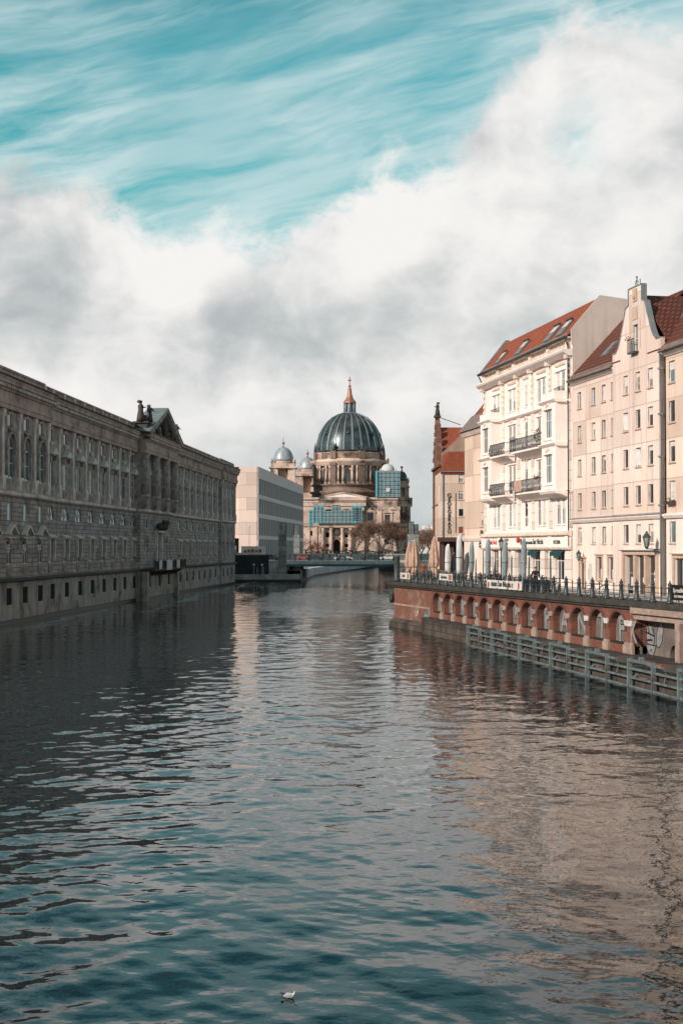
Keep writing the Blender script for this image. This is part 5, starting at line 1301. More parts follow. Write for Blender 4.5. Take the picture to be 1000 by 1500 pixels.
for i in range(NA):
    c=first+PITCHQ*(i+.5); hw_=PITCHQ/2-.36; ops.append((c-hw_,c+hw_,zs0+.35,zar-.05,.8))
m=MB(); m.wall(first-.3,first+PITCHQ*NA+.75,zs0-.1,cop0,0,ops,.45); shear(m); m.build('arcade_wall',M['brick'],QW)
m=MB()   # plain brick below the arches' sills and end faces
xe=first+PITCHQ*NA+.75
m.poly([(xe,0,zs0-.1),(xe,1.6,zs0-.1),(xe,1.6,cop0),(xe,0,cop0)]); m.build('arcade_return',M['brick'],QW)
# niche backs, inner pilaster arches
m=MB(); m.box(first-.3,xe,.45,.6,zs0-.2,cop0-.02); shear(m); m.build('niche_back_wall',M['plaster_grey'],QW)
m=MB()
for i in (3,4,5,6,7,8):
    c=first+PITCHQ*i; m.mark(); m.box(c-.5,c+.5,.3,.448,zs0,zar-.55)
shear(m); m.build_parts('inner_pier',M['brick_dark'],QW)
m=MB()
for i in range(NA):
    c=first+PITCHQ*(i+.5); m.box(c-PITCHQ/2+.37,c+PITCHQ/2-.37,.05,.448,zs0+.1,zs0+.45)
shear(m); m.build('niche_sills',M['slime'],QW)
for i in range(1,NA+1):
    c=first+PITCHQ*i; b=MB(); w_=.36 if i<NA else .62; cc=c if i<NA else c+.22
    b.box(cc-w_-.07,cc+w_+.07,-.16,-.002,zs0-.1,zs0+.38); b.box(cc-w_,cc+w_,-.1,-.001,zs0+.384,zs0+.5); shear(b); o=b.build('pier_base',M['pier_stone'],QW)
    b=MB(); b.prism([(cc-w_*.75,3.0),(cc+w_*.75,3.0),(cc+w_*.95,3.28),(cc-w_*.95,3.28)],-.13,-.003); shear(b); b.build('pier_capital',M['pier_stone' if i<11 else 'paint_white'],QW)
m=MB()   # raised brick ring over each arch
for i in range(NA):
    a,b_,_,zt,_k=ops[i]; r=(b_-a)/2; c=(a+b_)/2; rz=r*.8; zs_=zt-rz; N=10
    for k in range(N):
        t0,t1=math.pi*k/N,math.pi*(k+1)/N
        P_=lambda t,e:(c-(r+e)*math.cos(t),zs_+(rz+e)*math.sin(t))
        m.prism([P_(t0,.02),P_(t1,.02),P_(t1,.2),P_(t0,.2)],-.045,-.002)
shear(m); m.build('arch_rings',M['brick_dark'],QW)
# concrete bay at the near end
m=MB(); XC=SE
m.box(xe+.01,XC,-.25,1.6,3.62,cop0-.002); m.box(xe+.01,XC,.0,1.6,3.25,3.616)
for k in range(4): c=Xq(993)+k*6.5; m.box(c-.28,c+.28,-.1,.6,.3,3.246)
m.build('concrete_frame',M['pier_stone'],QW)
m=MB(); m.wall(xe+.01,XC,.2,3.2,.9,[(Xq(960)+.0,Xq(960)+1.5,.35,1.9,.8)],.8); m.build('bay_back_wall',M['plaster_grey'],QW)
m=MB(); m.box(Xq(960)-.5,Xq(960)+3,1.71,1.8,.2,2.5); m.build('dark_opening',M['dark'],QW)
# lower stepped wall, its foot runs nearer the river
Ld=[(A0-.1,-.9),(25.8,-1.45),(67.7,-4.35),(SE,-6.3)]
m=MB()
def topz(x): return 1.56-SLOPE*x
for i in range(len(Ld)-1):
    (xa,ya),(xb,yb)=Ld[i],Ld[i+1]
    m.poly([(xa,ya,-1.5),(xb,yb,-1.5),(xb,yb,topz(xb)),(xa,ya,topz(xa))]); 
m.poly([(A0-.1,-.9,-1.5),(A0-.1,0,-1.5),(A0-.1,0,topz(A0)),(A0-.1,-.9,topz(A0))])
m.build('lower_wall',M['quay_stone'],QW)
m=MB()
for i in range(len(Ld)-1):
    (xa,ya),(xb,yb)=Ld[i],Ld[i+1]
    m.poly([(xa,ya-.08,topz(xa)+.004),(xb,yb-.08,topz(xb)+.004),(xb,1.7,topz(xb)+.05),(xa,1.7,topz(xa)+.05)]); m.poly([(xa,ya-.08,topz(xa)-.16),(xb,yb-.08,topz(xb)-.16),(xb,yb-.08,topz(xb)+.004),(xa,ya-.08,topz(xa)+.004)])
m.build('ledge',M['coping'],QW)
random.seed(4); m=MB()
for k in range(9):
    x=xe+6+k*1.25; y=-2.6-.12*k; m.box(x,x+.9,y,y+.6,topz(x)+.03,topz(x)+random.uniform(.15,.4))
m.build('loose_bricks',M['brick'],QW)
m=MB(); m.box(-.45,SE,-.34,2.05,cop0+.002,cop1); m.box(-.4,SE,-.2,-.002,cop0-.16,cop0-.002); m.build('coping',M['coping'],QW)
# round timber knob at the corner
m=MB(); m.lathe([(.15,2.3),(.24,2.45),(.24,3.0),(.15,3.1)],-.35,-.2,10); m.build('corner_fender',M['slime'],QW)
# graffiti
for i,ch in enumerate('TBRGICALPANTF'):
    c=first+PITCHQ*(i+.5); zb=zs0+.55-SLOPE*c*.95
    small= i in(5,6,7)
    h=(1.6 if i<8 else 2.0)*(.7 if small else 1)
    dz=.45 if small else 0
    bk='paint_teal' if i<3 else 'paint_black'
    for (mt,of,y) in ((bk,.11,.444),('paint_silver',.055,.439)):
        o=text(QW,ch,h,(c-.32,y,zb+dz),mt,ext=.002,off=of,sx=1.05,shear=.1 if i%2 else -.1,name='graffiti_letter'); o.scale=(1.0,1.15,1)
for (px,ch,sz,z) in ((928,'K',2.0,1.9),):
    o=text(QW,ch,sz,(Xq(px)-.1,-.012,z-SLOPE*40+.3),'paint_silver',ext=.002,off=.03,name='graffiti_letter'); o.scale=(.75,1,1)
text(QW,'1UP',.7,(Xq(610),-.03,1.35),'paint_white',ext=.003,off=.0,name='graffiti_tag'); text(QW,'RZ',.8,(Xq(625)-.2,-.03,1.05),'paint_silver',ext=.003,off=.02,name='graffiti_tag'); text(QW,'mob',.8,(Xq(597),-.012,2.6),'brick',ext=.003,off=.0,name='graffiti_tag')
m=MB()
for (x,w_,z0_,z1_) in ((Xq(624),.75,.95,1.9),(Xq(627)-.2,.4,1.2,2.1)):
    m.poly([(x-w_/2,-.026,z0_),(x+w_/2,-.026,z0_+.1),(x+w_*.4,-.026,z1_),(x-w_*.5,-.026,z1_-.1)])
m.build('teal_paint_patch',M['paint_teal'],QW)
# big black-and-white tag on the concrete bay
gx=Xq(951,.9)+.55; gz_=2.1
m=MB(); N=20
def blobp(cx,cz,rx,rz_,y,mb,a=0): 
    mb.poly([(cx+rx*math.cos(2*math.pi*k/N)*math.cos(a)-rz_*math.sin(2*math.pi*k/N)*math.sin(a),y,cz+rx*math.cos(2*math.pi*k/N)*math.sin(a)+rz_*math.sin(2*math.pi*k/N)*math.cos(a)) for k in range(N)])
w_=MB(); bl_=MB()
blobp(gx-.55,gz_+.15,.62,.8,0.896,bl_,.35); blobp(gx-.55,gz_+.15,.54,.72,0.893,w_,.35)
blobp(gx+.75,gz_+.25,.42,.85,0.896,bl_,-.3); blobp(gx+.75,gz_+.25,.35,.78,0.893,w_,-.3)
bl_.poly([(gx-1.35,0.891,gz_-.35),(gx+.35,0.891,gz_-.4),(gx-.3,0.891,gz_-1.5)]); w_.poly([(gx-1.18,0.888,gz_-.42),(gx+.2,0.888,gz_-.47),(gx-.32,0.888,gz_-1.35)])
for (a,b_) in (((-1.1,.35),(.0,.15)),((-.9,-.15),(-.2,-.1)),((-.9,.9),(-.6,.35)),((-.3,.9),(-.1,.3))):
    bl_.tube((gx+a[0],0.88,gz_+a[1]),(gx+b_[0],0.88,gz_+b_[1]),.055,n=4)
w_.build('graffiti_fill',M['paint_silver'],QW); bl_.build('graffiti_outline',M['paint_black'],QW)
text(QW,'vc',.45,(gx-.35,.88,gz_-.85),'paint_black',ext=.002,name='graffiti_tag')

# steel mooring fender along the foot of the wall
FD=Frame(QL.w(25.8,-1.75).x,QL.w(25.8,-1.75).y,*( (QL.w(67.7,-4.65)-QL.w(25.8,-1.75)).xy ))
MF=thing('mooring_fender','long galvanised steel mooring rack of posts and rails standing in the water before the quay','mooring rack',(FD.o.x,FD.o.y,0),FD.rot)
fx=[FD.x(p) for p in (685.5,720,760.4,805.8,859.6,921.3)]; ptc=(fx[-1]-fx[0])/5
fx=[fx[0]+ptc*i for i in range(9)]
LN=fx[-1]
m=MB()
for k,z in enumerate((1.0,.52,.03)):
    for i in range(len(fx)-1): m.box(fx[i]+.08,fx[i+1]-.08,-.08,.02,z-.05-.004*0,z+.06)
rails=m
for k,z in enumerate((1.0,.52,.03)):
    m=MB(); m.box(fx[0],LN,-.09,.03,z-.05,z+.06); m.build('rail',M['fender'],MF)
fr=MB(); d_=ptc*.5
fr.box(-.09,.09,-.14,.08,-.9,1.55); fr.box(d_-.09,d_+.09,-.14,.08,-.9,1.55); fr.box(.094,d_-.094,-.12,.04,1.38,1.52)
fr.box(d_+.094,d_+1.5,.0,.1,1.30,1.42); fr.box(d_+1.45,d_+1.65,-.05,.9,1.2,1.5); fr.tube((d_+1.5,.1,1.3),(d_+1.15,.1,.55),.05,n=5)
fr.tube((.5,.0,1.35),(.5,1.1,1.2),.06,n=5); fr.tube((.5,1.1,1.15),(.3,.1,.55),.05,n=5); fr.tube((1.3,.05,.55),(2.4,.8,.35),.06,n=5); fr.box(1.35,1.6,-.05,.2,1.524,1.7)
fm=fr.mesh('fender_frame',M['fender'])
for i in range(len(fx)-1): inst('fender_frame',fm,MF,(fx[i],0,0))

# railing with cast iron bollard posts
RL=thing('quay_railing','black iron railing with heavy bollard posts along the edge of the brick quay','railing',QL.w(0,.25,cop1),QL.rot)
pm_=MB(); pm_.lathe([(.24,0),(.24,.08),(.19,.16),(.15,.24),(.135,.5),(.115,.88),(.15,.92),(.15,.97),(.1,1.0),(.09,1.04),(.13,1.08),(.12,1.15),(.05,1.22),(.04,1.25),(.055,1.29),(.03,1.33)],0,0,12)
pm_=pm_.mesh('bollard_post',M['iron'])
tp=MB(); tp.lathe([(.07,0),(.05,.06),(.035,.1),(.035,.95),(.06,.97),(.045,1.03),(.02,1.05)],0,0,8); tp=tp.mesh('baluster',M['iron'])
pxs=Xq(980.4,.25); sp=(Xq(980.4,.25)-Xq(703.2,.25))/15.0
n0=int(pxs/sp); post_x=[pxs-sp*k for k in range(n0,-6,-1)]
post_x=[p for p in post_x if -.3<p<SE-1]
for p in post_x:
    inst('bollard_post',pm_,RL,(p,0,0))
    inst('baluster',tp,RL,(p+sp/2,0,0))
for z in (.88,.58,.3):
    m=MB(); m.tube((-.2,0,z),(SE-1,0,z),.022,n=5); m.build('rail',M['iron'],RL)
m=MB(); m.lathe([(.36,0),(.36,.2),(.3,.3),(.3,2.3),(.33,2.35),(.33,2.5),(.1,2.55)],-.05,-.02,12); m.build('corner_pillar',M['steel'],RL)
# banners tied to the railing
def banner(label,pa,pb,pya,pyb,words,red=None):
    xa,xb=Xq(pa,.1),Xq(pb,.1); z0_=QL.xz(pa,pyb,.1)[1]; z1_=QL.xz(pa,pya,.1)[1]
    t=thing('banner',label,'banner',QL.w((xa+xb)/2,.1,z0_+.02),QL.rot); w_=(xb-xa)/2; h=z1_-z0_
    m=MB(); n=10
    for k in range(n):
        a=-w_+2*w_*k/n; b_=a+2*w_/n; ya=.03*math.sin(k*1.3); yb=.03*math.sin((k+1)*1.3); m.poly([(a,ya,0),(b_,yb,0),(b_,yb,h),(a,ya,h)]); m.poly([(a,ya+.012,0),(b_,yb+.012,0),(b_,yb+.012,h),(a,ya+.012,h)])
    m.build('cloth',M['banner'],t)
    for st,x,sz,mt in words: text(t,st,sz,(x*w_,-.04,h*.28),mt,off=.004)
    if red:
        for (x,a,b_) in red: m=MB(); m.box(x*w_-a/2,x*w_+a/2,-.05,-.036,h*.5-b_/2,h*.5+b_/2); m.build('printed_patch',M['ink_red' if a<.3 else 'ink_brown'],t)
    return t
banner('small white banner on the railing next to the thick corner pillar',586,600,839,848,[('CAFE',-.25,.36,'ink')],[(.7,.5,.4)])
banner('white banner with a brown printed patch on the railing below the tall white parasols',643,662,840.5,850,[('San Nicola',-.25,.36,'ink')],[(.7,.7,.45)])
banner('longest white banner on the railing, with red marks at both ends and script',712.5,763.5,849.5,861.5,[('BISTRO',-.52,.42,'ink'),('San Nicola',.05,.62,'ink')],[(-.88,.22,.3),(.86,.22,.42),(.5,.2,.3)])
xa=Xq(984,.1); t=thing('dark_sign_board','black sign board with pale script on the railing at the right edge of the photo','sign',QL.w(xa,.08,4.5),QL.rot)
m=MB(); m.box(0,4.6,-.04,.02,.1,.98); m.build('panel',M['paint_black'],t); text(t,'Spreeblick',.36,(1.0,-.06,.55),'banner'); text(t,'RESTAURANT',.2,(1.0,-.06,.25),'banner')

# ------------------------------------------------------------------ land
def sheet(name,pts,z,mat,zlow=-1.5,walls=True,wm=None):
    m=MB(); m.poly([(x,y,z) for x,y in pts]); 
    if walls:
        for i in range(len(pts)):
            a,b_=pts[i],pts[(i+1)%len(pts)]; m.poly([(a[0],a[1],zlow),(b_[0],b_[1],zlow),(b_[0],b_[1],z-.001),(a[0],a[1],z-.001)],1)
    return m.build(name,[M[mat],M[wm or mat]],kind='structure')
q=lambda s,o=1.95: tuple(QL.w(s,o).xy)
# quay promenade and the whole right bank
sheet('quay_pavement',[q(SE),q(-.2),(5.6,139.5),(12.5,322),(60,322),(60,40)],4.34,'pavement')
sheet('right_bank_ground',[(12.5,322.1),(14.5,345),(22,590),(60,800),(3000,2500),(3000,-500),(60.1,-500),(60.1,321.9)],4.33,'land',wm='quay_stone')
f0=FR.w(-8,-2.6); f1=FR.w(75,-2.6); f2=FR.w(75,0); f3=FR.w(-8,0)
m=MB(); m.prism([(-2.6,QZ-.02),(-2.6,QZ+.10),(-.06,QZ+.12),(-.06,QZ-.02)],-6,75,'x'); m.build('pavement_strip',M['concrete'],None,(FR.o.x,FR.o.y,0),FR.rot,kind='structure')
# ------------------------------------------------------------------ parasols on the terrace
def parasol(label,px,pty,D,kind,pby=848,grp=None):
    b=at(px,803,D); top=CH+(803-pty)/2083.3*D; t=thing('closed_parasol',label,'parasol',(b.x,D,QZ),random.uniform(0,6),grp); h=top-QZ
    if kind=='beige':
        m=MB(); prof=[(.42,h*.33),(.50,h*.42),(.44,h*.55),(.33,h*.75),(.2,h*.92),(.10,h*.985),(.05,h)]
        n=16; b_=len(m.v)
        for r,z in prof:
            for i in range(n): a=2*math.pi*i/n; rr=r*(1.12 if i%2 else .84)+.0; m.v.append((rr*math.cos(a),rr*math.sin(a),z+.04*(i%2)))
        for a in range(len(prof)-1):
            for i in range(n): j=(i+1)%n; m.f.append((b_+a*n+i,b_+a*n+j,b_+(a+1)*n+j,b_+(a+1)*n+i)); m.m.append(0); m.sm.append(False)
        m.f.append(tuple(b_+i for i in range(n))[::-1]); m.m.append(0); m.sm.append(False); m.f.append(tuple(b_+(len(prof)-1)*n+i for i in range(n))); m.m.append(0); m.sm.append(False)
        c=m.build('canopy',M['canvas_beige'],t)
        m=MB(); b_=0; prof=[(.30,h*.02+.25),(.42,h*.12),(.36,h*.24),(.27,h*.31),(.36,h*.335)]
        for r,z in prof:
            for i in range(n): a=2*math.pi*i/n; rr=r*(1.15 if i%2 else .8); m.v.append((rr*math.cos(a),rr*math.sin(a),z))
        for a in range(len(prof)-1):
            for i in range(n): j=(i+1)%n; m.f.append((a*n+i,a*n+j,(a+1)*n+j,(a+1)*n+i)); m.m.append(0); m.sm.append(False)
        m.build('valance',M['canvas_beige'],c)
        m=MB(); m.tube((0,0,0),(0,0,h+.08),.04,n=8); m.build('pole',M['steel'],t)
        m=MB(); m.lathe([(.11,h-.02),(.1,h+.06),(.03,h+.12)],0,0,8); m.build('cap',M['canvas_white'],t)
    else:
        mt={'white':'canvas_white','blue':'canvas_blue','dark':'canvas_dark'}[kind]; r=.27 if kind=='white' else .23
        lean=.14 if kind!='white' else .03
        m=MB(); n=14; K=9
        for k in range(K):
            f=k/(K-1); z=.75+(h-.75)*f; rr=r*(.72+.35*math.sin(math.pi*min(1,f*1.05))**.6) if f<.97 else r*.62
            for i in range(n): a=2*math.pi*i/n; q_=rr*(1+.08*math.cos(a*3+k*.6)); m.v.append((q_*math.cos(a)+lean*f,q_*math.sin(a),z+(.22*max(0,math.cos(a)) if k==K-1 else 0)))
        for a in range(K-1):
            for i in range(n): j=(i+1)%n; m.f.append((a*n+i,a*n+j,(a+1)*n+j,(a+1)*n+i)); m.m.append(0); m.sm.append(True)
        m.f.append(tuple(range(n))[::-1]); m.m.append(0); m.sm.append(False); m.f.append(tuple((K-1)*n+i for i in range(n))); m.m.append(0); m.sm.append(False)
        c=m.build('protective_cover',M[mt],t); m=MB(); m.lathe([(r*.8,h*.52),(r*1.16,h*.525),(r*1.16,h*.54),(r*.8,h*.545)],lean*.5,0,14); m.build('strap',M['canvas_dark'],c)
        m=MB(); m.tube((0,0,.05),(0,0,h-.1),.05,n=8); m.build('pole',M['steel'],t)
    m=MB(); m.box(-.5,.5,-.5,.5,0,.09); m.tube((0,0,.09),(0,0,.45),.09,n=8); m.build('base_plate',M['steel'],t)
G='closed parasols on the quay terrace'
parasol('beige closed parasol at the quay corner, left of its slightly taller beige neighbour',599.5,796,150,'beige',grp=G)
parasol('beige closed parasol at the quay corner, right and taller of the touching pair',607,792.5,147,'beige',grp=G)
parasol('beige closed parasol standing alone left of the brewery house',635.5,788,141,'beige',grp=G)
parasol('slim white covered parasol between the lone beige one and the tallest white one',655.2,800,141,'white',grp=G)
parasol('tallest and thickest white covered parasol, in front of the brewery house',672,784.5,134,'white',grp=G)
parasol('dark grey covered parasol close left of the tallest white one',663.5,812,143,'dark',grp=G)
parasol('dark grey covered parasol close right of the tallest white one',682,812,138,'dark',grp=G)
parasol('grey-blue covered parasol in front of the peach house wall',690,796.5,131,'blue',grp=G)
parasol('grey-blue covered parasol at the left corner of the white stucco house',714,793.5,125,'blue',grp=G)
parasol('grey-blue covered parasol before the barred shop window, beside the street lamp',739,793,120,'blue',grp=G)
parasol('grey-blue covered parasol before the shuttered shop entrance, nearest of all parasols',766.3,791.5,114,'blue',grp=G)
# street lamp
b=at(733.8,803,122); t=thing('street_lamp','slim dark street lamp post with a lantern standing beside a grey-blue parasol','street lamp',(b.x,122,QZ),0)
m=MB(); m.lathe([(.16,0),(.14,.5),(.07,.6),(.05,3.0),(.09,3.05),(.04,3.15)],0,0,10); m.build('post',M['iron'],t); lantern(t,0,0,3.25,1.1)
# tables and chairs
def table():
    t=thing('bistro_table','x','table',(0,0,0),0); m=MB(); m.lathe([(.4,.72),(.4,.75)],0,0,14,sm=False); m.build('table_top',M['cloth_grey'],t)
    m=MB(); m.tube((0,0,.02),(0,0,.72),.035,n=6); m.box(-.25,.25,-.03,.03,0,.03); m.box(-.03,.03,-.25,.25,.031,.06); m.build('pedestal',M['steel'],t); return t
def chair():
    t=thing('bistro_chair','x','chair',(0,0,0),0); m=MB(); m.box(-.22,.22,-.22,.22,.43,.47); m.build('seat',M['wood'],t)
    m=MB(); m.box(-.21,.21,.19,.215,.55,.62); m.box(-.21,.21,.195,.22,.68,.75); m.box(-.21,.21,.20,.225,.80,.88); m.build('backrest',M['wood'],t)
    for x in(-.2,.2):
        m=MB(); m.tube((x,-.2,0),(x,-.2,.43),.016,n=5); m.build('leg',M['steel'],t); m=MB(); m.tube((x,.2,0),(x,.22,.9),.016,n=5); m.build('leg',M['steel'],t)
    return t
T0=table(); C0=chair(); random.seed(31); firstT=[T0]; firstC=[C0]
def use(proto,flag,label,group,x,y,rot):
    o=flag.pop() if flag else copy_tree(proto)
    o.location=(x,y,QZ); o.rotation_euler=(0,0,rot); o['label']=label; o['group']=group; return o
spots=[(612,146),(622,143),(628,150),(646,136),(651,146),(664,134),(679,133),(697,127),(705,132),(722,121),(729,126),(746,118),(752,116)]
for k,(px,D) in enumerate(spots):
    b=at(px,803,D); 
    use(T0,firstT,'small round grey terrace table behind the quay railing near the parasols','terrace tables',b.x,D,0)
    for a in ((.3+k,3.3+k) if k%3 else (.3+k,3.3+k,1.8+k)):
        use(C0,firstC,'dark wooden terrace chair by a small round table behind the quay railing','terrace chairs',b.x+.62*math.cos(a),D+.62*math.sin(a),a-R(90))
# potted plants / dark crates near the railing
for k,(px,D,lab) in enumerate(((776,110.5,'dark square planter crate left of the man by the railing'),(795,108.0,'dark square planter crate right of the man by the railing'))):
    b=at(px,803,D); t=thing('planter_box',lab,'planter',(b.x,D,QZ),QL.rot); m=MB(); m.box(-.75,.75,-.25,.25,0,.85)
    for q_ in range(7): m.box(-.75+q_*.22,-.72+q_*.22+.12,-.28,-.252,.05,.8)
    o=m.build('box',M['car_dark'],t); greens(t,[(-.4,0,.95,.25),(0,0,1.0,.25),(.4,0,.95,.25)])
# bicycles
def bicycle():
    t=thing('bicycle','x','bicycle',(0,0,0),0); m=MB()
    P_={'bb':(0,0,.28),'st':(-.12,0,.78),'hd':(.42,0,.82),'hb':(.44,0,.70),'rw':(-.5,0,.34),'fw':(.58,0,.34)}
    for a,b_ in (('bb','st'),('bb','hb'),('st','hd'),('rw','bb'),('rw','st'),('hd','fw')): m.tube(P_[a],P_[b_],.022,n=5)
    m.build('bicycle_frame',M['iron'],t)
    for c in ('rw','fw'):
        cx,_,cz=P_[c]; w_=MB(); n=20
        for k in range(n):
            a,b_=2*math.pi*k/n,2*math.pi*(k+1)/n; w_.tube((cx+.33*math.cos(a),0,cz+.33*math.sin(a)),(cx+.33*math.cos(b_),0,cz+.33*math.sin(b_)),.022,n=4,cap=False)
            if k%2==0: w_.tube((cx,0,cz),(cx+.32*math.cos(a),0,cz+.32*math.sin(a)),.005,n=3,cap=False)
        w_.build('wheel',M['rubber'],t)
    m=MB(); m.tube((.42,0,.82),(.40,0,1.0),.015,n=5); m.tube((.40,-.28,1.02),(.40,.28,1.02),.015,n=5); m.tube((.40,-.28,1.02),(.25,-.3,.98),.017,n=5); m.tube((.40,.28,1.02),(.25,.3,.98),.017,n=5); m.build('handlebar',M['iron'],t)
    m=MB(); m.tube((-.12,0,.78),(-.15,0,.92),.015,n=5); m.ell((-.16,0,.95),(.14,.07,.035),8,6); m.build('saddle',M['rubber'],t)
    return t
B0=bicycle(); fl=[B0]
for k,(px,D,rr,lab) in enumerate(((704,126,.6,'bicycle parked behind the railing in front of the peach house'),(796,106.5,.35,'bicycle leaning by the planter crate right of the man'),(810,106,.2,'bicycle parked below the green-awninged window of the white house'),(819,105,-.5,'bicycle parked at the right corner of the white house'),(872,98.3,.9,'bicycle parked alone in front of the cream house, right of its door'),(684,127,.4,'bicycle parked behind the railing right of the tallest white parasol'))):
    b=at(px,803,D); o=fl.pop() if fl else copy_tree(B0); o.location=(b.x,D,QZ); o.rotation_euler=(0,0,QL.rot+rr); o['label']=lab; o['group']='bicycles on the quay'
# people on the quay
def pp(label,px,D,rot,pose,**k):
    b=at(px,803,D); return person(label,(b.x,D,k.pop('z',QZ)),R(rot),pose,**k)
pp('man in a black jacket and cap looking down at his hands by the quay railing',784,105.2,-15,'front',top='cloth_black',leg='cloth_black',h=1.86,cap='cloth_black')
pp('seated person in dark clothes between two grey-blue parasols, left of another sitter',718,121.5,60,'sit',top='cloth_black',h=1.75)
pp('seated person in dark clothes just left of the street lamp',727.5,121.5,-60,'sit',top='cloth_black',h=1.75)
pp('person in a rust-coloured top on the terrace between the beige parasols',619.5,147,20,'stand',top='cloth_red',leg='cloth_black',h=1.75)
pp('person in grey on the terrace just left of the lone beige parasol',628,151,-30,'stand',top='cloth_grey',leg='cloth_blue',h=1.75)
for lab,px,D in (('plain terrace chair under the seated person nearest the street lamp',727.5,121.5),('plain terrace chair under the seated person left of the other sitter',718,121.5)):
    b=at(px,803,D); o=copy_tree(C0); o.location=(b.x,D,QZ); o.rotation_euler=(0,0,R(60 if px==718 else -60)); o['label']=lab; o['group']='terrace chairs'
# ================================================================== left abutment, bridge, modern palace, cathedral
# bank ground behind the palace and beyond
pe=FL.w(S_END,0)
sheet('left_bank_ground',[(-1500,40),(FL.w(0,6).x,FL.w(0,6).y),tuple(FL.w(S_END-1,6).xy),(-26,322.5),(-13.5,323),(-11.5,352),(-12.5,386),(10.5,586),(55,800),(900,2500),(-1500,2500)],4.3,'land',wm='concrete_pale')
AB=thing('bridge_abutment','dark sheet-clad embankment with a concrete plinth and posts between palace and bridge','embankment',(0,0,0))
D=320
def bx(m,pa,pb,pya,pyb,D,dd=.4,mi=0):
    a=at(pa,pyb,D); b=at(pb,pya,D); m.box(a.x,b.x,D,D+dd,a.z,b.z,mi)
m=MB(); a=at(339,845,D); b=at(409,813,D); m.box(-26.5,at(394,0,D).x,D+1.2,D+2.5,1.7,at(0,813,D).z); m.build('sheet_cladding',M['hoarding'],AB)
m=MB()
for k in range(22): x=-26+k*.5; m.box(x,x+.06,D+1.15,D+1.195,2.3,6.0)
m.build('cladding_ribs',M['hoarding'],AB)
m=MB(); m.box(-27,-9.3,D-.6,D+2.4,-2,1.68); m.build('plinth',M['concrete'],AB)
m=MB(); m.box(-27,-9.2,D-.9,D-.62,-2,.55); m.build('wet_footing',M['slime'],AB)
m=MB(); m.box(at(401,0,D).x,at(402.3,0,D).x,D-.62,D-.604,.6,1.6); m.build('orange_stain',M['ink_brown'],AB)
m=MB(); m.box(-26.5,at(394,0,D).x,D-.4,D-.25,2.9,3.0); m.box(-26.5,at(410,0,D).x,D-.4,D-.25,2.2,2.26)
m.build('handrail',M['steel'],AB)
for px in (378,387,395.5,400.5,404.5): m=MB(); x=at(px,0,D).x; m.box(x-.1,x+.1,D-.3,D+.0,1.7,3.3); m.build('post',M['concrete'],AB)
for px in (373,385): 
    x=at(px,0,D).x; m=MB(); m.tube((x,D-.35,1.7),(x,D-.35,3.7),.05,n=5); m.ell((x,D-.35,3.85),(.25,.2,.25),8,6); m.build('small_lamp',M['canvas_white'],AB)
# white kiosk with two round dark rings and a red awning
KD=324; a=at(346,820,KD); b=at(359,811,KD)
ks=thing('kiosk_box','white kiosk box with two round rings, next to the far corner of the stone palace','kiosk',((a.x+b.x)/2,KD,at(0,822,KD).z))
w_=(b.x-a.x)/2; m=MB(); m.box(-w_,w_,0,2,0,1.9); m.build('body',M['banner'],ks)
for s_ in(-.45,.5):
    m=MB(); n=16
    for k in range(n): t0,t1=2*math.pi*k/n,2*math.pi*(k+1)/n; m.tube((s_*w_+.34*math.cos(t0),-.03,.95+.34*math.sin(t0)),(s_*w_+.34*math.cos(t1),-.03,.95+.34*math.sin(t1)),.09,n=4)
    m.build('ring',M['canvas_blue'],ks)
m=MB(); m.box(-.1,5.2,3,5,1.2,3.4); m.build('rear_cabin',M['car_white'],ks)
m=MB(); 
for k in range(5): m.box(.6+k*.85,1.2+k*.85,1.6,1.7,1.95+.1*(k%2),2.5+.15*(k%3))
m.build('red_goods',M['cloth_red'],ks)
# tall thin pole in front of the modern palace
for px,D_,y0,y1,lab in ((365.0,350,772,812,'thin pale lamp pole in front of the pale end wall of the modern palace'),):
    b=at(px,803,D_); t=thing('lamp_pole',lab,'lamp pole',(b.x,D_,4.3)); h=at(px,y0,D_).z-4.3; m=MB(); m.tube((0,0,0),(0,0,h),.09,.06,n=6); m.build('pole',M['canvas_blue'],t); m=MB(); m.ell((0,0,h+.1),(.3,.3,.18),8,6); m.build('lamp_head',M['canvas_white'],t)
# ---- bridge
BD=326; BW=26
BRG=thing('road_bridge','low flat road bridge with teal girders and a steel railing crossing the river','bridge',(0,BD,0))
xl,xr=at(392,0,BD).x,at(640,0,BD).x
zt=at(0,822,BD).z; zg=at(0,826.5,BD).z; zb=at(0,829.8,BD).z; zrail=at(0,811.5,BD).z
m=MB(); m.box(xl-6,xr,-.6,BW,zg,zt); m.build('deck',M['deck'],BRG)
m=MB(); m.box(xl,xr,-.55,-.25,zb,zg-.004); m.mark(); m.box(xl,xr,BW-1,BW-.7,zb,zg-.004); m.build_parts('edge_girder',M['teal_steel'],BRG)
m=MB()
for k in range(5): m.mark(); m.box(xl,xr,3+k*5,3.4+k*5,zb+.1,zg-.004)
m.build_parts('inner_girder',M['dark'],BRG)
m=MB(); m.box(xl-4,xr,-.45,-.3,zrail-.12,zrail); m.box(xl-4,xr,-.42,-.34,zt+.1,zt+.18)
x=xl-4
while x<xr: m.box(x,x+.07,-.4,-.36,zt,zrail-.13); x+=.23
rail=m.build('railing',M['deck'],BRG)
m=MB(); x=xl
while x<xr: m.box(x,x+.16,-.52,-.28,zt+.004,zrail+.08); x+=3.2
m.build('railing_posts',M['steel'],BRG)
m=MB(); m.box(xl-4,xr,BW-.4,BW-.3,zt+.004,zrail); m.build('far_railing',M['steel'],BRG)
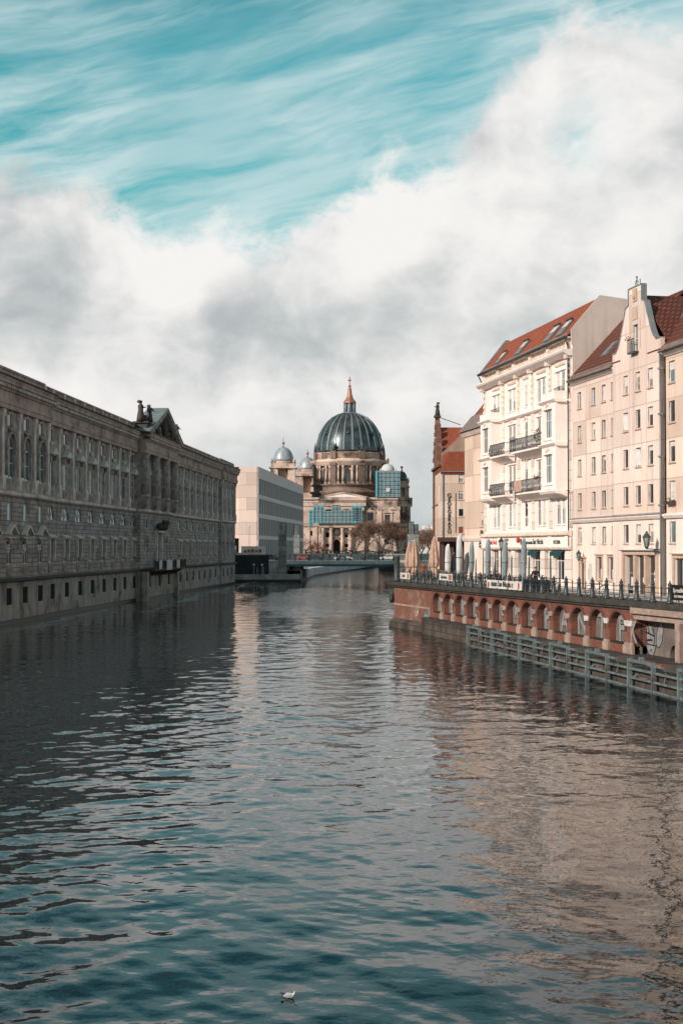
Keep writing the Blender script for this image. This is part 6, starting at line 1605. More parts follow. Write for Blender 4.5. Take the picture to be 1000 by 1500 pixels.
for pa,pb in ((430.5,442),):
    m=MB(); a=at(pa,0,BD+3).x; b=at(pb,0,BD+3).x; m.box(a,b,2.5,BW-2,-2,zb-.004); m.build('pier',M['concrete' if pa<500 else 'stone_dark'],BRG)
m=MB(); m.box(at(400,0,BD).x,at(430,0,BD).x,BW-6,BW-5,-1,zb); m.build('underdeck_shade',M['dark'],BRG)  # black sheet painted in for the darkness under the deck
a=at(417,836,BD+2); m=MB(); m.box(a.x+.0,a.x+1.2,1,1.3,2.9,3.25); m.box(a.x+.45,a.x+.75,1,1.3,1.2,2.896); m.build('white_marker',M['canvas_white'],BRG)
# lantern towers
def tower(label,pxa,pxb,D_,ytop,ysh,zfoot):
    a,b=at(pxa,803,D_).x,at(pxb,803,D_).x; w_=(b-a)/2; t=thing('lantern_tower',label,'bridge tower',((a+b)/2,D_,zfoot),0,'lantern towers at the bridge'); zs_=at(0,ysh,D_).z-zfoot; zt_=at(0,ytop,D_).z-zfoot
    m=MB(); m.box(-w_,w_,-w_,w_,0,zs_); m.box(-w_*1.15,w_*1.15,-w_*1.15,w_*1.15,0,.5); m.build('shaft',M['tower_concrete'],t)
    m=MB(); m.box(-w_*.8,w_*.8,-w_*.8,w_*.8,zs_+.1,zt_-.12); m.build('lantern_glass',M['lamp_glass'],t)
    m=MB()
    for i in range(5):
        x=-w_*.86+w_*1.72*i/4
        for y in(-w_*.86,w_*.86): m.box(x-.05,x+.05,y-.05,y+.05,zs_,zt_-.1); m.box(y-.05,y+.05,x-.05,x+.05,zs_,zt_-.1)
    m.box(-w_*.95,w_*.95,-w_*.95,w_*.95,zt_-.1,zt_); m.build('lantern_cage',M['steel'],t)
tower('lantern tower standing in the water at the near left end of the bridge',408,419.6,BD-3.5,766,782.5,-1.5)
tower('lantern tower at the far left end of the bridge, before the pale palace',429.8,438.6,BD+BW+2,768,783.5,3)
tower('lantern tower at the near right end of the bridge, above the beige parasols',596.8,606.2,BD-3,764,782,0)
tower('lantern tower at the far right end of the bridge, half behind its neighbour',605.8,613,BD+BW+2,768,783,3)
# people and cars on the bridge
zr=zt+.02
for lab,px,rot,pose,top,hh in (('person in black crossing the bridge between the two left lantern towers',424.5,80,'walk','cloth_black',1.8),('person with a rust-red top sitting low near the left end of the bridge',403.5,30,'stand','cloth_red',1.6),
    ('dark-clothed walker on the bridge left of the cathedral doorway',482.5,90,'walk','cloth_black',1.78),('dark-clothed walker on the bridge before the cathedral doorway',498,-90,'walk','cloth_black',1.75),('person in a beige coat on the bridge right of the cathedral doorway',505.5,0,'stand','cloth_beige',1.7),
    ('person in a rust-red coat leaning on the bridge below the bare tree',553.5,180,'lean','cloth_red',1.65),('dark-clothed walker on the bridge towards its right end',560,90,'walk','cloth_black',1.75),('person in grey walking near the right end of the bridge',576,-90,'walk','cloth_grey',1.72)):
    b=at(px,803,BD+1.2); person(lab,(b.x,BD+1.2,zr),R(rot),pose,top=top,leg='cloth_black',h=hh)
def car(body):
    t=thing('parked_car','x','car',(0,0,0)); m=MB()
    pts=[(-2.15,.35),(-2.2,.75),(-1.75,.92),(-1.2,1.38),(.35,1.42),(1.1,.95),(2.05,.8),(2.2,.4)]
    m.prism(pts,-.85,.85); m.build('body',M[body],t)
    m=MB(); m.prism([(-1.6,.95),(-1.15,1.32),(.3,1.36),(.95,.97)],-.87,.87); m.build('windows',M['glass'],t)
    for x in(-1.35,1.35):
        for y in(-.75,.75): w_=MB(); w_.tube((x,y-.1,.33),(x,y+.1,.33),.33,n=14); w_.build('wheel',M['rubber'],t)
    for y in (-.6,.6): w_=MB(); w_.box(2.12,2.2,y-.18,y+.18,.55,.7); w_.build('headlight',M['lamp_glass'],t)
    return t
def putcar(body,lab,px,D_,z,rot=0):
    t=car(body); b=at(px,803,D_); t.location=(b.x,D_,z); t.rotation_euler=(0,0,R(rot)); t['label']=lab; return t
putcar('car_dark','dark car on the left end of the bridge, beside the near lantern tower',398,BD+6,zr)
putcar('car_white','white car on the bridge in front of the cathedral doorway',503,BD+9,zr)
putcar('car_dark','dark car on the bridge left of the white car',461,BD+9,zr)
putcar('car_dark','dark car on the bridge under the bare trees',541,BD+12,zr,180)
putcar('car_white','white car near the right end of the bridge',569,BD+12,zr,180)
putcar('car_dark','dark car at the right end of the bridge by the lantern towers',590,BD+9,zr)
putcar('car_red','red car glimpsed past the right corner of the modern palace',447.5,BD+18,zr)
# low pale river wall beyond
LW=thing('river_wall','long low pale concrete embankment wall curving away under the bridge','river wall',(0,0,0))
pts=[(at(441,0,323).x,323),(at(460,0,386).x,386),(at(505,0,470).x,470),(at(556,0,586).x,586),(at(575,0,700).x+8,700)]
m=MB(); w2=MB()
for i in range(len(pts)-1):
    (xa,ya),(xb,yb)=pts[i],pts[i+1]; m.poly([(xa,ya,-1),(xb,yb,-1),(xb,yb,2.3),(xa,ya,2.6 if i==0 else 2.3)]); m.poly([(xa,ya,2.3 if i else 2.6),(xb,yb,2.3),(xb-6,yb,2.3),(xa-6,ya,2.3 if i else 2.6)]); m.poly([(xa-6,ya,2.3),(xb-6,yb,2.3),(xb-6,yb,4.4),(xa-6,ya,4.4)])
    w2.poly([(xa+.1,ya,-1),(xb+.1,yb,-1),(xb+.1,yb,.35),(xa+.1,ya,.35)])
m.build('wall_face',M['concrete_pale'],LW); e_=MB(); e_.box(at(557,0,525).x,at(600,0,525).x,525,560,-1,5.0); e_.build('dark_landing',M['stone_dark'],LW); w2.build('wet_strip',M['slime'],LW)

# ---- modern palace with vertical window slots
HN,HF=412.0,540.0
xn=at(380,0,HN).x; xf=at(444.3,0,HF).x
HFm=Frame(xn,HN,xf-xn,HF-HN)
HP=thing('modern_palace','pale modern palace block with rows of tall narrow window slots, left of the cathedral','palace',(xn,HN,4.3),HFm.rot)
L=HFm.x(444.3); topz=HFm.xz(380,684)[1]-4.3
m=MB(); rowsH=[(27.9,23.2),(22.0,17.7),(16.4,11.3),(10.2,.2)]; rowsH=[(a-4.3,max(b-4.3,.2)) for a,b in rowsH]
zprev=topz
for (a,b_) in rowsH:
    m.box(0,L,0,.14,a,zprev); zprev=b_
m.box(0,L,0,.14,0,zprev)
m.box(0,.9,.004,.6,.01,topz-.02); m.box(L-.9,L,.004,.6,.01,topz-.02)
m.poly([(0,.0,topz-.01),(L,.0,topz-.01),(L,40,topz-.01),(0,40,topz-.01)]); m.poly([(L,.6,0),(L,40,0),(L,40,topz-.01),(L,.6,topz-.01)])
m.build('facade',M['limestone'],HP)
m=MB(); n=24; 
for a,b_ in rowsH:
    for k in range(n+1):
        x=.9+(L-1.8)*k/n; m.mark(); m.box(x-1.15,x+1.15,.05,.2,b_+.004,a-.004)
m.build_parts('stone_fin',M['fin'],HP)
m=MB(); m.box(.9,L-.9,.16,.22,.2,topz-2); m.build('glazing',M['slot'],HP)
m=MB()
for k in range(n): x=.9+(L-1.8)*(k+.5)/n; m.box(x-.25,x+.25,-.02,.0-.002,topz-1.9,topz-1.55)
m.build('slot_row',M['grey_glass'],HP)
# end wall facing the camera (real end, turned square to the front)
wend=HFm.x(380)-0; 
ew=-( (at(380,0,HN).x-at(352,0,HN).x) )
EW=MB(); EW.box(-.02,.0,.0,9,0,1)
m=MB(); m.poly([(0,0,0),(0,5.8,0),(0,5.8,topz),(0,0,topz)]); m.poly([(0,5.8,0),(3.2,5.8,0),(3.2,5.8,topz),(0,5.8,topz)]); m.poly([(3.2,5.8,6.2),(3.2,40,6.2),(3.2,40,topz),(3.2,5.8,topz)]); m.poly([(3.2,5.8,topz-.01),(3.2,40,topz-.01),(.0,40,topz-.01)]); 
m.poly([(3.2,5.8,6.2),(9,5.8,6.2),(9,40,6.2),(3.2,40,6.2)]); m.build('end_wall',M['limestone_sunlit'],HP)
m=MB(); m.poly([(9,5.8,0),(9,40,0),(9,40,6.2),(9,5.8,6.2)]); m.build('dark_passage',M['grey_glass'],HP)
m=MB(); m.box(4,18,10,30,topz,topz+1.0); m.tube((3,9,topz),(3,9,topz+1.8),.06,n=4); m.build('roof_plant_room',M['limestone'],HP)
m=MB()
for k in range(4): m.box(3.21,3.4,7+k*2,8+k*2,2.6,4.0) 
m.build('passage_windows',M['glass_sky'],HP)

# ---- cathedral
DC=800.0; k_=DC/2083.3
def cx(c): return (380+c/4.167-512.5)*k_
def cz(c,D=DC): return CH+(803-(540+c/4.167))/2083.3*D-4.3
DOM=thing('cathedral','great sandstone cathedral with a ribbed copper dome, gilded lantern and corner towers','cathedral',((512.5-500)*k_,DC,4.3))
DY=26
def lz(c): return cz(c,DC+DY)
rk=(DC+DY)/DC
# body
zt1=cz(785); z2=cz(840); z3=cz(945); z4=cz(965)
wins=[(cx(675)-1.5,cx(675)+1.5,cz(928),cz(885)),(cx(780)-1.6,cx(780)+1.6,cz(945),cz(893))]
m=MB(); m.wall(cx(265),cx(838),z4,z2,0,wins,1.0); m.box(cx(838)+.01,cx(925),6,30,0,z2); m.poly([(cx(838),0,0),(cx(838),30,0),(cx(838),30,z2),(cx(838),0,z2)])
m.wall(cx(265),cx(838),0,z4-.004,0,[(cx(775)-1.4,cx(775)+1.4,cz(1010),cz(985)),(cx(775)-1.4,cx(775)+1.4,cz(1075),cz(1040)),(cx(690)-1.2,cx(690)+1.2,cz(1010),cz(985)),(cx(310)-1.2,cx(310)+1.2,cz(1020),cz(990))],.8)
m.box(cx(100),cx(265)-.01,8,40,0,z2)
m.build('body_wall',M['dom_stone'],DOM)
for a,b_,c,d in wins: window(DOM,(a+b_)/2,c,b_-a,d-c,.7,'cross','grey_frame','glass')
for c_,h0,h1 in ((775,1010,985),(775,1075,1040),(690,1010,985),(310,1020,990)): window(DOM,cx(c_),cz(h0),2.6,cz(h1)-cz(h0),.6,'plain','grey_frame','glass')
m=MB()
for a,b_,off in ((cx(262),cx(845),0),(cx(838),cx(935),6),(cx(95),cx(262),8)):
    m.prism([(off-.01,z2),(off-.5,z2),(off-.5,z2+1.8),(off-.8,z2+2.2),(off-.8,z2+3.2),(off-1.9,z2+3.8),(off-2.0,zt1-.1),(off+3,zt1-.1),(off+3,z2)],a,b_,'x'); m.prism([(off-.01,z4),(off-.9,z4+.2),(off-1.2,z3),(off-.01,z3+.4)],a,b_,'x')
m.build('entablature',M['dom_stone'],DOM)
m=MB()
for c in (735,845): m.box(cx(c)-1.0,cx(c)+1.0,-.7,-.01,z3+.4,z2-.01); m.box(cx(c)-1.3,cx(c)+1.3,-1,-.01,z2-2,z2-.02)
for c in (655,700,760,805): 
    m.box(cx(c)-.4,cx(c)+.4,-.5,-.01,cz(930),cz(880))
for c in (677,782):
    N=8; m.prism([(cx(c)+3.0*math.cos(math.pi*i/N),cz(880)+1.9*math.sin(math.pi*i/N)) for i in range(N+1)],-.9,-.01); m.ell((cx(c),-.6,cz(855)),(1.2,.5,1.0),8,6)
for c in (300,345,720,800,825): m.box(cx(c)-.7,cx(c)+.7,-.5,-.01,1,z4-.2)
m.build('pilasters_and_hoods',M['dom_stone'],DOM)
m=MB(); 
for c in range(12): x=cx(862)+c*.0
for c in (862,905): m.box(cx(c)-.9,cx(c)+.9,5.2,5.99,z4,z2-.01); m.lathe([(1.0,z2-2.5),(1.3,z2-.5)],cx(c),5.2,8)
m.ell((cx(885),5.8,cz(898)),(1.5,.4,2.2),12,8); m.box(cx(875),cx(895),5.8,5.99,cz(1040),cz(960)); m.ell((cx(885),5.6,cz(945)),(1.8,.5,1.8),10,8)
m.build('side_wing_openings',M['dom_dark'],DOM)
# portico with pediment
pa,pb=cx(385),cx(638); m=MB(); m.wall(pa,pb,z4+1,z2,-2.2,[(cx(c)-1.6,cx(c)+1.6,cz(930),cz(860)) for c in (420,475,530,590)],1.2); m.poly([(pb,-2.2,0),(pb,0,0),(pb,0,z2),(pb,-2.2,z2)])
m.wall(pa,pb,0,z4-.8,-2.2,[(cx(472)-2.0,cx(472)+2.0,0.1,cz(1045),True),(cx(415)-1,cx(415)+1,cz(1030),cz(1000)),(cx(530)-1,cx(530)+1,cz(1030),cz(1000)),(cx(415)-1,cx(415)+1,cz(1090),cz(1070)),(cx(530)-1,cx(530)+1,cz(1090),cz(1070))],1.2)
m.build('portico_wall',M['dom_stone'],DOM)
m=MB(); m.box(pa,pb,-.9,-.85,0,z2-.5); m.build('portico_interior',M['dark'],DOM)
m=MB(); m.prism([(-2.21,z2),(-2.8,z2),(-2.8,z2+1.8),(-4.0,z2+3.4),(-4.0,zt1),(-.5,zt1),(-.5,z2)],pa-1,pb+1,'x'); m.prism([(-2.21,z4-.8),(-4.6,z4-.5),(-4.9,z3-.2),(-4.9,z3+.6),(-2.21,z3+.8)],pa-2,pb-2,'x'); m.build('portico_entablature',M['dom_stone'],DOM)
gcx=(pa+pb)/2; hwp=(pb-pa)/2+2.2; apx=cz(752)
m=MB(); m.poly([(gcx-hwp+2,-3.95,zt1+.01),(gcx+hwp-2,-3.95,zt1+.01),(gcx,-3.95,apx-.8)]); m.build('pediment_face',M['stucco'],DOM)
m=MB()
for s_ in(-1,1): m.prism([(gcx+s_*(hwp+.4),zt1),(gcx,apx),(gcx,apx-1.1),(gcx+s_*(hwp-2.6),zt1+.0)],-4.2,8)
m.build('pediment_cornice',M['dom_stone'],DOM)
for c in (388,438,505,556):
    m=MB(); m.box(cx(c)-1.1,cx(c)+1.1,-4.6,-2.6,0,1.6); m.lathe([(.85,1.604),(.85,8),(.72,z4-2.4),(1.1,z4-.9)],cx(c),-3.6,12); m.build('column',M['dom_stone'],DOM)
m=MB(); m.prism([(cx(440),cz(1042)),(cx(505),cz(1042)),(cx(505),cz(1035)),(cx(472),cz(1020)),(cx(440),cz(1035))],-3,-2.21); m.ell((cx(472),-2.6,cz(1000)),(1.8,.6,1.8),12,8); m.build('door_hood',M['dom_dark'],DOM)
# drum
m=MB(); R0=cx(552+207)*rk*0+ (205/4.167)*k_*rk   # dome radius at its base
dc=(0,DY)
z780,z710,z600,z560,z520=lz(785),lz(712),lz(602),lz(562),lz(520)
m.lathe([(R0*1.13,z780-6),(R0*1.13,z780+1.6),(R0*1.19,z780+2.2),(R0*1.19,z780+2.9),(R0*1.08,z780+3.2),(R0*1.08,z710-1.0),(R0*1.16,z710-.6),(R0*1.16,z710)],0,DY,48); m.build('drum_base',M['dom_dark'],DOM)
m=MB(); m.lathe([(R0*.99,z710+.01),(R0*.99,z600)],0,DY,48); m.build('drum_wall',M['dom_stone'],DOM)
m=MB(); m.lathe([(R0*1.10,z600+.01),(R0*1.10,z600+1.4),(R0*1.16,z600+2.0),(R0*1.18,z560-.4),(R0*1.06,z560-.2),(R0*1.06,z560+.3)],0,DY,48); m.build('drum_entablature',M['dom_stone'],DOM)
m=MB(); m.lathe([(R0*1.03,z560+.31),(R0*1.03,z520-.6),(R0*1.06,z520-.4),(R0*1.06,z520)],0,DY,48); m.build('drum_attic',M['dom_stone'],DOM)
col=MB(); col.box(-.75,.75,-.75,.75,z710+.01,z710+1.2); col.lathe([(.62,z710+1.21),(.62,z710+5),(.52,z600-1.2),(.85,z600-.02)],0,0,10); col=col.mesh('drum_column',M['dom_stone'])
dw=MB(); dw.prism([(-1.3,z710+1.5),(1.3,z710+1.5),(1.3,z600-2.4),(0,z600-1.0),(-1.3,z600-2.4)],-.1,.1); dw.box(-.08,.08,-.16,-.1,z710+1.5,z600-1.5); dw=dw.mesh('drum_window',M['grey_glass'])
bt=MB(); bt.box(-1.7,1.7,-1.1,1.4,z710+.02,z600); bt.box(-2.0,2.0,-1.5,1.4,z600+.02,z560-.1); bt.box(-1.5,1.5,-.9,1.4,z560,z520+.8); bt=bt.mesh('buttress',M['dom_dark'])
stt=MB(); stt.lathe([(.7,0),(.9,1.2),(.5,2.6),(.6,3.4),(.3,4.2),(.35,4.8),(.05,5.2)],0,0,8); stt.ell((-.9,0,2.2),(.7,.4,1.0),8,6); stt.ell((.8,0,2.8),(.6,.4,.9),8,6); stt=stt.mesh('drum_statue',M['dome'])
for i in range(8):
    a=math.pi*2*(i+.42)/8
    for j,da in enumerate((-.26,-.13,.13,.26)):
        if j in (0,3): pass
        aa=a+math.pi/8+da; inst('drum_column',col,DOM,(R0*1.06*math.cos(aa),DY+R0*1.06*math.sin(aa),0),aa+R(90))
    aa=a+math.pi/8; inst('drum_window',dw,DOM,(R0*1.0*math.cos(aa),DY+R0*1.0*math.sin(aa),0),aa+R(90))
    for da in(-.2,.2): inst('drum_window',dw,DOM,(R0*1.0*math.cos(aa+da),DY+R0*1.0*math.sin(aa+da),0),aa+da+R(90),(.6,1,1))
    inst('buttress',bt,DOM,(R0*1.06*math.cos(a),DY+R0*1.06*math.sin(a),0),a+R(90)); inst('drum_statue',stt,DOM,(R0*1.08*math.cos(a),DY+R0*1.08*math.sin(a),z520+.8-.3),a+R(90))
# dome
zt_=lz(270); H_=zt_-z520
prof=[]
for i in range(21):
    t=i/20; a=t*math.radians(80); r=R0*math.cos(a)**.92; z=z520+H_*math.sin(a)/math.sin(math.radians(80)); prof.append((max(r,3.2),z))
prof=[(R0,z520+.01),(R0,z520+1.2)]+prof[2:]
m=MB(); m.lathe(prof,0,DY,64); dm=m.build('dome',M['dome'],DOM)
for i in range(24):
    a=2*math.pi*(i+.3)/24; m=MB(); wd=.42 if i%3 else .7
    for j in range(1,len(prof)-1):
        (r0,z0_),(r1,z1_)=prof[j],prof[j+1]; f0=max(.25,r0/R0); f1=max(.25,r1/R0)
        u=Vector((math.cos(a),math.sin(a),0)); v=Vector((-math.sin(a),math.cos(a),0)); c0=Vector((0,DY,0))
        P0=c0+u*(r0+.38)+Vector((0,0,z0_+.1)); P1=c0+u*(r1+.38)+Vector((0,0,z1_+.1)); Q0=c0+u*(r0-.1)+Vector((0,0,z0_)); Q1=c0+u*(r1-.1)+Vector((0,0,z1_))
        m.poly([P0-v*wd*f0,P0+v*wd*f0,P1+v*wd*f1,P1-v*wd*f1]); m.poly([P0-v*wd*f0,P1-v*wd*f1,Q1-v*wd*f1,Q0-v*wd*f0]); m.poly([P0+v*wd*f0,Q0+v*wd*f0,Q1+v*wd*f1,P1+v*wd*f1])
    m.build('rib',M['copper'],dm)
ring=MB(); n=14
for k in range(n): t0,t1=2*math.pi*k/n,2*math.pi*(k+1)/n; ring.tube((1.0*math.cos(t0),0,1.0*math.sin(t0)),(1.0*math.cos(t1),0,1.0*math.sin(t1)),.3,n=5)
ring.ell((0,.2,0),(.8,.3,.8),10,6); ring=ring.mesh('round_dormer',M['dome'])
for i in range(8):
    for (fr_,sc_) in ((.33,1.0),(.72,.75)):
        a=2*math.pi*(i+.42)/8+math.pi/8; j=int(fr_*20); r,z=prof[j+1]; o=inst('round_dormer',ring,dm,((r+.3)*math.cos(a),DY+(r+.3)*math.sin(a),z),0,(sc_,)*3); o.rotation_euler=(-math.radians(80)*fr_*.8,0,a+R(90))
# lantern
zl0,zl1,zl2,zl3=lz(268),lz(208),lz(122),lz(46)
m=MB(); m.lathe([(4.3,zl0-1),(4.3,zl0),(3.7,zl0+.4)],0,DY,16); 
for i in range(8): a=math.pi*i/4; m.lathe([(.4,zl0+.3),(.4,zl1)],3.15*math.cos(a),DY+3.15*math.sin(a),6)
m.lathe([(2.3,zl0+.4),(2.3,zl1)],0,DY,8,sm=False)
m.build('lantern',M['copper'],DOM)
m=MB(); m.lathe([(3.7,zl1),(3.6,zl1+.8),(2.7,zl1+1.8),(1.9,zl1+3.2),(1.3,zl1+5.4),(1.0,zl2)],0,DY,8,sm=False); m.lathe([(1.1,zl2),(1.1,zl2+.4)],0,DY,8); m.ell((0,DY,zl2+1.6),(.85,.85,.95),10,8); m.box(-.28,.28,DY-.25,DY+.25,zl2+2.5,zl3); m.box(-1.1,1.1,DY-.2,DY+.2,zl3-2.5,zl3-1.8); m.build('gilded_spire',M['gold'],DOM)
# corner towers
def ctower(c,cb,ct,cf,rc,yb,label=None,bottom=800,scaf=False,light=False):
    D_=DC+yb; X0_=((380+c/4.167-500)/2083.3)*D_-(12.5)*k_; Z=lambda q:cz(q,D_); r=rc/4.167/2083.3*D_
    m=MB(); N=8; zb_,zt__=Z(cb),Z(ct); prof=[(r*math.cos(math.pi/2*i/N)**.9 if i<N else .25,zb_+(zt__-zb_)*math.sin(math.pi/2*i/N)) for i in range(N+1)]
    m.lathe(prof,X0_,yb,20)
    o=m.build('tower_dome',M['canvas_white' if scaf else 'dome_light' if light else 'dome'],DOM)
    m=MB(); m.lathe([(.5,zt__-.3),(.3,zt__+1.5)],X0_,yb,8); m.ell((X0_,yb,zt__+2.3),(.8,.8,.8),8,6); m.tube((X0_,yb,zt__+3),(X0_,yb,Z(cf)),.15,n=4); m.build('tower_finial',M['gold'],DOM)
    zlow=Z(bottom); m=MB(); m.lathe([(r*1.12,zb_-1.2),(r*1.12,zb_)],X0_,yb,16)
    m.box(X0_-r*1.12,X0_+r*1.12,yb-r*1.12,yb+r*1.12,zb_-3.2,zb_-1.2); m.box(X0_-r*1.3,X0_+r*1.3,yb-r*1.3,yb+r*1.3,zb_-4.0,zb_-3.204)
    for sx_ in(-1,1):
        for sy_ in(-1,1): m.box(X0_+sx_*r*.82-r*.34,X0_+sx_*r*.82+r*.34,yb+sy_*r*.82-r*.34,yb+sy_*r*.82+r*.34,zlow,zb_-4.004); m.lathe([(.5,zb_-1.2),(.7,zb_),(.4,zb_+1.2),(.1,zb_+1.8)],X0_+sx_*r*1.05,yb+sy_*r*1.05,6)
    m.box(X0_-r*.45,X0_+r*.45,yb-r*.45,yb+r*.45,zlow-10,zb_-4.01)
    m.prism([(X0_-r*.75,zb_-4.0),(X0_+r*.75,zb_-4.0),(X0_,zb_-1.6)],yb-r*1.42,yb-r*.9)
    m.box(X0_-r*1.25,X0_+r*1.25,yb-r*1.25,yb+r*1.25,zlow-8,zlow)
    m.build('tower_body',M['dom_stone'],DOM)
    return X0_
ctower(145,568,478,418,64,6,light=True,bottom=690)
ctower(293,618,540,492,56,48,light=True,bottom=760)
sx0=ctower(783,628,580,548,43,4,scaf=True,bottom=775)
ctower(868,686,625,596,36,50,light=False,bottom=783)
# scaffolds
def scaffold(label,x0_,x1_,y0_,y1_,z0_,z1_,mat,gap=2.0,step=1.7,brd=None):
    t=thing('scaffold',label,'scaffold',(DOM.location.x+(x0_+x1_)/2,DC+(y0_+y1_)/2,4.3+z0_),0); w_=(x1_-x0_)/2; d_=(y1_-y0_)/2; h=z1_-z0_
    m=MB(); z=0
    while z<h: m.box(-w_,w_,-d_,-d_+.5,z,z+.16); m.box(w_-.5,w_,-d_+.51,d_,z,z+.16); m.box(-w_,-w_+.5,-d_+.51,d_,z,z+.16); z+=gap
    m.build('deck',M['scaffold_pale'],t)
    m=MB(); x=-w_
    while x<=w_+.01: m.tube((x,-d_-.1,0),(x,-d_-.1,h),.13,n=4); x+=step*1.4
    z=gap*.5
    while z<h: m.tube((-w_,-d_-.1,z),(w_,-d_-.1,z),.09,n=4); z+=gap
    m.build('tubes',M['grey_frame'],t)
    m=MB(); m.box(-w_,w_,-d_+.52,-d_+.56,0,h); m.box(w_-.1,w_-.06,-d_+.6,d_,0,h); m.build('net',M[mat],t)
    return t,w_,d_,h
t,w_,d_,h=scaffold('tall blue-netted scaffold tower wrapped round the right front cathedral turret',cx(709),cx(858),-3,10,zt1+.1,cz(625),'scaffold_pale',2.2)
m=MB(); m.box(-w_+.05,-w_+.9,-d_-.3,-d_-.22,0,h); m.build('blue_net_strip',M['scaffold_net'],t)
m=MB(); m.box(-1.2,1.0,-d_-.32,-d_-.24,2.9,5.1); m.build('white_sheet',M['banner'],t)
sc2=((305,330,865,965,'scaffold_net','narrow lowest blue-netted scaffold left of the cathedral portico'),(331,395,838,945,'scaffold_net','bright blue-netted scaffold on the left side of the cathedral portico'),(396,442,870,945,'scaffold_pale','pale scaffold bay between the two blue left scaffolds on the portico'),(443,497,836,945,'scaffold_pale','blue-grey scaffold in the middle of the cathedral portico'),(498,562,865,945,'scaffold_pale','pale scaffold right of the middle of the portico'),(563,627,838,945,'scaffold_net','bright blue-framed scaffold on the right side of the portico'))
for a,b_,c,d,mt,lab in sc2:
    t,w_,d_,h=scaffold(lab,cx(a),cx(b_)-.1,-6.6,-5.0,cz(d),cz(c),mt,2.0,1.5)
    if mt=='scaffold_net': 
        m=MB(); m.box(-w_+1.2,w_-1.2,-d_+.3,-d_+.34,1.5,h-1.4) if a!=305 else m.box(-.2,.2,-d_+.3,-d_+.34,1,2); m.build('net_opening',M['glass' if a==563 else 'scaffold_pale'],t)
# ---- trees
def bare_tree(label,x,y,z,h,spread,seed,grp='bare trees by the cathedral',mat='twig',tw=.05,depth=6,lean=0):
    rnd=random.Random(seed); t=thing('bare_tree',label,'tree',(x,y,z),0,grp); tr=MB(); tg=MB()
    def grow(p,d,l,r,k):
        q=p+d*l; (tr if k<3 else tg).tube(p,q,r,r*.68,n=5 if k<3 else 3,cap=False)
        if k>=depth: return
        nb=3 if k<4 else (3 if rnd.random()<.6 else 2)
        for i in range(nb):
            a=Vector((rnd.gauss(0,1),rnd.gauss(0,1),rnd.gauss(.1,.6))).normalized()
            nd=(d*(1.0 if k else .8)+a*spread+Vector((0,0,.12))).normalized(); grow(p.lerp(q,rnd.uniform(.7,1)),nd,l*rnd.uniform(.76,.95),max(r*.62,tw*.6),k+1)
    grow(Vector((0,0,0)),Vector((lean,0,1)).normalized(),h*.15,h*.018,0)
    tr.build('trunk',M['bark'],t); tg.build('crown',M[mat],t); return t
td=690
for lab,px,dd,h,sp,sd_ in (('wide bare tree in front of the cathedral, right of its portico',538,0,24,.62,1),('bare tree with a leaning dark trunk before the cathedral corner window',560,-20,24,.66,2),('smaller bare tree at the right foot of the cathedral',583,5,19,.6,3),('bare tree overlapping the right columns of the portico',522,25,21,.6,9)):
    b=at(px,803,td+dd); bare_tree(lab,b.x,td+dd,4.3,h,sp,sd_,tw=.07,depth=8)
for lab,px,D_,h,sd_ in (('rust-brown leafy bush tree beside the modern palace corner',456,600,8,4),('rust-brown leafy bush tree left of the cathedral doorway',469,620,7,5)):
    b=at(px,803,D_); t=bare_tree(lab,b.x,D_,4.3,h,.6,sd_,grp='rust-brown bush trees',mat='rust_leaf',tw=.05,depth=5)
    rnd=random.Random(sd_); m=MB()
    for k in range(420):
        v=Vector((rnd.gauss(0,.30),rnd.gauss(0,.30),rnd.gauss(0,.22)))*h*.9+Vector((0,0,h*.55)); s=rnd.uniform(.12,.26); u=Vector((rnd.uniform(-1,1),rnd.uniform(-1,1),rnd.uniform(-1,1))).normalized()*s; w3_=u.cross(Vector((.2,.4,.9))).normalized()*s
        if v.z>.4: m.poly([v-u,v-w3_,v+u,v+w3_])
    m.build('leaves',M['rust_leaf'],t)
for i,(px,D_,h,lab) in enumerate(((617,430,14,'brown bare tree right of the far right lantern tower'),(626,420,15,'brown bare tree in the gap before the white far building'),(634,410,16,'brown bare tree closest to the red brick gabled house'),(613,500,15,'most distant brown bare tree, behind the right lantern towers'))):
    b=at(px,803,D_); bare_tree(lab,b.x,D_,4.3,h,.7,20+i,'brown bare trees in the gap at the bridge',depth=7,tw=.06)
# far white building
b0,b1=at(616,803,640).x,at(640,803,640).x
t=thing('far_building','low white flat-roofed building far off in the gap beside the brick gable','building',(b0,640,4.3)); hh=at(0,777,640).z-4.3; W_=b1-b0
m=MB(); m.wall(0,W_,0,hh,0,[(1+k*1.6,2+k*1.6,hh-3,hh-1.4) for k in range(int(W_/1.6)-1)],.3); m.poly([(0,0,0),(0,14,0),(0,14,hh),(0,0,hh)]); m.build('wall',M['concrete_pale'],t)
m=MB(); m.box(0,W_,.35,.4,0,hh-.1); m.build('window_band',M['glass_sky'],t)
m=MB(); m.box(-.3,W_,-.3,14,hh,hh+.5); m.box(1.2,W_-1,2,10,hh+.5,hh+2.2); m.build('roof',M['limestone'],t)
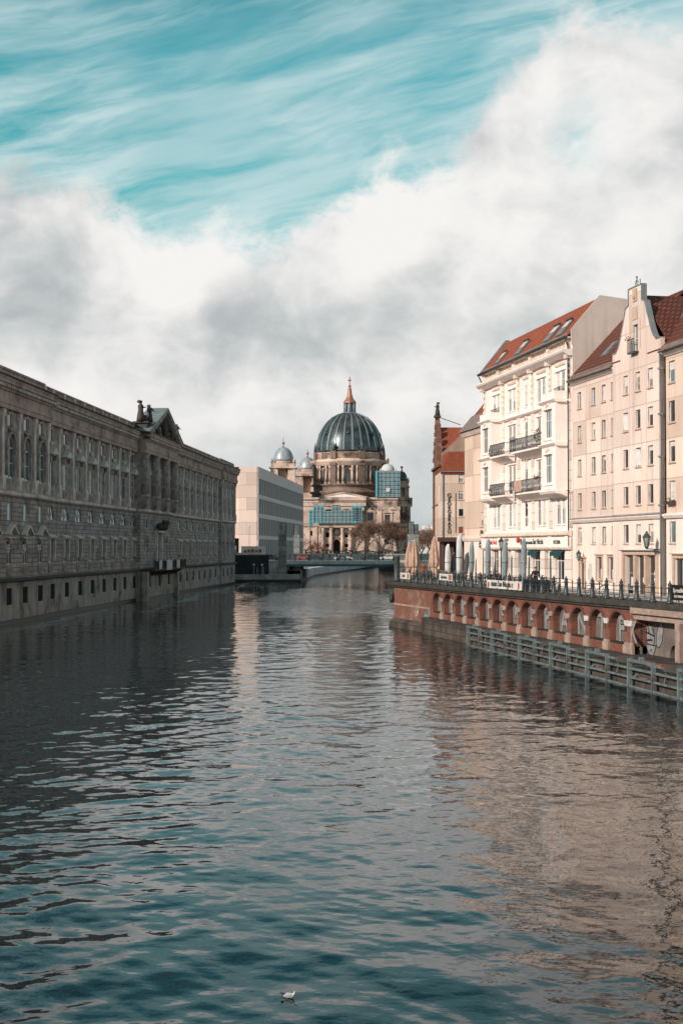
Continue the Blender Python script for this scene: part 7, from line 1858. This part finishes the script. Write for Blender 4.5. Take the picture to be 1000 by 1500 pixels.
# dark hedge before the cathedral
random.seed(2); 
h_=thing('hedge','dark low hedge line along the foot of the cathedral','hedge',(0,640,4.3)); m=MB()
for k in range(900):
    x=random.uniform(at(447,0,640).x,at(598,0,640).x); z=random.uniform(0,2.3+.5*math.sin(x*.7)); y=random.uniform(-1,1); s=.4; u=Vector((random.uniform(-1,1),random.uniform(-1,1),random.uniform(-1,1))).normalized()*s; v=u.cross(Vector((.2,.5,.8))).normalized()*s; c=Vector((x,y,z)); m.poly([c-u,c-v,c+u,c+v])
m.build('leaves',M['green_leaf'],h_)
# ------------------------------------------------------------------ gull
g0=at(425,1461,1); d=ray(424,1462); tt=-CH/d.z; gp=Vector((d.x*tt,d.y*tt,0))
GU=thing('gull','white gull with dark wing tips floating on the water near the bottom edge','gull',gp,R(-8)); GU.scale=(.62,.62,.62)
J={'tail':(-.17,0,.055),'b1':(-.08,0,.05),'b2':(.02,0,.05),'b3':(.09,0,.065),'n1':(.125,0,.115),'hd':(.14,0,.165),'fc':(.165,0,.168)}
Rd={'tail':(.018,.03),'b1':.052,'b2':.068,'b3':.055,'n1':.03,'hd':.031,'fc':.018}; nm=list(J); E=[(nm[i],nm[i+1]) for i in range(len(nm)-1)]
gm_=body_mesh('gull_body',J,E,Rd,'b2',[M['feather_white']],lambda c:0,2)
bo=inst('body',gm_,GU)
for s_ in(-1,1):
    m=MB(); m.ell((-.03,s_*.052,.075),(.12,.022,.045),12,8); m.build('wing',M['feather_grey'],GU); 
    m=MB(); m.prism([(-.10,.07),(-.12,.10),(-.27,.125),(-.2,.085)],s_*.03-.008,s_*.03+.008); m.build('wing_tip',M['feather_dark'],GU)
m=MB(); m.tube((.185,0,.166),(.222,0,.158),.009,.003,n=6); m.build('beak',M['beak'],GU)
m=MB(); m.ell((.158,.026,.175),(.006,.004,.006),6,5); m.ell((.158,-.026,.175),(.006,.004,.006),6,5); m.ell((.128,-.024,.165),(.008,.006,.012),6,5); m.build('eye',M['feather_dark'],GU)
